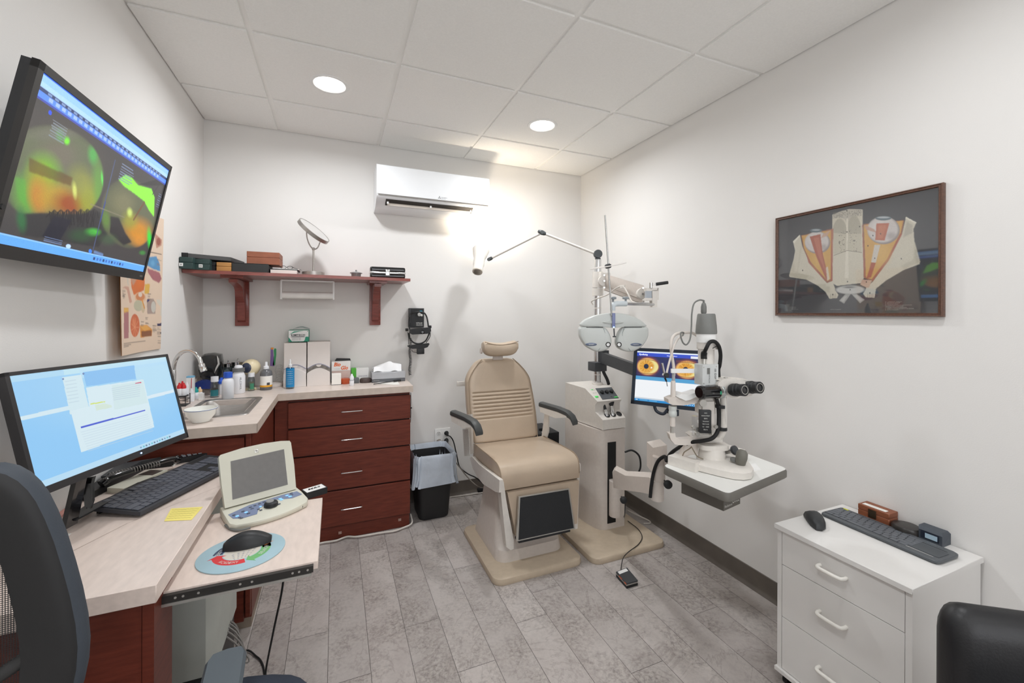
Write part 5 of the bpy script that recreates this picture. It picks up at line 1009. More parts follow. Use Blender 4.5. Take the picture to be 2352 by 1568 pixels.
def framed_picture():
    t = thing('framed_picture', 'framed anatomical drawing of two eye sockets on black, on the right wall', 'picture', (WR, 1.06, 1.36))
    y0, y1, z0, z1 = 1.352, .757, 1.362, 1.822; fx = WR-.018; fw = .0135
    P = Plane((fx, y0, z1), (0, -1, 0), (0, 0, -1)); W, Hh = y0-y1, z1-z0
    s = Img(420, 322, (66, 68, 72), [(128, 465), (1685, 150), (1685, 1385), (135, 1370)])
    B = (208, 202, 184); BD = (168, 162, 144); RD = (170, 92, 70); YL = (206, 160, 84); GW = (206, 200, 194)
    def PL(p, c, al=1, so=1): s.poly(p, c, al, so)
    # wings
    PL([(335, 605), (268, 670), (290, 760), (275, 850), (235, 1005), (240, 1020), (400, 1045), (520, 1110), (590, 1170), (628, 1235), (700, 1230), (715, 1200), (690, 1160), (655, 1060), (600, 1080), (430, 880), (360, 720)], B)
    PL([(268, 670), (335, 605), (330, 625), (280, 690)], (230, 226, 210)); PL([(275, 850), (235, 1005), (400, 1045), (420, 1010), (290, 960)], (190, 184, 164), .6, 4)
    PL([(1368, 440), (1468, 495), (1440, 560), (1450, 680), (1505, 880), (1500, 905), (1350, 960), (1180, 1060), (1080, 1140), (1065, 1230), (980, 1225), (955, 1190), (985, 1130), (1045, 1075), (1200, 860), (1330, 600)], B)
    PL([(1368, 440), (1468, 495), (1460, 505), (1362, 452)], (230, 226, 210)); PL([(1450, 680), (1505, 880), (1350, 955), (1320, 920), (1440, 860)], (186, 180, 160), .6, 4); PL([(1375, 480), (1430, 520), (1430, 600), (1340, 640)], (150, 146, 134), .5, 5)
    # sockets
    PL([(345, 612), (660, 545), (655, 1060), (605, 1082), (430, 880), (370, 740)], (150, 96, 74)); PL([(352, 615), (650, 560), (640, 1040), (608, 1062), (440, 870), (378, 740)], YL); PL([(395, 780), (440, 880), (600, 1060), (585, 1062), (420, 880)], RD, .9)
    PL([(950, 505), (1350, 470), (1330, 600), (1200, 860), (1045, 1075), (965, 1035)], (150, 96, 74)); PL([(955, 515), (1340, 475), (1315, 600), (1190, 850), (1040, 1050), (980, 1030)], YL); PL([(1310, 600), (1330, 610), (1200, 870), (1050, 1065), (1035, 1050), (1190, 840)], RD, .9)
    s.ell((1140, 800), 120, 160, (222, 184, 110), .5, soft=1); s.ell((520, 850), 90, 130, (222, 184, 110), .5, soft=1)
    # middle bone
    PL([(648, 412), (740, 375), (820, 357), (942, 362), (960, 1035), (935, 1085), (700, 1110), (640, 1075), (655, 1060)], B); PL([(648, 412), (740, 375), (820, 357), (942, 362), (925, 410), (860, 425), (815, 455), (795, 500), (770, 455), (720, 440), (655, 452)], (190, 184, 170)); 
    rn = random.Random(1)
    for k in range(150):
        x = rn.uniform(655, 930); y = rn.uniform(368, 425)-(x-650)*.08+20; s.line((x, y), (x+3, y+4), 1.2, (120, 114, 104), .6)
    s.ell((720, 600), 72, 150, (176, 170, 152), 1, .1); s.ell((860, 580), 72, 160, (176, 170, 152), 1, .1); PL([(660, 590), (790, 600), (795, 765), (668, 812), (660, 700)], (196, 190, 170)); PL([(797, 600), (930, 600), (938, 786), (797, 765)], (196, 190, 170)); PL([(786, 450), (802, 450), (800, 765), (790, 765)], (222, 216, 200)); PL([(783, 765), (805, 765), (812, 1035), (775, 1035)], (226, 220, 204), .8, 2)
    for k in range(70): x = rn.choice([rn.uniform(715, 780), rn.uniform(808, 890)]); y = rn.uniform(560, 780); s.ell((x, y), 3.5, 3.5, (110, 100, 90), .9, .3)
    PL([(660, 545), (655, 1060), (640, 1070), (637, 560)], RD, .8); PL([(945, 500), (975, 1030), (960, 1035), (938, 520)], RD, .8); s.line((668, 812), (795, 765), 1.5, (120, 110, 96)); s.line((797, 765), (938, 786), 1.5, (120, 110, 96))
    # eyeballs
    for cx, cy, rx, ry, k in ((505, 685, 126, 108, 0), (1145, 570, 162, 136, 1)):
        s.ell((cx, cy), rx, ry, (150, 140, 136), 1, .05); s.ell((cx-8, cy-8), rx*.94, ry*.92, (206, 200, 196), 1, .15); s.ell((cx-30, cy-30), rx*.6, ry*.55, (228, 224, 220), .8, 1); s.ell((cx+rx*.5, cy+ry*.4), rx*.4, ry*.4, (140, 128, 126), .5, 1)
    s.ell((490, 565), 60, 20, (96, 112, 120), 1, .1); s.ell((1145, 450), 78, 22, (96, 112, 120), 1, .1); s.ell((1145, 442), 60, 9, (190, 196, 200), .8, .4); s.ell((490, 560), 40, 7, (190, 196, 200), .8, .4); PL([(540, 640), (600, 620), (635, 560), (560, 600)], (196, 160, 140), .9); PL([(975, 560), (1075, 590), (1060, 560), (960, 510)], (190, 150, 130), .9)
    PL([(430, 625), (535, 600), (545, 690), (560, 800), (620, 1040), (595, 1050), (500, 830), (465, 730)], RD); PL([(470, 640), (520, 630), (540, 760), (600, 1010), (520, 820)], (196, 124, 100), .6, 3); PL([(1078, 500), (1205, 498), (1160, 670), (1068, 665)], (184, 106, 80)); PL([(1100, 520), (1180, 520), (1140, 650), (1090, 650)], (206, 140, 110), .5, 4)
    PL([(1062, 712), (1118, 712), (1075, 888), (1030, 882)], (206, 200, 190)); PL([(1030, 884), (1075, 888), (1030, 1030), (985, 1040), (1010, 960)], (170, 86, 62)); PL([(590, 930), (610, 920), (628, 1040), (605, 1060)], (212, 202, 180), .9); PL([(945, 1050), (1040, 1060), (1010, 1130), (985, 1130), (925, 1100)], (200, 170, 150))
    # optic crossing
    s.ell((825, 1148), 152, 48, (110, 110, 108), 1, .06); s.ell((825, 1150), 140, 40, (196, 196, 192), 1, .2); s.ell((820, 1125), 90, 16, (90, 90, 90), .8, .6); PL([(790, 1185), (835, 1190), (770, 1285), (722, 1255)], (164, 164, 160)); PL([(835, 1185), (890, 1190), (970, 1250), (925, 1282)], (164, 164, 160)); PL([(770, 1215), (800, 1205), (765, 1270), (735, 1250)], (206, 206, 202), .6, 3); PL([(860, 1205), (890, 1200), (950, 1250), (930, 1265)], (206, 206, 202), .6, 3)
    for cx in (660, 1020):
        for k in range(4): s.line((cx-20+k*16, 1190), (cx-24+k*18, 1230), 1.4, (130, 118, 100), .7)
    for x, y in ((365, 955), (720, 690), (862, 668), (915, 530), (1045, 620), (1120, 603), (1323, 850), (802, 1070), (985, 1075), (1065, 843), (790, 372), (998, 720), (660, 1195), (1020, 1183), (793, 582), (828, 1150)): s.ell((x, y), 6, 8, (50, 46, 44), .9, .4)
    for k in range(420): s.ell((rn.uniform(150, 1670), rn.uniform(200, 1360)), 3, 3, (92, 94, 98), .25, .6)
    s.noise(.16); picture(s, [P(fw, fw, -.004), P(W-fw, fw, -.004), P(W-fw, Hh-fw, -.004), P(fw, Hh-fw, -.004)], 'print', picture_mat('print_paper', 0, .5), t)
    wd_ = M('walnut_frame', (92, 62, 48), .35, var=.3, vs=30, stretch=(1, 6, 6), coat=.3)
    m = MB(); prof = [(0, -.017), (0, .0), (.003, .004), (.007, .001), (.011, .002), (.0135, -.002), (.0135, -.017)]
    cs = [(0, 0), (W, 0), (W, Hh), (0, Hh)]; sg = [(1, 1), (-1, 1), (-1, -1), (1, -1)]; rg = []
    for i in range(5): (a, b), (sa, sb) = cs[i % 4], sg[i % 4]; rg.append([P(a+sa*d, b+sb*d, h) for d, h in prof])
    m.rings(rg, caps=False); m.build('frame', wd_, t)
    m = MB(); m.slab([P(fw-.002, fw-.002, -.0015), P(W-fw+.002, fw-.002, -.0015), P(W-fw+.002, Hh-fw+.002, -.0015), P(fw-.002, Hh-fw+.002, -.0015)], -P.n*.0008); m.build('glass_pane', glass, t)
    pw = M('print_grey', (176, 176, 172), .6, var=0)
    def tx(a, b, w, h, body): text(body, frame(P(a+w/2, b, -.0038), P.u, -P.w), w, h, pw, t)
    for i, (b, w) in enumerate((('A. SCLERA', .022), ('B. LENS', .02), ('C. CORNEA', .02), ('D. SUPERIOR RECTUS MUSCLE', .05), ('E. SUPERIOR OBLIQUE MUSCLE', .05), ('F. EXTERNAL RECTUS MUSCLE', .05), ('G. ANTERIOR CLINOID PROCESS', .06), ('H. OPTIC CANAL', .03), ('I. OPTIC NERVE', .03))): tx(.045, Hh-.052+i*.0037, w, .0025, b)
    for i, (b, w) in enumerate((('K. CRISTA GALLI', .05), ('L. FRONTAL BONE', .045), ('M. FRONTAL SINUS', .04), ('N. CRIBRIFORM PLATE OF ETHMOID', .08), ('    OLFACTORY GROOVE', .055), ('O. LESSER WING OF SPHENOID', .065), ('P. ORBITAL PLATE OF FRONTAL BONE', .085), ('R. OPTIC CHIASM', .04))): tx(W-.165, Hh-.055+i*.0043, w, .0028, b)
    tx(W*.40, Hh-.028, .04, .003, 'OPTIC CHIASM')
framed_picture()
# ================================================================== on the desk
def desk_monitor():
    t = thing('desk_monitor', 'large black monitor with a light blue screen standing on the desk', 'monitor', (-.58, 1.58, .776))
    TL, TR, BR, BL = V((-.697, 1.346, 1.218)), V((-.540, 1.797, 1.214)), V((-.477, 1.778, .952)), V((-.634, 1.327, .956))
    P = Plane(TL, TR-TL, BL-TL); W, Hh = (TR-TL).length, (BL-TL).length
    s = Img(380, 226, (146, 205, 250), [(75, 315), (1418, 148), (1592, 795), (343, 1275)])
    s.ell((1000, 350), 700, 500, (176, 222, 248), .6, soft=1); s.rect(0, 0, 1, .055, (196, 232, 246)); s.rect(.35, .02, 1, .11, (190, 228, 250), .8)
    s.poly([(80, 310), (540, 240), (590, 565), (180, 690)], (160, 210, 248), .5); s.poly([(165, 660), (600, 565), (610, 600), (180, 692)], (214, 236, 246)); s.poly([(710, 280), (1150, 220), (1165, 335), (745, 400)], (140, 196, 244)); s.poly([(1150, 250), (1435, 212), (1490, 440), (1215, 505)], (186, 226, 248)); s.poly([(1230, 490), (1490, 425), (1495, 450), (1260, 512)], (220, 238, 248))
    s.poly([(535, 325), (695, 300), (770, 580), (608, 640)], (214, 236, 244)); s.poly([(740, 410), (1230, 340), (1330, 745), (710, 960), (610, 610), (770, 570)], (218, 238, 246)); s.poly([(960, 395), (1225, 350), (1270, 540), (985, 600)], (212, 234, 238)); s.poly([(820, 560), (900, 545), (960, 560), (965, 580), (830, 605)], (214, 232, 214), .8)
    s.poly([(700, 742), (1248, 598), (1250, 608), (702, 757)], (74, 96, 214)); s.poly([(780, 545), (905, 525), (905, 535), (780, 557)], (214, 230, 120)); s.poly([(1160, 370), (1212, 361), (1214, 370), (1163, 378)], (214, 70, 110)); s.ell((715, 292), 9, 8, (110, 130, 180)); s.ell((541, 337), 8, 8, (110, 130, 180))
    for k in range(9): s.line((705+k*8, 790+k*20), (1270+k*6, 640+k*17), 1, (196, 218, 232), .6)
    for k in range(7): s.line((960+3*k, 420+k*16), (1200, 372+k*18), 1.2, (180, 200, 220), .6); s.line((560+6*k, 360+k*30), (650+5*k, 345+k*30), 1.2, (180, 204, 220), .6)
    s.rect(0, .945, 1, 1, (190, 226, 248), .9); 
    for q in range(12): s.rect(.61+q*.022, .965, .622+q*.022, .985, ((90, 130, 170), (70, 190, 200), (60, 90, 120))[q % 3], .8)
    picture(s, [P(0, 0, .0005), P(W, 0, .0005), P(W, Hh, .0005), P(0, Hh, .0005)], 'screen', picture_mat('desk_screen', 1.0, .35), t)
    bz = M('monitor_bezel', (42, 40, 42), .42)
    m = MB(); slabframe(m, P, -.010, -.009, W+.009, Hh+.018, (.0088, .0178, .0098, .0088), .003, .012, r=.001); m.build('bezel', bz, t)
    m = MB(); m.slab([P(-.009, -.008, -.006), P(W+.008, -.008, -.006), P(W+.008, Hh+.017, -.006), P(-.009, Hh+.017, -.006)], -P.n*.014, r=.003); m.build('back_cover', bz, t)
    MB().ball(P(W*.60, Hh+.009, .004), .0022, 8).build('power_light', M('led_blue', ()), t)
    m = MB(); c = P(W*.33, Hh*.85, -.022); m.slab([c-P.u*.014, c+P.u*.014, V((c.x-.025, c.y+.012, .80)), V((c.x-.035, c.y-.022, .80))], (-.012, .004, 0), r=.002)
    m.build('neck', blackg, t)
    f = onz(206, 1166, .776); m = MB(); b = V((c.x-.035, c.y, .80))
    for e in (V((f.x, f.y, .776)), V((f.x+.09, f.y+.22, .776)), ):
        d = (e-b); d.z = 0; n = V((-d.y, d.x, 0)).normalized()*.014; m.slab([b+n+UP*.012, e+n*.7+UP*.006, e+n*.7, e-n*.7, e-n*.7+UP*.006, b-n+UP*.012], (0, 0, -.006) if False else UP*.004, r=.001)
    m.build('foot', black, t)
    m = MB(); e = at(192, 1108, (f-O).dot(FW)+.05); m.slab([at(166, 1103, 1.17), at(216, 1094, 1.2), at(212, 1110, 1.19), at(213, 1150, 1.18), at(207, 1168, 1.17), at(194, 1163, 1.17), at(190, 1114, 1.17)], FW*.006, r=.001); m.build('stand_leg', blackg, t)
desk_monitor()
def keys_for(t, mx, rows, kw, kd, x0, y0, mat, h=.003, gap=.0022, z=0):
    cache = {}
    for r, row in enumerate(rows):
        x = x0
        for w in row:
            if w < 0: x += -w*kw; continue
            k = round(w, 2)
            if k not in cache:
                m = MB(); m.box((0, 0, 0), (k*kw-gap, kd-gap, h), r=.0009, seg=1); o = m.build('key', mat, None); o.data.transform(Mx.Identity(4)); cache[k] = o; first = True
            else: o = cache[k].copy(); COL.objects.link(o)
            o.parent = t; o.matrix_local = MW[t.name].inverted() @ (mx @ Mx.Translation((x, y0-(r+1)*kd, z))); x += w*kw
def keyboard():
    t = thing('keyboard', 'full-size black keyboard on the desk in front of the monitor', 'keyboard', (-.52, 1.72, .776))
    u = V((.42, .907, 0)).normalized(); w = V((u.y, -u.x, 0)); far0 = V((-.662, 1.594, .806))
    zn = V((0, 0, 1)); down = (w*.165 - UP*.012).normalized(); n = u.cross(down); n = n if n.z > 0 else -n
    fr = Mx(((u.x, -down.x, n.x, far0.x), (u.y, -down.y, n.y, far0.y), (u.z, -down.z, n.z, far0.z), (0, 0, 0, 1)))
    L, D = .450, .162
    m = MB(); m.slab([fr @ V((0, 0, -.012)), fr @ V((L, 0, -.012)), fr @ V((L, -D, -.012)), fr @ V((0, -D, -.012))], n*.011, r=.003); m.build('keyboard_body', M('kb_dark', (54, 56, 62), .5), t)
    m = MB(); m.slab([fr @ V((.02, -.01, -.012)), fr @ V((.06, -.01, -.012)), fr @ V((.06, -.02, -.012)), fr @ V((.02, -.02, -.012))], (0, 0, -.017)); m.slab([fr @ V((.02, -.135, -.012)), fr @ V((.06, -.135, -.012)), fr @ V((.06, -.145, -.012)), fr @ V((.02, -.145, -.012))], (0, 0, -.006)); m.build('foot', rubber, t)
    km = M('key_dark', (78, 82, 92), .45)
    rows = [[1, -.4, 1, 1, 1, 1, -.3, 1, 1, 1, 1, -.3, 1, 1, 1, 1, -.3, 1, 1, 1], [1]*13+[2, -.3, 1, 1, 1, -.3, 1, 1, 1], [1.5]+[1]*12+[1.5, -.3, 1, 1, 1, -.3, 1, 1, 1], [1.8]+[1]*11+[2.2, -3.6, 1, 1, 1], [2.3]+[1]*10+[2.7, -1.3, 1, -1.3, 1, 1, 1], [1.3, 1.2, 1.2, 6, 1.2, 1.2, 1.2, 1.7, -.3, 1, 1, 1, -.3, 2, 1]]
    MB().slab([fr @ V((.004, -.005, -.0008)), fr @ V((L-.004, -.005, -.0008)), fr @ V((L-.004, -D+.012, -.0008)), fr @ V((.004, -D+.012, -.0008))], n*.0006).build('key_well', M('well_black', (18, 19, 22), .7, var=0), t)
    keys_for(t, fr, rows, .0196, .0235, .006, -.008, km, z=-.001)
keyboard()
def scanner():
    t = thing('ultrasound_scanner', 'cream clamshell eye scanner with grey screen and button panel on the pulled-out tray', 'medical scanner', (-.2, 1.6, .711))
    cr = M('cream_plastic', (205, 203, 188), .42, var=.03)
    TL, TR, BR, BL = V((-.352, 1.646, .898)), V((-.150, 1.734, .896)), V((-.124, 1.672, .743)), V((-.326, 1.584, .745))
    P = Plane(TL, TR-TL, BL-TL); W, Hh = (TR-TL).length, (BL-TL).length
    m = MB(); out = [(.004, Hh), (0, Hh*.5), (-.001, .006), (.004, -.001), (W*.3, -.010), (W*.6, -.012), (W*.85, -.009), (W-.004, -.004), (W, .004), (W+.001, Hh*.5), (W-.003, Hh)]
    m.slab([P(a, b, .0) for a, b in out], -P.n*.02, r=.004, seg=3); lid = m.build('lid', cr, t)
    q = [(.030, .026), (W-.026, .022), (W-.028, Hh-.022), (.026, Hh-.020)]
    m = MB(); m.slab([P(a, b, .0006) for a, b in q], -P.n*.001); m.build('display', M('lcd_grey', (112, 110, 108), .35, var=.05, vs=60), lid)
    m = MB(); m.box((-.006, -.006, 0), (.006, .006, .001), r=.0004, mx=frame(P(W*.49, .009, .0), P.u, -P.w)); m.lathe([(.003, .001), (.0045, .0012), (.0045, .001)], P(W*.49, .009, .0), P.n, 20); m.build('logo_badge', silver, lid)
    u = (BR-BL); u.z = 0; u.normalize(); f = V((u.y, -u.x, 0)); f = f if f.y < 0 else -f
    o = V((BL.x, BL.y, .711)) - u*.004; D = .112; WW = W+.010
    def q3(a, d, z): return o+u*a+f*d+UP*z
    nseg = 12; rings = []
    out = [(0, -.03), (WW, -.03), (WW+.002, .02), (WW+.002, D*.70), (WW-.010, D*.90)]
    for k in range(1, 8): s_ = k/8; out.append((WW-.010-(WW-.025)*s_, D*.90+.022*math.sin(s_*PI)**.8+.010*s_))
    out += [(.012, D*.98), (-.001, D*.80), (-.002, .02)]
    def top(d): return .030-.012*max(0, d)/D
    m = MB(); c = (WW/2, D*.42)
    def ring(fk, zf): return [q3(c[0]+(a-c[0])*fk, c[1]+(d-c[1])*fk, zf(d)) for a, d in out]
    m.rings([ring(.94, lambda d: .0), ring(.99, lambda d: .003), ring(1, lambda d: .012), ring(1, lambda d: top(d)-.005), ring(.985, lambda d: top(d)-.001), ring(.95, lambda d: top(d))]); base = m.build('base', cr, t, ang=50)
    def pt(a, d, h=0): return q3(a, d, top(d)+h)
    bl = M('panel_bluegrey', (118, 130, 158), .4); m = MB()
    def blob(pts, h=.0006): m.slab([pt(a, d, .0003) for a, d in pts], (0, 0, h))
    blob([(.008, .038), (.07, .016), (WW-.05, .010), (WW-.012, .014), (WW-.006, .045), (WW-.04, .052), (WW-.075, .035), (WW*.62, .028), (WW*.52, .038), (.088, .055), (.075, .085), (.035, .084), (.014, .07)]); m.build('button_panel', bl, base)
    lt = M('button_lit', (130, 190, 240), .3, emit=.7, var=0); gk = M('button_grey', (84, 90, 104), .4)
    for i, (a, d, w, h, mt) in enumerate([(.02, .052, .008, .006, gk), (.026, .064, .009, .007, lt), (.03, .076, .008, .004, gk), (.033, .083, .009, .004, gk), (.046, .046, .009, .006, gk), (.052, .057, .009, .007, lt), (.056, .067, .009, .006, gk), (.070, .033, .008, .005, gk), (.084, .030, .008, .005, gk), (.098, .027, .008, .005, gk), (.112, .024, .008, .005, gk), (.128, .020, .010, .008, gk), (.072, .045, .010, .003, gk), (.095, .048, .007, .006, lt), (.086, .060, .007, .005, gk), (.090, .070, .008, .005, gk), (.145, .066, .008, .005, gk), (.158, .034, .010, .006, lt), (.160, .043, .010, .006, lt), (.182, .026, .010, .006, lt), (.196, .030, .009, .006, gk), (.198, .018, .009, .005, gk), (.188, .038, .011, .007, lt)]):
        m = MB(); m.box((-w/2, -h/2, 0), (w/2, h/2, .0022), r=.0008, seg=1, mx=frame(pt(a, d, .0006), u, -f)); m.build('button', mt, base)
    m = MB(); m.lathe([(.021, 0), (.020, .010), (.017, .013), (.014, .0135)], pt(.123, .058, .0), UP, 32); k = m.build('dial', black, base); m = MB(); m.lathe([(.012, .0132), (.011, .016), (.001, .0165)], pt(.121, .054, .0), UP, 24); m.build('dial_cap', M('cap_lightgrey', (150, 150, 150), .35), k)
    m = MB(); e = q3(WW-.03, D*.93, .010); m.cyl(e+u*0, e+f*.004, .005); m.build('side_port', black, base)
    m = MB(); m.tube([q3(-.004, .06, .006), q3(.004, .10, .004), q3(.02, .125, .005), q3(.045, .132, .006)], .0035, 8); m.build('cable', mgrey, t)
    # little black box
    t = thing('adapter_box', 'small black box with white lettered label at the tray corner beside the scanner', 'box', onz(724, 1125, .711))
    q = [onz(704, 1147, .711), onz(752, 1132, .711)]; uu = (q[1]-q[0]).normalized(); ff = V((-uu.y, uu.x, 0)); Lw = (q[1]-q[0]).length
    a = q[0]-ff*0; m = MB(); m.slab([a, a+uu*Lw, a+uu*Lw+ff*.045, a+ff*.045], (0, 0, .022), r=.0015); m.build('box_body', black, t)
    m = MB(); m.slab([a+uu*.003+ff*.003+UP*.0222, a+uu*(Lw-.004)+ff*.003+UP*.0222, a+uu*(Lw-.004)+ff*.042+UP*.0222, a+uu*.003+ff*.042+UP*.0222], (0, 0, .0006)); m.build('label', white, t)
    text('M&S', frame(a+uu*Lw*.5+ff*.025+UP*.0229, uu, ff), Lw*.62, .014, black, t, bold=.02, shear=.3)
scanner()
def mouse_pad():
    t = thing('mouse_pad', 'oval light blue mouse pad with red, green and orange arrows', 'mouse pad', (-.232, 1.34, .711))
    c = V((-.234, 1.347, .7112)); rx, ry, a0 = .104, .098, 0
    m = MB(); m.lathe([(.985, 0), (1, .0006), (1, .0025), (.99, .003)], (0, 0, 0), UP, 72); m.bm.transform(Mx.Translation(c) @ Mx.Diagonal((rx, ry, 1, 1))); m.build('pad', M('pad_blue', (158, 186, 196), .7, bump=.3, bs=900), t)
    z = c.z+.0031
    def arc(r0, r1, a, b, col, name, arrow=0, n=18):
        m = MB(); m.sheet([[V((c.x+rx*r*math.cos(math.radians(a+(b-a)*i/n)), c.y+ry*r*math.sin(math.radians(a+(b-a)*i/n)), z)) for i in range(n+1)] for r in (r0, r1)])
        if arrow:
            g = b+arrow; m.slab([V((c.x+rx*r*math.cos(math.radians(q)), c.y+ry*r*math.sin(math.radians(q)), z)) for r, q in ((r0-.10, b), (r1+.10, b), ((r0+r1)/2, g))], (0, 0, .0002))
        m.build(name, col, t)
    arc(.44, .66, -75, -165, M('arrow_red', (204, 52, 56), .6), 'red_arrow', -14); arc(.44, .66, 20, -58, M('arrow_green', (110, 176, 110), .6), 'green_arrow', -14); arc(.44, .66, -182, -250, M('arrow_navy', (52, 66, 92), .6), 'navy_band'); arc(.44, .66, 68, 24, M('arrow_orange', (236, 140, 72), .6), 'orange_arrow', -10); arc(.46, .66, 20, 2, M('pad_dark', (48, 50, 56), .6), 'dark_band')
    arc(.0, .42, 0, 360, M('pad_cream', (206, 200, 188), .7), 'cream_centre', n=40)
    pw = M('print_white', ()); up = V((0, 1, 0))
    for body, r, a, w, mt in (('ACADEMY', .55, -115, .05, pw), ('SEARCH', .55, -15, .04, pw), ('EXPLORE', .55, -205, .035, pw)):
        n = len(body)
        for i, ch in enumerate(body):
            ang = math.radians(a+(i-(n-1)/2)*7.5); p = V((c.x+rx*r*math.cos(ang), c.y+ry*r*math.sin(ang), z)); uu = V((-math.sin(ang), math.cos(ang), 0)); text(ch, frame(p, uu, V((-math.cos(ang), -math.sin(ang), 0))), .006, .010, mt, t)
    for i in range(4): text('- - - - -', frame(V((c.x+.005, c.y-.006-.009*i, z)), (1, .28, 0), (-.28, 1, 0)), .055-.006*i, .0015, M('ink_blue', (90, 104, 140), .6, var=0), t)
    s = thing('computer_mouse', 'black computer mouse lying on the oval blue pad', 'mouse', (c.x, c.y+.05, z))
    a, b = onz(513, 1256, .72), onz(624, 1234, .72); mouse_shape(s, a, b, z+.0006, .031, .036, black)
def mouse_shape(t, a, b, z, hw, hh, mat):
    a = V((a.x, a.y, z)); b = V((b.x, b.y, z)); d = (b-a); L = d.length; d.normalize(); n = V((-d.y, d.x, 0)); rings = []
    for i in range(15):
        u = i/14; w = hw*(math.sin(PI*(.06+.88*u))**.42); h = hh*(math.sin(PI*min(1, .09+.86*(u**.85)))**.6)*(.62+.38*math.sin(PI*(.15+.6*u)))
        rings.append([a+d*L*u+n*w*math.copysign(abs(math.cos(q))**.75, math.cos(q))*(1-.12*math.sin(q) if math.sin(q) > 0 else 1)+UP*max(0, h*math.sin(q) if math.sin(q) > 0 else 0) for q in [2*PI*k/28 for k in range(28)]])
    m = MB(); m.rings(rings); m.build('mouse_body', mat, t, ang=60)
    m = MB(); p = a+d*L*.2; m.cyl(p-n*.003+UP*hh*.60, p+n*.003+UP*hh*.60, .006, seg=16); m.build('scroll_wheel', dgrey, t)
    m = MB(); m.tube([a+d*L*(.05+.06*k)+UP*(hh*(math.sin(PI*min(1, .09+.86*((.05+.06*k)**.85)))**.6)*(.62+.38*math.sin(PI*(.15+.6*(.05+.06*k))))+.0002) for k in range(6)], .0005, 5); m.build('button_seam', rubber, t)
mouse_pad()
def desk_bits():
    z = .7752
    t = thing('sticky_note', 'yellow sticky note with handwriting on the desk near its front edge', 'sticky note', onz(420, 1180, z))
    q = [onz(393, 1168, z), onz(466, 1164, z), onz(440, 1194, z), onz(377, 1197, z)]; yl = M('sticky_yellow', (236, 220, 122), .7)
    m = MB(); m.slab([p+UP*.0003 for p in q], (0, 0, .0006)); m.build('note', yl, t); m = MB()
    for k in range(5):
        a = q[0].lerp(q[3], .15+.17*k); b = q[1].lerp(q[2], .15+.17*k); p = []
        for i in range(26): p.append(a.lerp(b, .06+.034*i)+UP*.0013+V((.0012*math.sin(i*2.1+k), .0012*math.cos(i*1.7), 0)))
        m.tube(p, .0002, 4, smooth=False)
    m.build('handwriting', M('ink_grey', (150, 138, 90), .7, var=0), t)
    m = MB(); q = [V((WL+.03, 1.50, z)), onz(188, 1146, z), onz(170, 1163, z), onz(118, 1188, z)]; m.slab([p+UP*.0004 for p in q], (0, 0, .004), r=.001); one(m, 'pink_folder', M('pink_card', (214, 156, 144), .6), 'pink folder on the desk behind the monitor foot', 'folder')
    m = MB(); q = [onz(134, 1226, z), onz(164, 1225, z), onz(142, 1246, z)]; q.append(onz(120, 1240, z)); m.slab([p+UP*.0004 for p in (q[0], q[1], q[2], q[3])], (0, 0, .0005)); one(m, 'paper_scrap', paper, 'white paper scrap on the desk beside the mesh chair back', 'paper')
    t = thing('card_terminal', 'flat cream box with small dark panel lying on the desk behind the keyboard', 'device', onz(300, 1110, z))
    zt = .792; q = [onz(245, 1122, zt), onz(290, 1124, zt), onz(392, 1080, zt), onz(348, 1076, zt)]; q = [onz(246, 1120, zt), onz(284, 1122, zt), onz(385, 1079, zt), onz(345, 1077, zt)]
    m = MB(); m.slab([V((p.x, p.y, z+.0002)) for p in q], (0, 0, zt-z), r=.002); m.build('case', M('cream_plastic', ()), t)
    m = MB(); m.slab([q[2].lerp(q[3], .15).lerp(q[0].lerp(q[1], .85), .05)+UP*.0004, q[2].lerp(q[3], .88).lerp(q[0].lerp(q[1], .12), .05)+UP*.0004, q[3].lerp(q[0], .36).lerp(q[2], .06)+UP*.0004, q[2].lerp(q[1], .36).lerp(q[3], .12)+UP*.0004], (0, 0, .0006)); m.build('window', M('window_brown', (92, 84, 80), .3), t)
    t = thing('desk_phone', 'black desk telephone with coiled handset cord below the monitor', 'telephone', onz(320, 1070, z))
    m = MB(); q = [onz(212, 1112, z+.01), onz(410, 1052, z+.01), onz(400, 1062, z+.01), onz(340, 1085, z+.01), onz(230, 1120, z+.01)]
    a, b = V((-.73, 1.80, z)), V((-.57, 2.02, z))
    m = MB(); m.slab([(-.742, 1.74, z), (-.712, 1.73, z), (-.69, 1.84, z), (-.66, 1.995, z), (-.575, 2.0, z), (-.60, 2.03, z), (-.742, 2.0, z)], (0, 0, .022), r=.004); m.build('phone_base', black, t)
    m = MB(); m.slab([(-.735, 1.86, z+.022), (-.70, 1.85, z+.022), (-.67, 1.99, z+.022), (-.62, 2.02, z+.022), (-.735, 1.99, z+.022)], (0, 0, .012), r=.003); m.build('phone_cradle', dgrey, t)
    m = MB(); h0, h1 = onz(232, 1112, z+.03), onz(410, 1055, z+.03); m.tube([h0+UP*.0, h0.lerp(h1, .12)+UP*.012, h0.lerp(h1, .5)+UP*.014, h0.lerp(h1, .88)+UP*.012, h1], lambda v: .014 if v < .15 or v > .85 else .009, 12); m.build('handset', blackg, t)
    m = MB(); c0, c1 = onz(250, 1092, z+.045), onz(366, 1064, z+.045); dd = (c1-c0).normalized(); nn = V((-dd.y, dd.x, 0)); Lc = (c1-c0).length
    m.tube([c0+dd*Lc*(i/180)+nn*.009*math.cos(i*.62)+UP*.009*math.sin(i*.62) for i in range(181)], .0016, 5, smooth=False); m.build('coiled_cord', M('cord_mid', (128, 124, 120), .4), t)
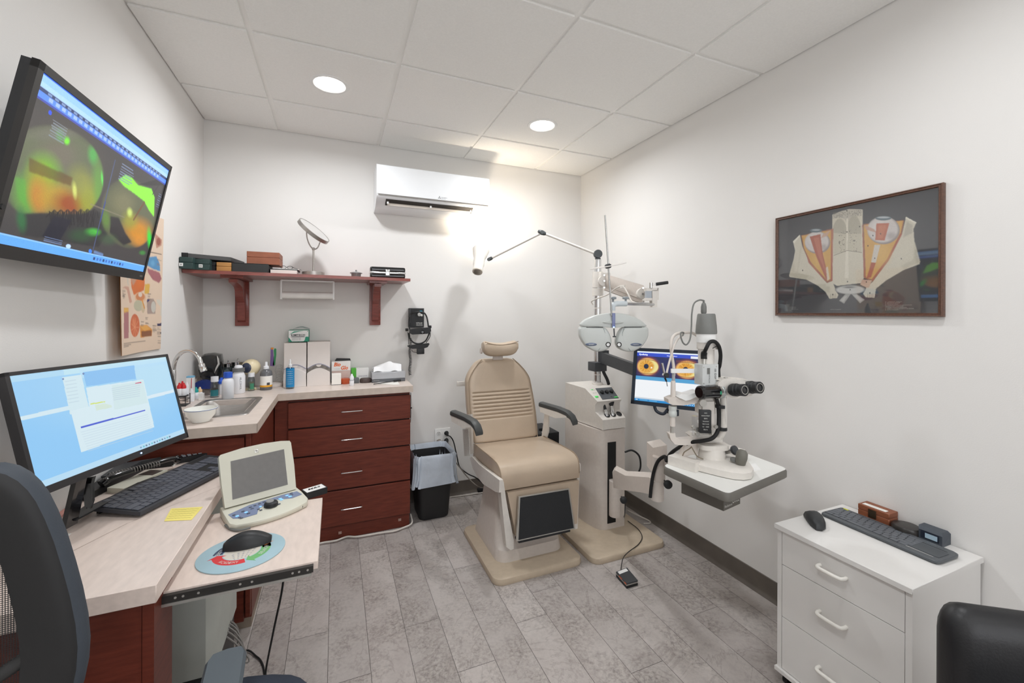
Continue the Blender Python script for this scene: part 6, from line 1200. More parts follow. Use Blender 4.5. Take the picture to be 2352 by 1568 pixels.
    m = MB(); a, b = onz(368, 1064, z+.012), onz(409, 1041, z+.012); m.cyl(a, b, .005, seg=12); one(m, 'marker_pen', M('pen_white', (206, 204, 210), .4), 'pale marker pen on the desk between the phone and the rounded keypad', 'pen')
    m = MB(); q = [onz(380, 1065, z), onz(412, 1044, z), onz(422, 1050, z), onz(398, 1072, z)]; m.slab([p+UP*.0004 for p in q], (0, 0, .002)); one(m, 'paper_slip', paper, 'white paper slip on the desk under the pale marker pen', 'paper')
    t = thing('number_keypad', 'rounded black keypad with pale keys at the far end of the desk', 'keypad', onz(480, 1045, z))
    a, b = onz(416, 1058, z)-FW*.05, onz(538, 1033, z)-FW*.05; u = (b-a).normalized(); w = V((-u.y, u.x, 0)); L = (b-a).length; D = .05
    m = MB(); out = []
    for k in range(9): q = PI/2+PI*k/8; out.append(a+u*(.03+.03*math.cos(q))+w*(D/2+D/2*math.sin(q)))
    out = out[::1]; out += [a+u*L, a+u*L+w*D]; m.slab(out, (0, 0, .02), r=.004); m.build('keypad_body', black, t)
    fr = frame(a+UP*.0203, u, w); kk = []
    for i in range(8):
        for j in range(3):
            if i < 1 and j != 1: continue
            m = MB(); m.box((.02+i*.017, .006+j*.014, 0), (.032+i*.017, .015+j*.014, .003), r=.001, seg=1, mx=fr); m.build('key', M('key_pale', (150, 156, 162), .4), t)
desk_bits()
# ================================================================== white drawer unit by the right wall
CT = .59
def white_cabinet():
    t = thing('white_drawer_unit', 'white wheeled drawer unit with white bow handles against the right wall', 'cabinet', (1.72, .865, 0))
    x0, x1, ya, yb = 1.512, WR-.006, .660, 1.070
    MB().box((x0, ya, CT-.018), (x1, yb, CT), r=.0015, seg=1).build('top_panel', whitem, t)
    MB().box((x0+.012, ya+.006, .062), (x1-.005, ya+.022, CT-.0185)).build('side_panel', whitem, t)
    MB().box((x0+.012, yb-.022, .062), (x1-.005, yb-.006, CT-.0185)).build('side_panel', whitem, t)
    MB().box((x1-.012, ya+.023, .062), (x1-.006, yb-.023, CT-.019)).build('back_panel', whitem, t)
    MB().box((x0+.002, ya+.001, .046), (x1-.005, yb-.001, .0615), r=.0015, seg=1).build('bottom_panel', whitem, t)
    MB().box((x0+.02, ya+.023, .0625), (x1-.013, yb-.023, .50)).build('carcass', M('inner_grey', (120, 118, 116), .7), t)
    zs = [(.447, CT-.021), (.2555, .4455), (.064, .254)]
    for za, zb in zs:
        d = MB().box((x0+.012, ya+.0235, za), (x0+.0195, yb-.0235, zb-.0005), r=.0006, seg=1).build('drawer', whitem, t)
        zc = zb-.052 if zb > .5 else zb-.086; m = MB(); yl, yr = .915, .835
        if zb < .3: zc = .17
        m.tube([(x0+.012, yl, zc), (x0-.004, yl-.001, zc), (x0-.013, yl-.012, zc), (x0-.013, yr+.012, zc), (x0-.004, yr+.001, zc), (x0+.012, yr, zc)], .0062, 12, 6); m.build('handle', M('handle_white', (238, 235, 228), .25, var=0), d)
    for x, y in ((x0+.04, yb-.03), (x0+.04, ya+.04), (x1-.04, ya+.04), (x1-.04, yb-.04)):
        m = MB(); m.cyl((x, y-.009, .021), (x, y+.009, .021), .021, seg=24); m.box((x-.018, y-.012, .026), (x+.016, y+.012, .0455), r=.004); m.build('caster', rubber, t)
    z = CT+.0005
    # long keyboard with touch pad
    t = thing('touchpad_keyboard', 'slate grey keyboard with touch pad on the white drawer unit', 'keyboard', onz(2045, 1225, CT))
    cL, cR = onz(1894, 1170, z+.012), onz(2200, 1266, z+.012); TLp = onz(1912, 1157, z+.014); nR = onz(2155, 1291, z+.012); nL = onz(1884, 1176, z+.012); fR = onz(2203, 1268, z+.012)
    u = (nR-nL).normalized(); w = V((-u.y, u.x, 0)); w = w if w.x > 0 else -w; L = (nR-nL).length; D = .128; o = nL
    def q(a, b, h=0): return V((o.x, o.y, z))+u*a+w*b+UP*h
    def rq(hh, f=0): return [p for p in [q(.012+f, f, hh), q(L-.016-f, f, hh), q(L-.004-f, .004+f, hh), q(L-f, .016+f, hh), q(L-f, D-.02, hh), q(L-.004-f, D-.006-f, hh), q(L-.016-f, D-f, hh), q(.012+f, D-f, hh), q(.003+f, D-.003-f, hh), q(f, D-.012, hh), q(f, .012, hh), q(.003+f, .003+f, hh)]]
    m = MB(); m.rings([rq(0, .004), rq(.004, 0), rq(.010, 0), rq(.0125, .002)]); m.build('keyboard_body', slate, t)
    fr = frame(q(0, 0, .0125), u, w); km = M('key_slate', (96, 100, 106), .45)
    rows = [[1]*13, [1.2]+[1]*11+[.8+.0], [1.4]+[1]*11+[.6+.0], [1.8]+[1]*9+[2.2], [1.2]*3+[4.2]+[1.2]*4]
    MB().slab([q(.004, .018, .0126), q(L-.112, .018, .0126), q(L-.112, D-.014, .0126), q(.004, D-.014, .0126)], (0, 0, .0004)).build('key_well', M('well_black', ()), t)
    keys_for(t, fr, rows, .0202, .0185, .006, D-.016, km, h=.0016, gap=.0016)
    m = MB(); m.slab([q(L-.105, .03, .0128), q(L-.012, .03, .0128), q(L-.012, .088, .0128), q(L-.105, .088, .0128)], (0, 0, .0006), r=.0003); m.build('touch_pad', M('pad_slate', (78, 82, 86), .55), t)
    m = MB(); m.box(q(L-.105, .022, .0126), q(L-.02, .022, .0129)+V((.001, 0, .0002)), 0); m.bm.free(); m = MB(); m.tube([q(L-.108, .022, .0128), q(L-.022, .022, .0128)], .0005, 5); m.build('silver_line', silver, t)
    m = MB(); m.tube([q(L-.10, .098, .0126), q(L-.02, .098, .0126)], .0009, 5); m.build('slot_line', black, t)
    m = MB(); m.rings([[q(.020+.010*math.cos(a)*s_, D-.009+.004*math.sin(a)*s_, .0126+h) for a in [2*PI*k/20 for k in range(20)]] for s_, h in ((1, 0), (.9, .001))]); m.build('yellow_button', M('button_yellow', (214, 216, 60), .4), t)
    text('- ---- ---', frame(q(L-.06, D-.012, .0129), u, w), .04, .0016, M('legend_grey', (150, 154, 158), .5, var=0), t)
    s = thing('ergonomic_mouse', 'black sculpted mouse lying at the left front of the white drawer unit top', 'mouse', onz(1871, 1200, CT))
    P = [onz(x, y, z) for x, y in ((1845, 1185), (1850, 1184), (1868, 1184), (1880, 1187), (1891, 1195), (1897, 1206), (1897, 1216), (1889, 1221), (1875, 1219), (1861, 1208), (1852, 1196))]
    c = sum(P, V((0, 0, 0)))/len(P); m = MB(); m.rings([[c+(p-c)*f+UP*h for p in P] for f, h in ((.93, 0), (1, .004), (.98, .010), (.85, .022), (.6, .030), (.25, .033))]); m.build('mouse_body', M('mouse_dark', (48, 50, 52), .5), s, ang=60)
    m = MB(); m.cyl(onz(1866, 1186, z+.02), onz(1869, 1188, z+.02), .006); m.build('scroll_wheel', dgrey, s)
    # things along the wall
    X1 = WR-.004
    t = thing('wooden_case', 'small brown wooden case with metal clasp and white label on the white drawer unit', 'case', (1.89, .97, CT))
    br = M('case_wood', (138, 82, 56), .45, var=.2, vs=16, stretch=(1, 1, 5)); a, b = .985, .885
    MB().box((X1-.058, b, z), (X1, a, z+.028), r=.0015, seg=1).build('lower_half', br, t); MB().box((X1-.058, b, z+.0285), (X1, a, z+.048), r=.0015, seg=1).build('lid', br, t)
    m = MB(); m.box((X1-.0605, .925, z+.012), (X1-.058, .95, z+.042), r=.0005); m.build('clasp', M('bronze', (92, 76, 60), .35, .8), t)
    m = MB(); m.slab([(X1-.05, .90, z+.0487), (X1-.05, .975, z+.0487), (X1-.03, .975, z+.0487), (X1-.03, .90, z+.0487)], (0, 0, .0004)); m.build('label', paper, t); text('--------', frame((X1-.04, .935, z+.0493), (0, -1, 0), (1, 0, 0)), .05, .0012, dgrey, t)
    m = MB(); m.lathe([(.036, 0), (.04, .004), (.041, .020), (.037, .026), (.03, .027)], (X1-.042, .842, z), UP, 36, sy=1.0); one(m, 'round_tin', M('tin_black', (50, 47, 45), .3, var=.1), 'round black tin between the wooden case and grey box on the white drawer unit', 'tin')
    t = thing('grey_device_box', 'dark grey box with pale blue label behind the long keyboard on the white drawer unit', 'box', (1.9, .78, CT))
    m = MB(); m.slab([(X1-.055, .740, z), (X1-.055, .740, z+.036), (X1-.045, .744, z+.046), (X1-.01, .744, z+.046), (X1, .740, z+.036), (X1, .740, z)], (0, .062, 0), r=.003); m.build('box_body', M('box_slate', (70, 76, 84), .5), t)
    m = MB(); m.box((X1-.0565, .748, z+.010), (X1-.055, .796, z+.036)); m.build('front_face', M('face_navy', (36, 42, 56), .4), t); m = MB(); m.box((X1-.0575, .752, z+.014), (X1-.0566, .784, z+.030)); m.build('label', M('label_blue', (176, 200, 216), .4), t)
white_cabinet()
# ================================================================== chairs at the edges of the view
def mesh_chair():
    t = thing('mesh_office_chair', 'black mesh-back office chair at the near end of the desk', 'office chair', (-.48, .95, 0))
    Y = .80; cx = -.535
    fab = M('chair_slate', (58, 64, 72), .6, bump=.2, bs=400); fr_m = M('frame_black', (30, 30, 31), .55, bump=.1)
    def side(pts, y): return [ony(px, py, y) for px, py in pts]
    R = side([(100, 1138), (120, 1180), (140, 1232), (160, 1300), (176, 1362), (188, 1425), (193, 1480), (190, 1530), (180, 1580), (160, 1640)], Y)
    T = side([(0, 1066), (33, 1074), (60, 1090), (82, 1112)], Y)
    rt_ = T+R; out = [(p.x, p.z) for p in rt_]; zt = out[0][1]+.006
    left = [(2*cx-x, z) for x, z in out][::-1]; loop = left+[(cx, zt)]+out+[(cx+.06, .56), (cx-.06, .56)]
    def inset(k): 
        c = V((cx, .86, 0)); return [(c.x+(x-c.x)*(1-k/.205), c.y+(z-c.y)*(1-k/.33)) for x, z in loop]
    def lp(k, dy): return [V((x, Y+dy+.25*(x-cx)**2*1.2, z)) for x, z in inset(k)]
    m = MB(); m.rings([lp(.072, .01), lp(.07, -.002), lp(.040, -.014), lp(.022, -.018), lp(.006, -.014), lp(0, -.002), lp(0, .006), lp(.02, .016), lp(.06, .014), lp(.072, .01)], caps=False)
    m.build('back_frame', [fr_m, fab], t, ang=60); o = t.children[0]
    for p in o.data.polygons:
        c = p.center+V((-.48, .95, 0)); 
        d = abs(p.normal.y)
        p.material_index = 1 if (p.index//len(loop)) in (4, 5) else 0
    mm = bpy.data.materials.new('chair_mesh'); mm.use_nodes = True; nt = mm.node_tree; b = nt.nodes['Principled BSDF']; b.inputs['Base Color'].default_value = (.012, .012, .013, 1); b.inputs['Roughness'].default_value = .6
    tr = nt.nodes.new('ShaderNodeBsdfTransparent'); mx = nt.nodes.new('ShaderNodeMixShader'); tc = nt.nodes.new('ShaderNodeTexCoord'); sep = nt.nodes.new('ShaderNodeSeparateXYZ'); nt.links.new(tc.outputs['Object'], sep.inputs[0])
    def wave(sock, f):
        a = nt.nodes.new('ShaderNodeMath'); a.operation = 'MULTIPLY'; a.inputs[1].default_value = f; nt.links.new(sock, a.inputs[0]); s = nt.nodes.new('ShaderNodeMath'); s.operation = 'SINE'; nt.links.new(a.outputs[0], s.inputs[0]); return s.outputs[0]
    a1 = nt.nodes.new('ShaderNodeMath'); a1.operation = 'MAXIMUM'; nt.links.new(wave(sep.outputs[0], 2200), a1.inputs[0]); nt.links.new(wave(sep.outputs[2], 2200), a1.inputs[1])
    g = nt.nodes.new('ShaderNodeMath'); g.operation = 'GREATER_THAN'; g.inputs[1].default_value = .55; nt.links.new(a1.outputs[0], g.inputs[0])
    nt.links.new(g.outputs[0], mx.inputs[0]); nt.links.new(tr.outputs[0], mx.inputs[1]); nt.links.new(b.outputs[0], mx.inputs[2]); nt.links.new(mx.outputs[0], nt.nodes['Material Output'].inputs[0])
    L = lp(.068, .012); m = MB(); cc = V((cx, Y+.012, .86)); m.rings([L, [cc+(p-cc)*.02 for p in L]], caps=True); m.build('back_mesh', mm, t)
    m = MB(); m.tube([ony(-40, 1575, Y+.03), ony(0, 1550, Y+.02), ony(70, 1503, Y+.02), ony(140, 1458, Y+.025)], .010, 10); m.build('lumbar_bar', M('bar_grey', (50, 50, 50), .6), t)
    # arm rest, seat, stem
    a0, a1_ = at(523, 1489, .868), at(495, 1620, .735); z = a0.z; a1_ = V((a1_.x, a1_.y, z)); d = (a1_-a0).normalized(); n = V((-d.y, d.x, 0)); L = .26
    pad = M('arm_slate', (76, 84, 90), .5)
    def ar(sgn, base):
        m = MB(); m.rings([[base+d*a+n*b*w_+UP*h for a, b in ((.004, -.8), (0, 0), (.004, .8), (.02, 1), (L-.02, 1), (L, .7), (L, -.7), (L-.02, -1), (.02, -1))] for w_, h in ((.026, -.022), (.034, -.018), (.035, -.006), (.030, 0))]); m.build('armrest', pad, t)
        m = MB(); m.box(base+d*.10+V((-.012, -.02, -.20)), base+d*.10+V((.012, .02, -.022)), r=.005); m.slab([base+d*.10+V((0, -.02, -.2)), base+d*.10+V((0, .02, -.2)), base+d*.10+V((-.10*sgn, .02, -.25)), base+d*.10+V((-.10*sgn, -.02, -.25))], (0, 0, .02)); m.build('arm_post', fr_m, t)
    ar(1, a0)
    ar(-1, V((2*cx-a0.x+.14, a0.y, a0.z)))
    m = MB(); m.rings([rrect(-.46, .985, hx, hy, .07, zz_) for hx, hy, zz_ in ((.17, .15, .40), (.19, .165, .415), (.19, .165, .455), (.17, .15, .475))]); m.build('seat', fab, t)
    m = MB(); m.cyl((-.47, .93, .09), (-.47, .93, .40), .028); m.build('gas_lift', black, t)
    for k in range(5):
        q = 2*PI*k/5+.4; e = V((-.47+.16*math.cos(q), .93+.16*math.sin(q), .06)); m = MB(); m.tube([(-.47, .93, .10), e], lambda v: .024-.008*v, 8); lg = m.build('base_leg', black, t); m = MB(); m.cyl(e+V((0, -.015, -.035)), e+V((0, .015, -.035)), .025); m.build('caster', rubber, lg)
    m = MB(); m.slab([(cx-.03, Y+.02, .60), (cx+.03, Y+.02, .60), (cx+.03, Y+.10, .40), (cx-.03, Y+.10, .40)], (0, .02, 0)); m.build('back_stem', fr_m, t)
mesh_chair()
def stools():
    t = thing('fabric_stool', 'low stool with dark blue-grey fabric seat at the bottom edge beside the chair armrest', 'stool', (-.09, .86, 0))
    fab = M('stool_fabric', (52, 60, 74), .75, bump=.4, bs=500); zt = .50
    A = [onz(x, y, zt) for x, y in ((486, 1568), (520, 1560), (570, 1549), (625, 1544), (668, 1545), (690, 1552), (708, 1566), (722, 1590), (728, 1640), (700, 1760), (590, 1790), (500, 1740), (488, 1640), (484, 1590))]
    c = sum(A, V((0, 0, 0)))/len(A); A = [p+(p-c)*.03 for p in A]
    m = MB(); m.rings([[c+(p-c)*f+UP*h for p in A] for f, h in ((.86, -.07), (.97, -.06), (1, -.04), (1, -.018), (.97, -.004), (.9, 0), (.5, .004))]); m.build('seat', fab, t, ang=70)
    m = MB(); m.cyl((c.x, c.y, .06), (c.x, c.y, zt-.07), .025); m.build('gas_lift', chrome, t)
    for k in range(5):
        q = 2*PI*k/5; e = V((c.x+.12*math.cos(q), c.y+.12*math.sin(q), .055)); m = MB(); m.tube([(c.x, c.y, .09), e], .016, 8); lg = m.build('base_leg', black, t); m = MB(); m.cyl(e+V((0, -.012, -.032)), e+V((0, .012, -.032)), .022); m.build('caster', rubber, lg)
    t = thing('leather_chair', 'black leather padded chair in the bottom right corner beside the white drawer unit', 'chair', (1.2, .3, 0))
    a, b = at(2129, 1352, .92), at(2352, 1400, .88); d = (b-a); d.z = 0; d.normalize(); f = V((-d.y, d.x, 0)); f = f if f.dot(FW) < 0 else -f
    L = .44; z1 = a.z; z0 = .50
    def ring(x, ins, zi): k_ = 1-ins/.0425; return [V((a.x, a.y, 0))+d*x+f*(.0425+(y-.0425)*k_)+UP*z_ for y, z_ in ((0, z0), (0, z1-.05-zi), (.004, z1-.028-zi), (.016, z1-.010-zi), (.034, z1-.001-zi), (.05, z1-.004-zi), (.068, z1-.02-zi), (.08, z1-.05-zi), (.085, z1-.10-zi), (.085, z0))]
    m = MB(); m.rings([ring(x, i, zi) for x, i, zi in ((0, .034, .05), (.003, .024, .034), (.009, .014, .019), (.018, .006, .008), (.03, .001, .002), (.045, 0, 0), (L-.04, 0, 0), (L-.01, .01, .01), (L, .03, .04))]); m.build('backrest', leather, t, ang=70)
    m = MB(); s0 = V((a.x, a.y, 0))
    zs = onz(2120, 1545, .5); zz = .575
    def sr(y, ins, hh): return [s0+d*x+f*y+UP*z_ for x, z_ in ((-.03+ins, zz-.12), (-.03+ins, zz-.03-hh), (-.015+ins, zz-.006-hh), (.02, zz-hh), (L-.02, zz-hh), (L+.015-ins, zz-.006-hh), (L+.03-ins, zz-.03-hh), (L+.03-ins, zz-.12))]
    m.rings([sr(y, i, h_) for y, i, h_ in ((.06, .01, 0), (.10, 0, -.004), (.40, 0, -.004), (.45, .004, 0), (.48, .012, .012), (.49, .03, .03))]); m.build('seat', leather, t, ang=70)
    for x, y in ((.03, .08), (L-.03, .08), (.03, .44), (L-.03, .44)):
        p = s0+d*x+f*y; m = MB(); m.cyl((p.x, p.y, 0), (p.x, p.y, zz-.12), .013, .017); m.build('leg', black, t)
stools()
# ================================================================== on the wall shelf
ST = 1.5945
def on_shelf():
    dg = M('case_green', (44, 66, 64), .55, var=.1)
    def sbox(name, x0, x1, y0, y1, z0, z1, mat, label, cat='box', lid=.55, **k):
        t = thing(name, label, cat, ((x0+x1)/2, (y0+y1)/2, z0)); zm = z0+(z1-z0)*lid
        MB().box((x0, y0, z0), (x1, y1, zm-.0006), r=.0015, seg=1).build('box_body', mat, t); MB().box((x0, y0, zm+.0004), (x1, y1, z1), r=.0015, seg=1).build('lid', mat, t); return t
    def X(px, y): return ony(px, 610, y).x
    t = sbox('lens_case', max(X(400, 2.66), WL+.003), X(442, 2.66), 2.66, 2.90, ST, ST+.060, dg, 'dark green case marked V at the left end of the wall shelf', 'case')
    def mark(t, px, y, ch):
        c = V((X(px, y), y-.0012, ST+.020)); m = MB(); m.box(c-V((.0085, .0004, .0085)), c+V((.0085, .0006, .0085)), r=.0004); m.build('label', white, t); text(ch, frame(c-V((0, .0007, 0)), (1, 0, 0), UP), .0085, .008, black, t, bold=.02)
    mark(t, 416, 2.66, 'V')
    t = sbox('lens_case', X(444, 2.70), X(481, 2.70), 2.70, 2.92, ST, ST+.057, dg, 'dark green case marked H on the wall shelf', 'case'); mark(t, 461, 2.70, 'H')
    sbox('small_case', X(482, 2.75), X(495, 2.75), 2.75, 2.94, ST, ST+.050, black, 'small black case between the green H case and the ochre box', 'case')
    sbox('ochre_box', X(497, 2.735), X(530.5, 2.735), 2.735, 2.90, ST, ST+.048, M('ochre', (178, 130, 74), .5, var=.15), 'ochre wooden box on the shelf below the grey portfolio', 'box')
    sbox('black_box', X(532, 2.745), X(616, 2.745), 2.745, 2.93, ST, ST+.050, M('box_charcoal', (48, 50, 50), .6, var=.12), 'long charcoal box on the shelf below the brown wooden box', 'box', lid=.95)
    t = sbox('wooden_box', X(568, 2.80), X(642, 2.78), 2.78, 2.94, ST+.0505, ST+.122, M('box_sienna', (150, 92, 68), .5, var=.1, vs=30), 'brown wooden box lying on top of the long charcoal box', 'box', lid=.56)
    t = thing('portfolio', 'flat grey portfolio lying on the two green cases on the shelf', 'portfolio', (-.6, 2.8, ST+.06))
    m = MB(); z = ST+.061
    m.slab([(X(407, 2.70), 2.70, z), (X(432, 2.70), 2.70, z), (X(530, 2.76), 2.77, z-.002), (X(556, 2.95), 2.97, z-.002), (X(470, 3.0), 3.05, z), (X(430, 3.0), 3.02, z)], (0, 0, .003)); m.build('flap', black, t)
    m = MB(); m.slab([(X(432, 2.705), 2.705, z+.004), (X(530, 2.77), 2.77, z+.0005), (X(560, 2.98), 3.0, z+.0005), (X(455, 3.0), 3.04, z+.004)], (0, 0, .020), r=.004); m.build('cover', M('portfolio_grey', (72, 72, 72), .55), t)
    m = MB(); m.slab([(X(408, 2.70), 2.702, z+.004), (X(431, 2.70), 2.702, z+.004), (X(440, 2.9), 2.95, z+.004), (X(420, 2.9), 2.90, z+.004)], (0, 0, .022), r=.006); m.build('end_fold', black, t)
    t = thing('paper_pack', 'stack of white papers and a black booklet on the shelf beside the charcoal box', 'papers', (-.28, 2.85, ST))
    MB().box((X(621, 2.77), 2.77, ST), (X(682, 2.77), 2.92, ST+.022), r=.001, seg=1).build('white_pack', card, t); MB().box((X(619, 2.77), 2.775, ST+.0225), (X(684, 2.77), 2.93, ST+.028), r=.001, seg=1).build('booklet', black, t)
    MB().slab([(X(640, 2.79), 2.79, ST+.0285), (X(687, 2.79), 2.80, ST+.0285), (X(690, 2.9), 2.92, ST+.0285), (X(650, 2.9), 2.93, ST+.0285)], (0, 0, .004)).build('top_sheet', paper, t)
    m = MB(); a = V((X(645, 2.8), 2.80, ST+.034)); 
    for k in range(2): m.tube([a+V((.012+.035*k+.015*math.cos(q), .01+.001*q, .008+.008*math.sin(q))) for q in [i*2*PI/12 for i in range(13)]], .0014, 6, 2)
    m.tube([a+V((.06, .01, .008)), a+V((.085, .06, .004)), a+V((.10, .09, .002))], .0014, 6)
    one(m, 'spectacles', rubber, 'thin black spectacles lying on the stack of papers on the shelf', 'glasses')
    # vanity mirror
    t = thing('vanity_mirror', 'round tilted brushed-steel mirror on a stand on the wall shelf', 'mirror', (-.13, 2.86, ST))
    c0 = V((X(720, 2.85), 2.85, ST)); m = MB(); m.lathe([(.060, 0), (.063, .002), (.063, .022), (.061, .024), (.006, .026)], c0, UP, 48); m.build('base', steel, t)
    top = ony(720, 573, 2.85); m = MB(); m.cyl(c0+UP*.024, top, .0058, seg=14); m.lathe([(.006, -.004), (.009, 0), (.009, .008), (.006, .012)], top, UP, 16); m.build('pole', steel, t)
    pc = ony(720, 532, 2.85); a, b = ony(699, 525, 2.85), ony(740, 553, 2.85)
    m = MB(); yk = [ony(704, 528, 2.85), ony(705, 545, 2.85), ony(711, 562, 2.85), ony(720, 572, 2.85), ony(729, 569, 2.85), ony(735, 556, 2.85)]; m.tube(yk, .0036, 8); m.build('yoke', steel, t)
    e = (ony(748, 556, 2.85)-ony(692, 510, 2.85)).normalized(); n = V((e.z, 0, -e.x)); n = n if n.z > 0 else -n; n = (n*.94+V((0, -.30, 0))).normalized()
    cm = ony(720.5, 531, 2.85)
    m = MB(); m.lathe([(.098, -.011), (.103, -.011), (.103, .011), (.098, .011)], cm, n, 56, caps=False); m.lathe([(.098, .011), (.098, -.011)], cm, n, 56, caps=False); m.build('mirror_rim', steel, t)
    m = MB(); m.lathe([(.0001, .010), (.098, .010), (.098, -.010), (.0001, -.010)], cm, n, 56); m.build('mirror_glass', M('mirror_silver', (245, 245, 245), .02, 1, var=0), t)
    t = thing('glass_dish', 'small glass dish with a knobbed lid on the wall shelf', 'dish', (.12, 2.86, ST))
    c = V((X(818, 2.87), 2.87, ST)); MB().lathe([(.026, .001), (.028, .004), (.030, .026), (.028, .026), (.026, .006), (.001, .005)], c, UP, 28).build('bowl', M('dish_glass', (196, 196, 196), .1, trans=.6, var=0), t)
    MB().lathe([(.037, .026), (.038, .030), (.030, .034), (.012, .038), (.004, .040), (.006, .048), (.001, .050)], c, UP, 28).build('lid', M('dish_glass', ()), t)
    t = thing('hard_case', 'small rounded black case with silver band at the right end of the shelf', 'case', (.31, 2.87, ST))
    x0, x1 = X(850, 2.83), X(931, 2.83); m = MB(); m.box((x0, 2.82, ST+.001), (x1, 2.92, ST+.030), r=.012, seg=4); m.build('lower_shell', blackg, t); m = MB(); m.box((x0, 2.82, ST+.040), (x1, 2.92, ST+.072), r=.012, seg=4); m.build('upper_shell', blackg, t)
    MB().box((x0-.001, 2.819, ST+.028), (x1+.001, 2.921, ST+.042), r=.004).build('band', chrome, t); xc = X(890, 2.83); m = MB(); m.box((xc-.013, 2.813, ST+.016), (xc+.013, 2.820, ST+.056), r=.002); m.build('latch', chrome, t)
on_shelf()
# ================================================================== on the worktop
def P3(px, py, z=None): return onz(px, py, WT if z is None else z)
def bottle(name, label, px, py, w, h, body, cap, shape='round', cat='bottle', group=None, capf=.24, neck=.45, y=None, lab=None, labspan=(.12, .62), x=None):
    c = P3(px, py)
    if y is not None: c = V((ony(px, py, y).x, y, WT))
    if x is not None: c.x = x
    c.z = WT+.0005; k = (c-O).dot(FW)/F; r = w*k/2; H_ = h*k
    t = thing(name, label, cat, c, group=group)
    hb = H_*(1-capf)
    MB().lathe([(r*.9, 0), (r, r*.15), (r, hb*.78), (r*.86, hb*.9), (r*neck, hb*.99), (r*neck, hb)], c, UP, 28).build('body', body, t)
    q = c+UP*hb; hc = H_*capf
    if shape == 'flat': MB().lathe([(r*neck*1.35, 0), (r*neck*1.35, hc), (r*neck*1.2, hc*1.02), (.0005, hc*1.02)], q, UP, 24).build('cap', cap, t)
    elif shape == 'drop': MB().lathe([(r*neck*1.5, 0), (r*neck*1.5, hc*.4), (r*neck*.8, hc*.7), (r*neck*.55, hc*.98), (.0005, hc)], q, UP, 20).build('cap', cap, t)
    elif shape == 'pump': MB().lathe([(r*neck*1.1, 0), (r*neck*1.1, hc*.35), (r*neck*.6, hc*.42), (r*neck*.5, hc*.95), (.0005, hc)], q, UP, 20).build('cap', cap, t)
    if lab:
        MB().lathe([(r*1.012, hb*labspan[0]), (r*1.012, hb*labspan[1])], c, UP, 28, caps=False).build('label', lab, t)
    return t, c, r, H_
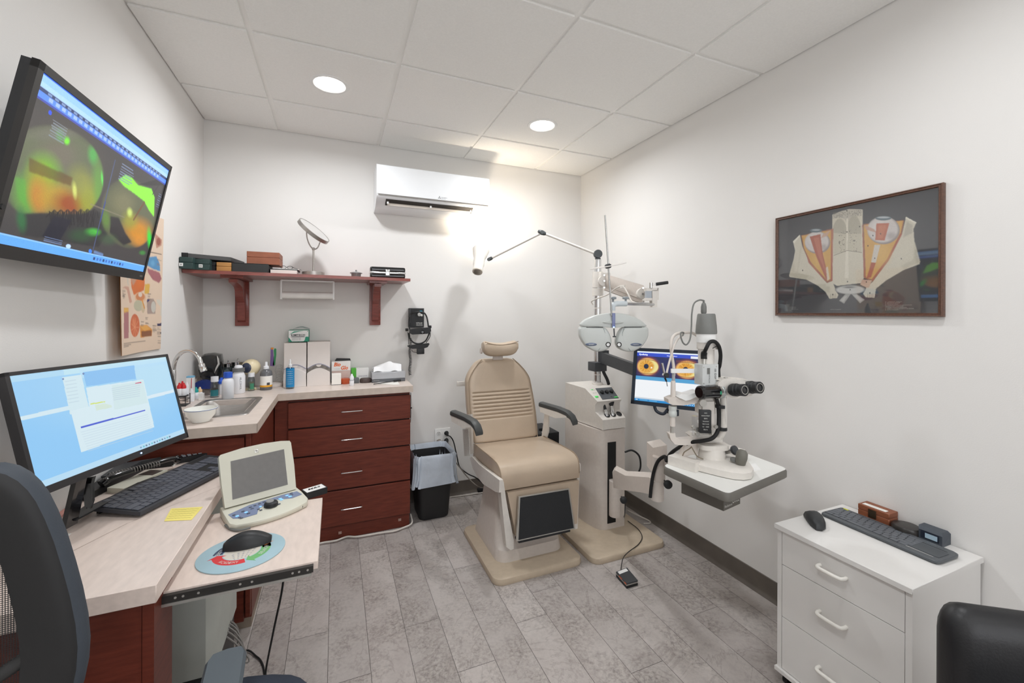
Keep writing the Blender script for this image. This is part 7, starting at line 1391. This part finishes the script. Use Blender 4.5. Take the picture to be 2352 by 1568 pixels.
def on_counter():
    blue = M('cap_blue', (40, 92, 206), .35); red = M('cap_red', (204, 40, 46), .35); teal = M('cap_teal', (20, 152, 150), .35); peach = M('cap_peach', (226, 190, 150), .4)
    clr = clear('bottle_clear', (225, 232, 235), tint=.95); gbot = M('bottle_grey', (104, 105, 108), .2, var=.03); lgreen = M('label_teal', (40, 116, 124), .5); w2 = M('bottle_white', (232, 234, 238), .3, var=0)
    # bowl
    c = P3(461.4, 968); c.z = WT+.0005
    m = MB(); m.lathe([(.030, 0), (.033, .002), (.034, .006), (.052, .030), (.0585, .056), (.0565, .057), (.050, .032), (.028, .008), (.001, .007)], c, UP, 44); t = one(m, 'bowl', M('bowl_white', (232, 233, 228), .2, var=0), 'small white bowl with thin blue rim in front of the sink', 'bowl')
    m = MB(); m.lathe([(.0588, .0535), (.0592, .0545), (.0588, .0555)], c, UP, 44, caps=False); m.build('blue_rim', M('rim_blue', (92, 116, 170), .4), t)
    m = MB()
    bottle('plastic_bottle', 'white bottle with bright blue flip cap at the far edge of the sink', 523.5, 915.6, 24, 61, w2, blue, 'flat', neck=.55, capf=.20)
    t, c, r, h = bottle('plastic_bottle', 'clear solution bottle with square white cap and teal label behind the sink', 493, 911.9, 18.5, 47, clr, w2, 'flat', neck=.6, capf=.24); m = MB(); m.lathe([(r*1.02, h*.08), (r*1.02, h*.36)], c, UP, 28, caps=False); m.bm.free()
    m = MB(); m.sheet([[c+V((r*1.03*math.cos(a), r*1.03*math.sin(a), z)) for a in [math.radians(-130+i*8) for i in range(13)]] for z in (h*.08, h*.38)]); m.build('label', lgreen, t)
    bottle('plastic_bottle', 'small white bottle with pointed blue cap between the clear and white bottles', 508.5, 905.7, 12, 39, w2, blue, 'drop', neck=.8, capf=.36)
    t, c, r, h = bottle('pump_dispenser', 'large white alcohol dispenser bottle beside the sink', 547.7, 902.8, 27, 58, w2, M('band_grey', (110, 112, 112), .4), 'flat', neck=.68, capf=.14, cat='dispenser')
    m = MB(); m.lathe([(r*.6, 0), (r*.62, .006), (r*.5, .014), (.001, .018)], c+UP*h, UP, 24); m.build('pump_top', w2, t)
    for i, ch in enumerate('ALCOHOL'):
        a = math.radians(-62); uu = V((-math.sin(a), math.cos(a), 0)); text(ch, frame(c+V((r*1.01*math.cos(a), r*1.01*math.sin(a), h*(.62-.072*i))), -UP, uu), .0085, .008, dgrey, t)
    # clear jars with steel lids behind
    for i, (px, w, h) in enumerate(((524, 21, 62), (546, 25, 66))):
        yy = 3.02-.02*i; c = V((ony(px, 880, yy).x, yy, WT+.0005)); k = (c-O).dot(FW)/F; r = w*k/2; H_ = h*k
        t = thing('glass_jar', ('clear glass jar of cotton balls with steel lid, beside the black bag', 'clear glass jar of cotton balls with steel lid, behind the alcohol dispenser')[i], 'jar', c)
        MB().lathe([(r*.95, 0), (r, .004), (r, H_*.82), (r*.97, H_*.82), (r*.96, .006), (.001, .006)], c, UP, 28).build('jar_body', clr, t)
        m = MB(); m.lathe([(r*1.03, H_*.82), (r*1.03, H_*.94), (r*.9, H_*.96), (.004, H_*.965), (.004, H_*1.04), (.001, H_*1.06)], c, UP, 28); m.build('lid', chrome, t)
        m = MB(); rn = random.Random(i)
        for q in range(9): a = q*2.4; m.ball(c+V((r*.5*math.cos(a), r*.5*math.sin(a), .02+.013*q)), .014, 10)
        m.build('cotton_balls', M('cotton', (236, 236, 232), .9), t); t.children[-1]['kind'] = 'stuff'
    # eye model
    t = thing('eye_model', 'large cream eyeball model with dark blue iris on a stand', 'eye model', (-.46, 2.95, WT))
    c = ony(577, 843, 2.94); R_ = .050; cr = M('eyeball_cream', (232, 218, 182), .3, var=.03); m = MB(); m.ball(c, R_, 32); m.build('eyeball', cr, t)
    d = (V((-.05, -.9, -.02))-RT*.55).normalized(); d = V((-.45, -.88, .02)).normalized(); m = MB(); m.lathe([(.030, .0405), (.028, .044), (.020, .048), (.001, .051)], c, d, 32); m.build('iris', M('iris_navy', (58, 66, 88), .15), t)
    m = MB(); m.lathe([(.030, 0), (.032, .004), (.026, .010), (.012, .016), (.010, .035), (.016, .046)], V((c.x, c.y, WT+.0005)), UP, 28); m.build('stand', cr, t)
    t, c, r, h = bottle('plastic_bottle', 'small clear bottle with white cap and green label in front of the cream eye model', 577, 888, 14.5, 41, clr, w2, 'flat', neck=.7, capf=.22, y=2.90)
    m = MB(); m.sheet([[c+V((r*1.03*math.cos(a), r*1.03*math.sin(a), z)) for a in [math.radians(-100+i*8) for i in range(9)]] for z in (h*.1, h*.42)]); m.build('label', M('label_green', (60, 130, 100), .5), t)
    t, c, r, h = bottle('plastic_bottle', 'grey bottle with white nozzle, white label and orange stripe', 611.3, 890, 24.7, 64, gbot, w2, 'pump', neck=.42, capf=.26, y=2.91)
    m = MB(); m.lathe([(r*1.012, h*.17), (r*1.012, h*.50)], c, UP, 28, caps=False); m.build('label', paper, t); m = MB(); m.lathe([(r*1.014, h*.11), (r*1.014, h*.175)], c, UP, 28, caps=False); m.build('orange_stripe', M('stripe_orange', (232, 166, 40), .5), t)
    m = MB(); m.slab([c+V((r*.25, -r*1.02, h*.18)), c+V((r*.7, -r*.78, h*.18)), c+V((r*.7, -r*.78, h*.27)), c+V((r*.25, -r*1.02, h*.27))], (0, -.0004, 0)); m.build('barcode', dgrey, t)
    # spatulas, coil stand
    yb = 3.0
    def stick(label, pts, mat, w):
        m = MB(); P = [ony(x, y, yb) for x, y in pts]; m.slab(P, (0, .004, 0), r=.001); return one(m, 'plastic_spatula', mat, label, 'spatula')
    t = stick('purple plastic spatula with orange tip standing behind the grey bottle', [(620, 840), (630, 841), (627, 800), (629, 799), (621.5, 798.5), (621.5, 815)], M('spat_purple', (120, 92, 150), .45), 0)
    m = MB(); m.slab([ony(622.5, 802, yb-.001), ony(628, 802, yb-.001), ony(628, 798, yb-.001), ony(622.5, 798, yb-.001)], (0, .006, 0)); m.build('orange_tip', M('tip_orange', (232, 150, 40), .5), t)
    stick('green plastic spatula standing beside the purple one', [(626.5, 839), (631.5, 838.5), (634.5, 815), (634.5, 801), (631, 799.5), (628.5, 804), (629.5, 815)], M('spat_green', (48, 142, 88), .45), 0)
    t = thing('lens_rack', 'round white stand holding clear lens rings beside the grey bottle', 'lens stand', (-.37, 3.0, WT)); c = V((ony(630, 880, 3.03).x, 3.03, WT+.0005))
    MB().lathe([(.048, 0), (.050, .006), (.047, .018), (.030, .026), (.012, .028)], c, UP, 40).build('base', card, t)
    rg = M('ring_clear', (214, 214, 210), .15, trans=.35, var=0)
    for i in range(8):
        z = .045+.011*i; m = MB(); cc_ = c+V((.028+.004*math.sin(i), -.02, z)); m.tube([cc_+V((.019*math.cos(a), .006*math.sin(a), .013*math.sin(a))) for a in [q*2*PI/16 for q in range(17)]], .0014, 6, 2); m.build('lens_ring', rg, t)
    # two wipe dispenser boxes
    for i, (x0, x1, lab) in enumerate(((652, 703.5, 'left white wipe dispenser carton of the pair, small green box on top'), (706, 758, 'white wipe dispenser carton on the right of the pair, its grey window open'))):
        yf = 2.955; xa, xb = ony(x0, 830, yf).x, ony(x1, 830, yf).x; t = thing('dispenser_carton', lab, 'carton', ((xa+xb)/2, 3.0, WT)); z0, z1 = WT+.0005, (1.180, 1.184)[i]; zs = z0+.118
        m = MB(); m.box((xa, yf, z0+.06), (xb, WB-.008, z1), r=.0015, seg=1); m.box((xa, yf+.004, z0), (xb, WB-.008, z0+.0595)); m.build('carton_body', card, t)
        n = 16; arc = [(xa+(xb-xa)*k/n, z0+.105+.028*math.sin(PI*(k/n))) for k in range(n+1)]
        m = MB(); pts = [(xa-.001, z0), (xb+.001, z0)] + [(x, z-.038+.016) for x, z in arc[::-1]]
        pr = [(x, yf-.014-(.012*math.sin(PI*min(1, max(0, (z-z0)/.12)))), z) for x, z in pts]; m.slab(pr, (0, .03, 0), r=.001, seg=1); m.build('bulged_front', card, t)
        m = MB(); m.slab([(x, yf-.0015, z) for x, z in arc]+[(x, yf-.0015, z-.030) for x, z in arc[::-1]], (0, .001, 0)); m.build('window', M('window_grey', (118, 112, 106), .35, var=.3, vs=60) if i else M('window_pale', (206, 200, 198), .4, var=.1, vs=60), t)
        m = MB(); m.tube([(x, yf-.002, z+.004) for x, z in arc], .0012, 6); m.build('blue_arc', M('arc_blue', (70, 84, 140), .5), t)
        m = MB(); xc = (xa+xb)/2; m.slab([(xc+.015*math.cos(a), yf-.003, z0+.132+.013*math.sin(a)) for a in [PI+PI*k/10 for k in range(11)]], (0, .001, 0)); m.build('tab', card, t)
    # small green tissue box on top
    yf = 2.975; xa, xb = ony(662.5, 780, yf).x, ony(709, 780, yf).x; z0 = 1.1845; z1 = z0+.074; t = thing('wipe_box', 'small green and white box with bold black lettering on top of the wipe cartons', 'box', ((xa+xb)/2, 3.0, z0)); kg = M('box_green', (44, 148, 118), .5)
    MB().box((xa, yf, z0), (xb, yf+.10, z1), r=.001, seg=1).build('box_body', kg, t)
    m = MB(); m.slab([(xa+.001, yf-.0008, z0+.03), (xa+.001, yf-.0008, z1-.002), (xb-.001, yf-.0008, z1-.002), (xb-.001, yf-.0008, z0+.03), (xb-.03, yf-.0008, z0+.003), (xa+.02, yf-.0008, z0+.003)], (0, .0006, 0)); m.build('white_panel', white, t)
    m = MB(); m.slab([(xa+.004, yf-.0015, z0+.045), (xa+.03, yf-.0015, z0+.066), (xa+.085, yf-.0015, z0+.070), (xa+.03, yf-.0015, z0+.058)], (0, .0006, 0)); m.slab([(xb-.024, yf-.0016, z0+.004), (xb-.002, yf-.0016, z0+.004), (xb-.002, yf-.0016, z0+.032), (xb-.018, yf-.0016, z0+.032)], (0, .0006, 0)); m.build('green_patch', kg, t)
    text('KIMTECH', frame(((xa+xb)/2-.003, yf-.002, z0+.043), (1, 0, 0), UP), .078, .012, black, t, bold=.02); m = MB(); m.box(((xa+xb)/2-.042, yf-.0022, z0+.0305), ((xa+xb)/2+.034, yf-.0012, z0+.034)); m.build('black_bar', black, t)
    for k in range(3): text('SCIENCE WIPERS' if k == 0 else 'DELICATE TASK WIPERS', frame(((xa+xb)/2-.012, yf-.002, z0+.024-.006*k), (1, 0, 0), UP), .05, .003, dgrey, t)
    m = MB(); text('1', frame((xb-.006, yf-.002, z1-.008), (1, 0, 0), UP), .003, .006, black, t); m.bm.free()
    m = MB(); rr_ = random.Random(3); g = [[V((xa+.02+.014*i+.004*math.sin(j), yf+.02+.012*j, z1+.003+.018*math.sin(PI*min(1, i/7))*math.sin(PI*(j+1)/6)+.004*rr_.random())) for i in range(8)] for j in range(5)]; m.sheet(g); one(m, 'plastic_film', clear('film', (235, 240, 240), tint=.95), 'crumpled clear plastic film on top of the green and white box', 'plastic film')
    # blue label bottle
    t, c, r, h = bottle('sanitizer_bottle', 'clear bottle with bright blue label in front of the left white carton', 666.4, 886, 17.5, 67, clr, M('cap_milky', (222, 224, 226), .4, var=0), 'pump', neck=.42, capf=.27, y=2.895)
    m = MB(); m.lathe([(r*1.02, h*.06), (r*1.02, h*.70)], c, UP, 28, caps=False); m.build('label', M('label_blue2', (24, 128, 184), .5), t)
    for k in range(7): text('- -- --- --', frame(c+V((0, -r*1.04, h*(.60-.07*k))), (1, 0, 0), UP), r*1.3, .002, M('print_white', ()), t)
    # orange-lettered box
    yf = 3.0; xa, xb = ony(761.5, 850, yf).x, ony(805, 850, yf).x; t = thing('test_strip_box', 'white box with orange lettering beside the wipe cartons', 'box', ((xa+xb)/2, 3.03, WT))
    zb_ = ony(783, 851, yf).z; zt_ = ony(783, 829.5, yf).z
    MB().box((xa, yf, zb_), (xb, yf+.07, zt_), r=.001, seg=1).build('box_body', white, t)
    MB().box((xa+.001, yf+.001, WT+.0005), (xb-.001, yf+.07, zb_-.0003), r=.001, seg=1).build('lower_body', M('box_blush', (206, 186, 178), .5, var=.05), t)
    og = M('orange_ink', (232, 104, 34), .5, var=0); w = xb-xa
    text('Bio', frame((xa+w*.30, yf-.0006, zb_+(zt_-zb_)*.68), (1, 0, 0), UP), w*.36, .026, og, t, bold=.03, shear=.25); text('Glo', frame((xa+w*.68, yf-.0006, zb_+(zt_-zb_)*.30), (1, 0, 0), UP), w*.38, .026, og, t, bold=.03, shear=.25); text('FLUORESCEIN', frame((xa+w*.28, yf-.0006, zb_+.012), (1, 0, 0), UP), w*.3, .003, dgrey, t)
    m = MB(); m.lathe([(.026, 0), (.029, .006), (.032, .034), (.030, .035), (.001, .034)], V((xa+w*.72, yf-.036, WT+.0005)), UP, 28); t = one(m, 'plastic_cup', M('cup_orange', (206, 92, 52), .25, trans=.2, var=.04), 'squat orange tub in front of the box with orange lettering', 'tub')
    m = MB(); m.slab([ony(769, 829, 3.03), ony(806, 829, 3.03), ony(804.5, 823.5, 3.03), ony(773, 823, 3.03)], (0, .03, 0), r=.002); one(m, 'black_pouch', black, 'small black pouch lying on top of the box with orange lettering', 'pouch')
    yf = 2.93; xa, xb = ony(761.8, 868, yf).x, ony(783.5, 868, yf).x; m = MB(); m.box((xa, yf, WT+.001), (xb, yf+.04, ony(770, 858.5, yf).z), r=.001, seg=1); t = one(m, 'small_carton', paper, 'small white carton with faint print in front of the wipe cartons', 'carton')
    m = MB(); m.box((xa-.001, yf-.0005, WT+.0005), (xb+.001, yf+.041, WT+.003)); m.build('base_line', dgrey, t)
    yf = 3.01; xa, xb = ony(807, 855, yf).x, ony(847, 855, yf).x; z1 = ony(826, 845.8, yf).z; t = thing('test_kit_box', 'white box with bright green end on the counter beside the tissue box', 'box', ((xa+xb)/2, 3.03, WT)); w = xb-xa
    MB().box((xa+w*.28, yf, WT+.001), (xb, yf+.06, z1), r=.001, seg=1).build('box_body', white, t); MB().box((xa, yf, WT+.001), (xa+w*.279, yf+.06, z1), r=.001, seg=1).build('green_end', M('kit_green', (84, 180, 60), .5), t); text('ZONE-QUICK', frame((xa+w*.66, yf-.0006, WT+(z1-WT)*.42), (1, 0, 0), UP), w*.52, .0075, M('ink_violet', (80, 66, 110), .5), t)
    t, c, r, h = bottle('dropper_bottle', 'tiny white dropper bottle standing in front of the white and green box', 808, 879, 10, 27, w2, w2, 'drop', neck=.6, capf=.45, y=2.87); m = MB(); m.lathe([(r*1.03, h*.44), (r*1.03, h*.47)], c, UP, 20, caps=False); m.build('dark_band', dgrey, t)
    m = MB(); c = ony(812, 868, 2.95); m.box((c.x-.035, 2.95, WT+.0005), (c.x+.035, 2.985, WT+.036), r=.006); one(m, 'grey_case', M('case_grey', (92, 96, 98), .4), 'small grey case on the counter before the white and green box', 'case')
    m = MB(); c = ony(840, 868, 2.95); m.lathe([(.034, 0), (.038, .006), (.037, .022), (.030, .030), (.001, .032)], V((c.x, 2.965, WT+.0005)), UP, 28, sy=.7); one(m, 'brown_pouch', M('pouch_brown', (74, 62, 58), .5, var=.2), 'oval dark brown pouch between the grey case and tissue box', 'pouch')
    # tissue box with tissue
    yf = 2.93; xa, xb = ony(854, 865, yf).x, ony(931, 865, yf).x; t = thing('tissue_box', 'flat silver tissue box at the right end of the counter', 'tissue box', ((xa+xb)/2, 2.98, WT))
    z1 = WT+.066
    MB().box((xa, yf, WT+.022), (xb, yf+.115, z1), r=.002, seg=1).build('upper_box', M('box_silver', (172, 174, 178), .35, .2), t); MB().box((xa+.0005, yf+.0005, WT+.0005), (xb-.0005, yf+.1145, WT+.0217), r=.002, seg=1).build('lower_band', M('band_dark', (92, 94, 98), .45), t)
    text('Kleenex', frame((xa+.03, yf-.0006, WT+.014), (1, 0, 0), UP), .035, .006, silver, t)
    m = MB(); rn = random.Random(8); G = []
    for j in range(9):
        row = []
        for i in range(15):
            u = i/14; v = j/8; x = xa+.012+u*(xb-xa-.03); y = yf+.025+.06*v; hgt = .066*((.42+.58*u/.62) if u < .62 else (1-.42*(u-.62)/.38))*min(1, 3.2*v)*(1-.35*max(0, v-.4))
            row.append(V((x+.004*math.sin(5*v+u*4), y+.006*math.sin(9*u), z1+.001+max(0, hgt+.006*math.sin(11*u+6*v)))))
        G.append(row)
    m.sheet(G); m.build('tissue', M('tissue_white', (240, 241, 242), .85, var=0), t)
    m = MB(); m.slab([P3(861, 881), P3(886, 872), P3(912, 873), P3(918, 884), P3(905, 884)], (0, 0, .0008)); m.bm.transform(Mx.Translation((0, .0, .001))); one(m, 'paper_sheet', paper, 'white paper lying in front of the silver tissue box', 'paper')
    m = MB(); m.tube([P3(858, 884)+UP*.006, P3(890, 880)+UP*.008, P3(905, 878)+UP*.009], .0028, 8); m.tube([P3(905, 878)+UP*.009, P3(914, 876.5)+UP*.009, P3(921, 876)+UP*.008], .006, 8); one(m, 'black_occluder', black, 'long black handled tool lying across the white paper at the counter end', 'tool')
    # corner: black bag, blue pouch, medicine box, droppers in a rack
    t = thing('black_bag', 'glossy black bag standing in the back left corner of the counter', 'bag', (-.64, 2.95, WT)); bg = M('bag_black', (24, 25, 26), .16, var=.1, bump=.8, bs=24, coat=.4)
    yb = 2.93; m = MB()
    prof = [(462, 868), (458, 850), (463, 838), (460, 828), (465, 816), (472, 812), (490, 810), (508, 813), (511, 830), (508, 850), (504, 872)]
    Pf = [ony(x, y, yb) for x, y in prof]; c = sum(Pf, V((0, 0, 0)))/len(Pf)
    m.rings([[c+(p-c)*.55+V((0, -.055, 0)) for p in Pf], [c+(p-c)*.86+V((0, -.045, 0)) for p in Pf], [p+V((0, -.015, 0)) for p in Pf], [p+V((0, .03, 0)) for p in Pf], [c+(p-c)*.8+V((0, .06, 0)) for p in Pf]]); m.build('bag_body', bg, t, ang=25)
    m = MB(); m.slab([ony(498, 817, yb-.055), ony(502, 824, yb-.055), ony(504, 836, yb-.055), ony(497, 848, yb-.055), ony(492, 857, yb-.055), ony(495, 845, yb-.055), ony(500, 835, yb-.055)], (0, .01, 0)); m.build('pale_stripe', M('stripe_pale', (190, 188, 184), .3), t)
    m = MB(); m.slab([ony(478, 811, yb-.01), ony(500, 814, yb-.01), ony(500, 815.5, yb-.01), ony(478, 812.5, yb-.01)], (0, .02, 0)); m.build('top_flap', bg, t)
    m = MB(); m.slab([ony(462, 862, yb-.07), ony(470, 853, yb-.075), ony(490, 856, yb-.075), ony(492, 872, yb-.075), ony(466, 876, yb-.075)], (0, .02, 0), r=.004); m.build('front_pocket', bg, t)
    yb = 2.80; Pb = [(446, 893), (447, 880), (455, 875), (470, 874), (484, 878), (484, 893)]; m = MB(); m.slab([V((max(p.x, WL+.03), p.y, max(p.z, WT+.001))) for p in [ony(x, y, yb) for x, y in Pb]], (0, .05, 0), r=.006, seg=3); one(m, 'blue_bag', M('bag_blue', (40, 56, 120), .2, var=.25, bump=.6, bs=30), 'crinkled dark blue plastic bag below the black bag', 'bag')
    yb = 2.68; m = MB(); a, b = ony(427.5, 890, yb), ony(444, 890, yb); z1 = ony(436, 864, yb).z; z0 = WT+.0005; x0, x1 = max(a.x, WL+.022), b.x
    t = thing('medicine_box', 'slim white medicine box with pale blue top and red stripe', 'box', ((x0+x1)/2, yb, z0)); MB().box((x0, yb, z0), (x1, yb+.03, z1-.008), r=.0008, seg=1).build('box_body', white, t); MB().box((x0, yb, z1-.0078), (x1, yb+.03, z1), r=.0008, seg=1).build('blue_top', M('top_blue', (120, 180, 214), .5), t); m = MB(); m.slab([(x0+.018, yb-.0008, z0+.005), (x0+.021, yb-.0008, z0+.005), (x0+.025, yb-.0008, z1-.01), (x0+.022, yb-.0008, z1-.01)], (0, .0005, 0)); m.build('red_stripe', M('stripe_red', (180, 40, 56), .5), t)
    # wire rack holding red-capped droppers
    t = thing('wire_rack', 'small dark wire rack holding the red-capped dropper bottles beside the faucet', 'rack', (-.70, 2.56, WT)); yb = 2.55; m = MB(); xl, xr = WL+.024, ony(429, 905, yb).x
    m.box((xl, yb-.02, WT+.0005), (xr, yb+.05, WT+.004), r=.001)
    for z in (WT+.03, WT+.052): m.tube([(xl, yb-.02, z), (xr, yb-.02, z), (xr, yb+.05, z), (xl, yb+.05, z)], .0016, 6, smooth=False)
    for x, y in ((xl, yb-.02), (xr, yb-.02), (xr, yb+.05)): m.cyl((x, y, WT), (x, y, WT+.054), .0018, seg=6)
    m.build('rack_frame', M('rack_black', (52, 52, 54), .5), t)
    m = MB(); m.box((xl+.002, yb-.016, WT+.044), (xr-.002, yb+.046, WT+.050)); m.build('rack_shelf', dgrey, t)
    def drop(px, py, w, h, cap, label, yv, zb):
        c = V((ony(px, py, yv).x, yv, zb)); c.x = max(c.x, WL+.034); k = (c-O).dot(FW)/F; r = w*k/2; H_ = h*k; t = thing('dropper_bottle', label, 'bottle', c)
        MB().lathe([(r*.95, 0), (r, .002), (r, H_*.50), (r*.8, H_*.56), (r*.5, H_*.58)], c, UP, 20).build('body', w2, t); MB().lathe([(r*.85, H_*.56), (r*.85, H_*.74), (r*.42, H_*.88), (r*.3, H_), (.0004, H_)], c, UP, 18).build('cap', cap, t)
    zr = WT+.0505
    drop(412, 896, 11, 30, red, 'red-capped dropper bottle in the wire rack, left of the two in front', 2.552, zr); drop(422, 893, 11, 29, red, 'red-capped dropper bottle in the wire rack, right one of the front row', 2.556, zr); drop(419, 893, 10, 31, red, 'red-capped dropper bottle at the back of the wire rack', 2.585, zr); drop(429, 893, 9, 29, w2, 'all-white dropper bottle in the wire rack beside the red caps', 2.575, zr)
    z = WT+.0005
    drop(439.5, 921, 12, 30, w2, 'white dropper bottle standing before the wire rack on the counter', 2.66, z); drop(450, 912, 11.5, 27, teal, 'teal-capped dropper bottle on the counter behind the sink', 2.73, z); drop(459, 909, 11, 26, peach, 'beige-capped dropper bottle next to the teal-capped one', 2.74, z)
    yv = 2.675; a, b = ony(455.5, 915, yv), ony(467, 915, yv); m = MB(); m.box((a.x, yv, z), (b.x, yv+.022, z+.036), r=.0008, seg=1); one(m, 'small_carton', white, 'tiny plain white carton beside the dropper bottles near the sink', 'carton')
    # wall charger with head-worn scope and coiled cord
    t = thing('charger_unit', 'black wall-mounted power unit for the head-worn scope, right of the shelf', 'power unit', (.542, WB, 1.265)); y = WB-.001
    x0, x1, z0, z1 = ony(940, 730, WB-.05).x, ony(974, 730, WB-.05).x, ony(957, 752, WB-.05).z, ony(957, 707.5, WB-.05).z
    MB().box((x0, y-.05, z0), (x1, y, z1), r=.003).build('unit_body', dgrey, t); MB().box((x0+.012, y-.0525, z0+.004), (x1-.002, y-.0505, z1-.004), r=.001, seg=1).build('front_panel', black, t)
    m = MB(); m.box((x1-.032, y-.0535, z1-.030), (x1-.014, y-.0526, z1-.018)); m.build('blue_label', M('label_cyan', (60, 170, 200), .5), t); m = MB(); m.lathe([(.008, 0), (.009, .004), (.001, .005)], (x1-.018, y-.0526, z1-.05), (0, -1, 0), 18); m.build('dial', silver, t)
    for k, s_ in enumerate(('KEELER', 'ALL PUPIL', 'VANTAGE')): text(s_, frame((x1-.034, y-.0528, z0+.034-.009*k), (1, 0, 0), UP), .045, .005, silver, t)
    t = thing('binocular_headset', 'black head-worn scope with band hanging on the wall power unit', 'headset', (.55, WB-.09, 1.2)); yh = WB-.085
    def hp(x, y_, d=0): return ony(900+x/5.225, 680+y_/5.225, yh+d)
    m = MB(); m.tube([hp(205, 250), hp(225, 215, .01), hp(270, 195, .0), hp(330, 190), hp(385, 200), hp(415, 240), hp(430, 300), hp(440, 370)], .0055, 8); m.tube([hp(215, 240, .02), hp(205, 330, .03), hp(215, 400, .02)], .0045, 8); m.build('head_band', M('band_black', (44, 45, 46), .5), t)
    m = MB(); m.lathe([(.012, 0), (.0125, .004), (.010, .006)], hp(328, 220, -.012), (0, -1, 0), 24); m.build('band_knob', M('knob_pale', (190, 190, 188), .4), t)
    m = MB(); P_ = [hp(210, 400), hp(300, 385), hp(460, 372), hp(465, 420), hp(420, 450), hp(240, 458), hp(210, 440)]; m.slab([p+V((0, -.02, 0)) for p in P_], (0, .03, 0), r=.004); m.build('optics_block', black, t)
    for x_, y_ in ((180, 403), (458, 367)): m = MB(); c = hp(x_, y_, -.005); m.cyl(c-V((.009, 0, 0)), c+V((.009, 0, 0)), .010, seg=14); m.build('side_knob', rubber, t)
    m = MB(); c = hp(368, 430, -.022); m.lathe([(.015, 0), (.015, .006), (.010, .008), (.008, .005), (.001, .005)], c, (0, -1, 0), 24); m.build('lens', blackg, t)
    m = MB(); m.tube([hp(205, 440), hp(215, 500), hp(260, 555), hp(330, 570), hp(400, 540), hp(440, 470), hp(450, 420)], .0055, 8); m.tube([hp(190, 430), hp(200, 500), hp(200, 580, .01)], .002, 6); m.tube([hp(460, 430), hp(455, 490), hp(410, 560)], .003, 6); m.build('lower_band', M('band_black', ()), t)
    m = MB(); P_ = [hp(190, 590), hp(440, 562), hp(447, 575), hp(425, 610), hp(380, 625), hp(240, 630), hp(190, 605)]; m.slab([p+V((0, -.015, 0)) for p in P_], (0, .025, 0), r=.003); m.box(hp(305, 630, -.02), hp(382, 690, .01), r=.004); m.build('eyepiece_housing', black, t)
    m = MB(); m.tube([hp(240, 640), hp(250, 665), hp(300, 678)], .0018, 6); m.build('thin_cable', rubber, t)
    m = MB(); xs_, ys_ = .482, WB-.05; zt_, zb_ = 1.19, .925; n = 260; m.tube([V((ony(942, 850, ys_).x+.009*math.cos(i*.62)+.003*math.sin(i*.05), ys_+.009*math.sin(i*.62), zt_-(zt_-zb_)*i/n)) for i in range(n)], .0019, 5, smooth=False)
    m.tube([(ony(942, 850, ys_).x, ys_, 1.30), (ony(942, 850, ys_).x-.006, ys_, 1.24), (ony(942, 850, ys_).x, ys_, 1.19)], .0022, 6); one(m, 'coiled_cable', rubber, 'black coiled cable hanging from the head-worn scope down behind the counter end', 'cable')
    m = MB(); xe = .4445; m.tube([(xe+.004, 2.76, .855), (xe+.006, 2.765, .80), (xe+.004, 2.76, .76), (xe+.006, 2.765, .72), (xe+.004, 2.77, .66)], .0022, 6); m.box((xe, 2.755, .752), (xe+.012, 2.768, .760), r=.001); one(m, 'side_wire', rubber, 'thin black wire clipped down the right side of the drawer cabinet', 'wire')
on_counter()
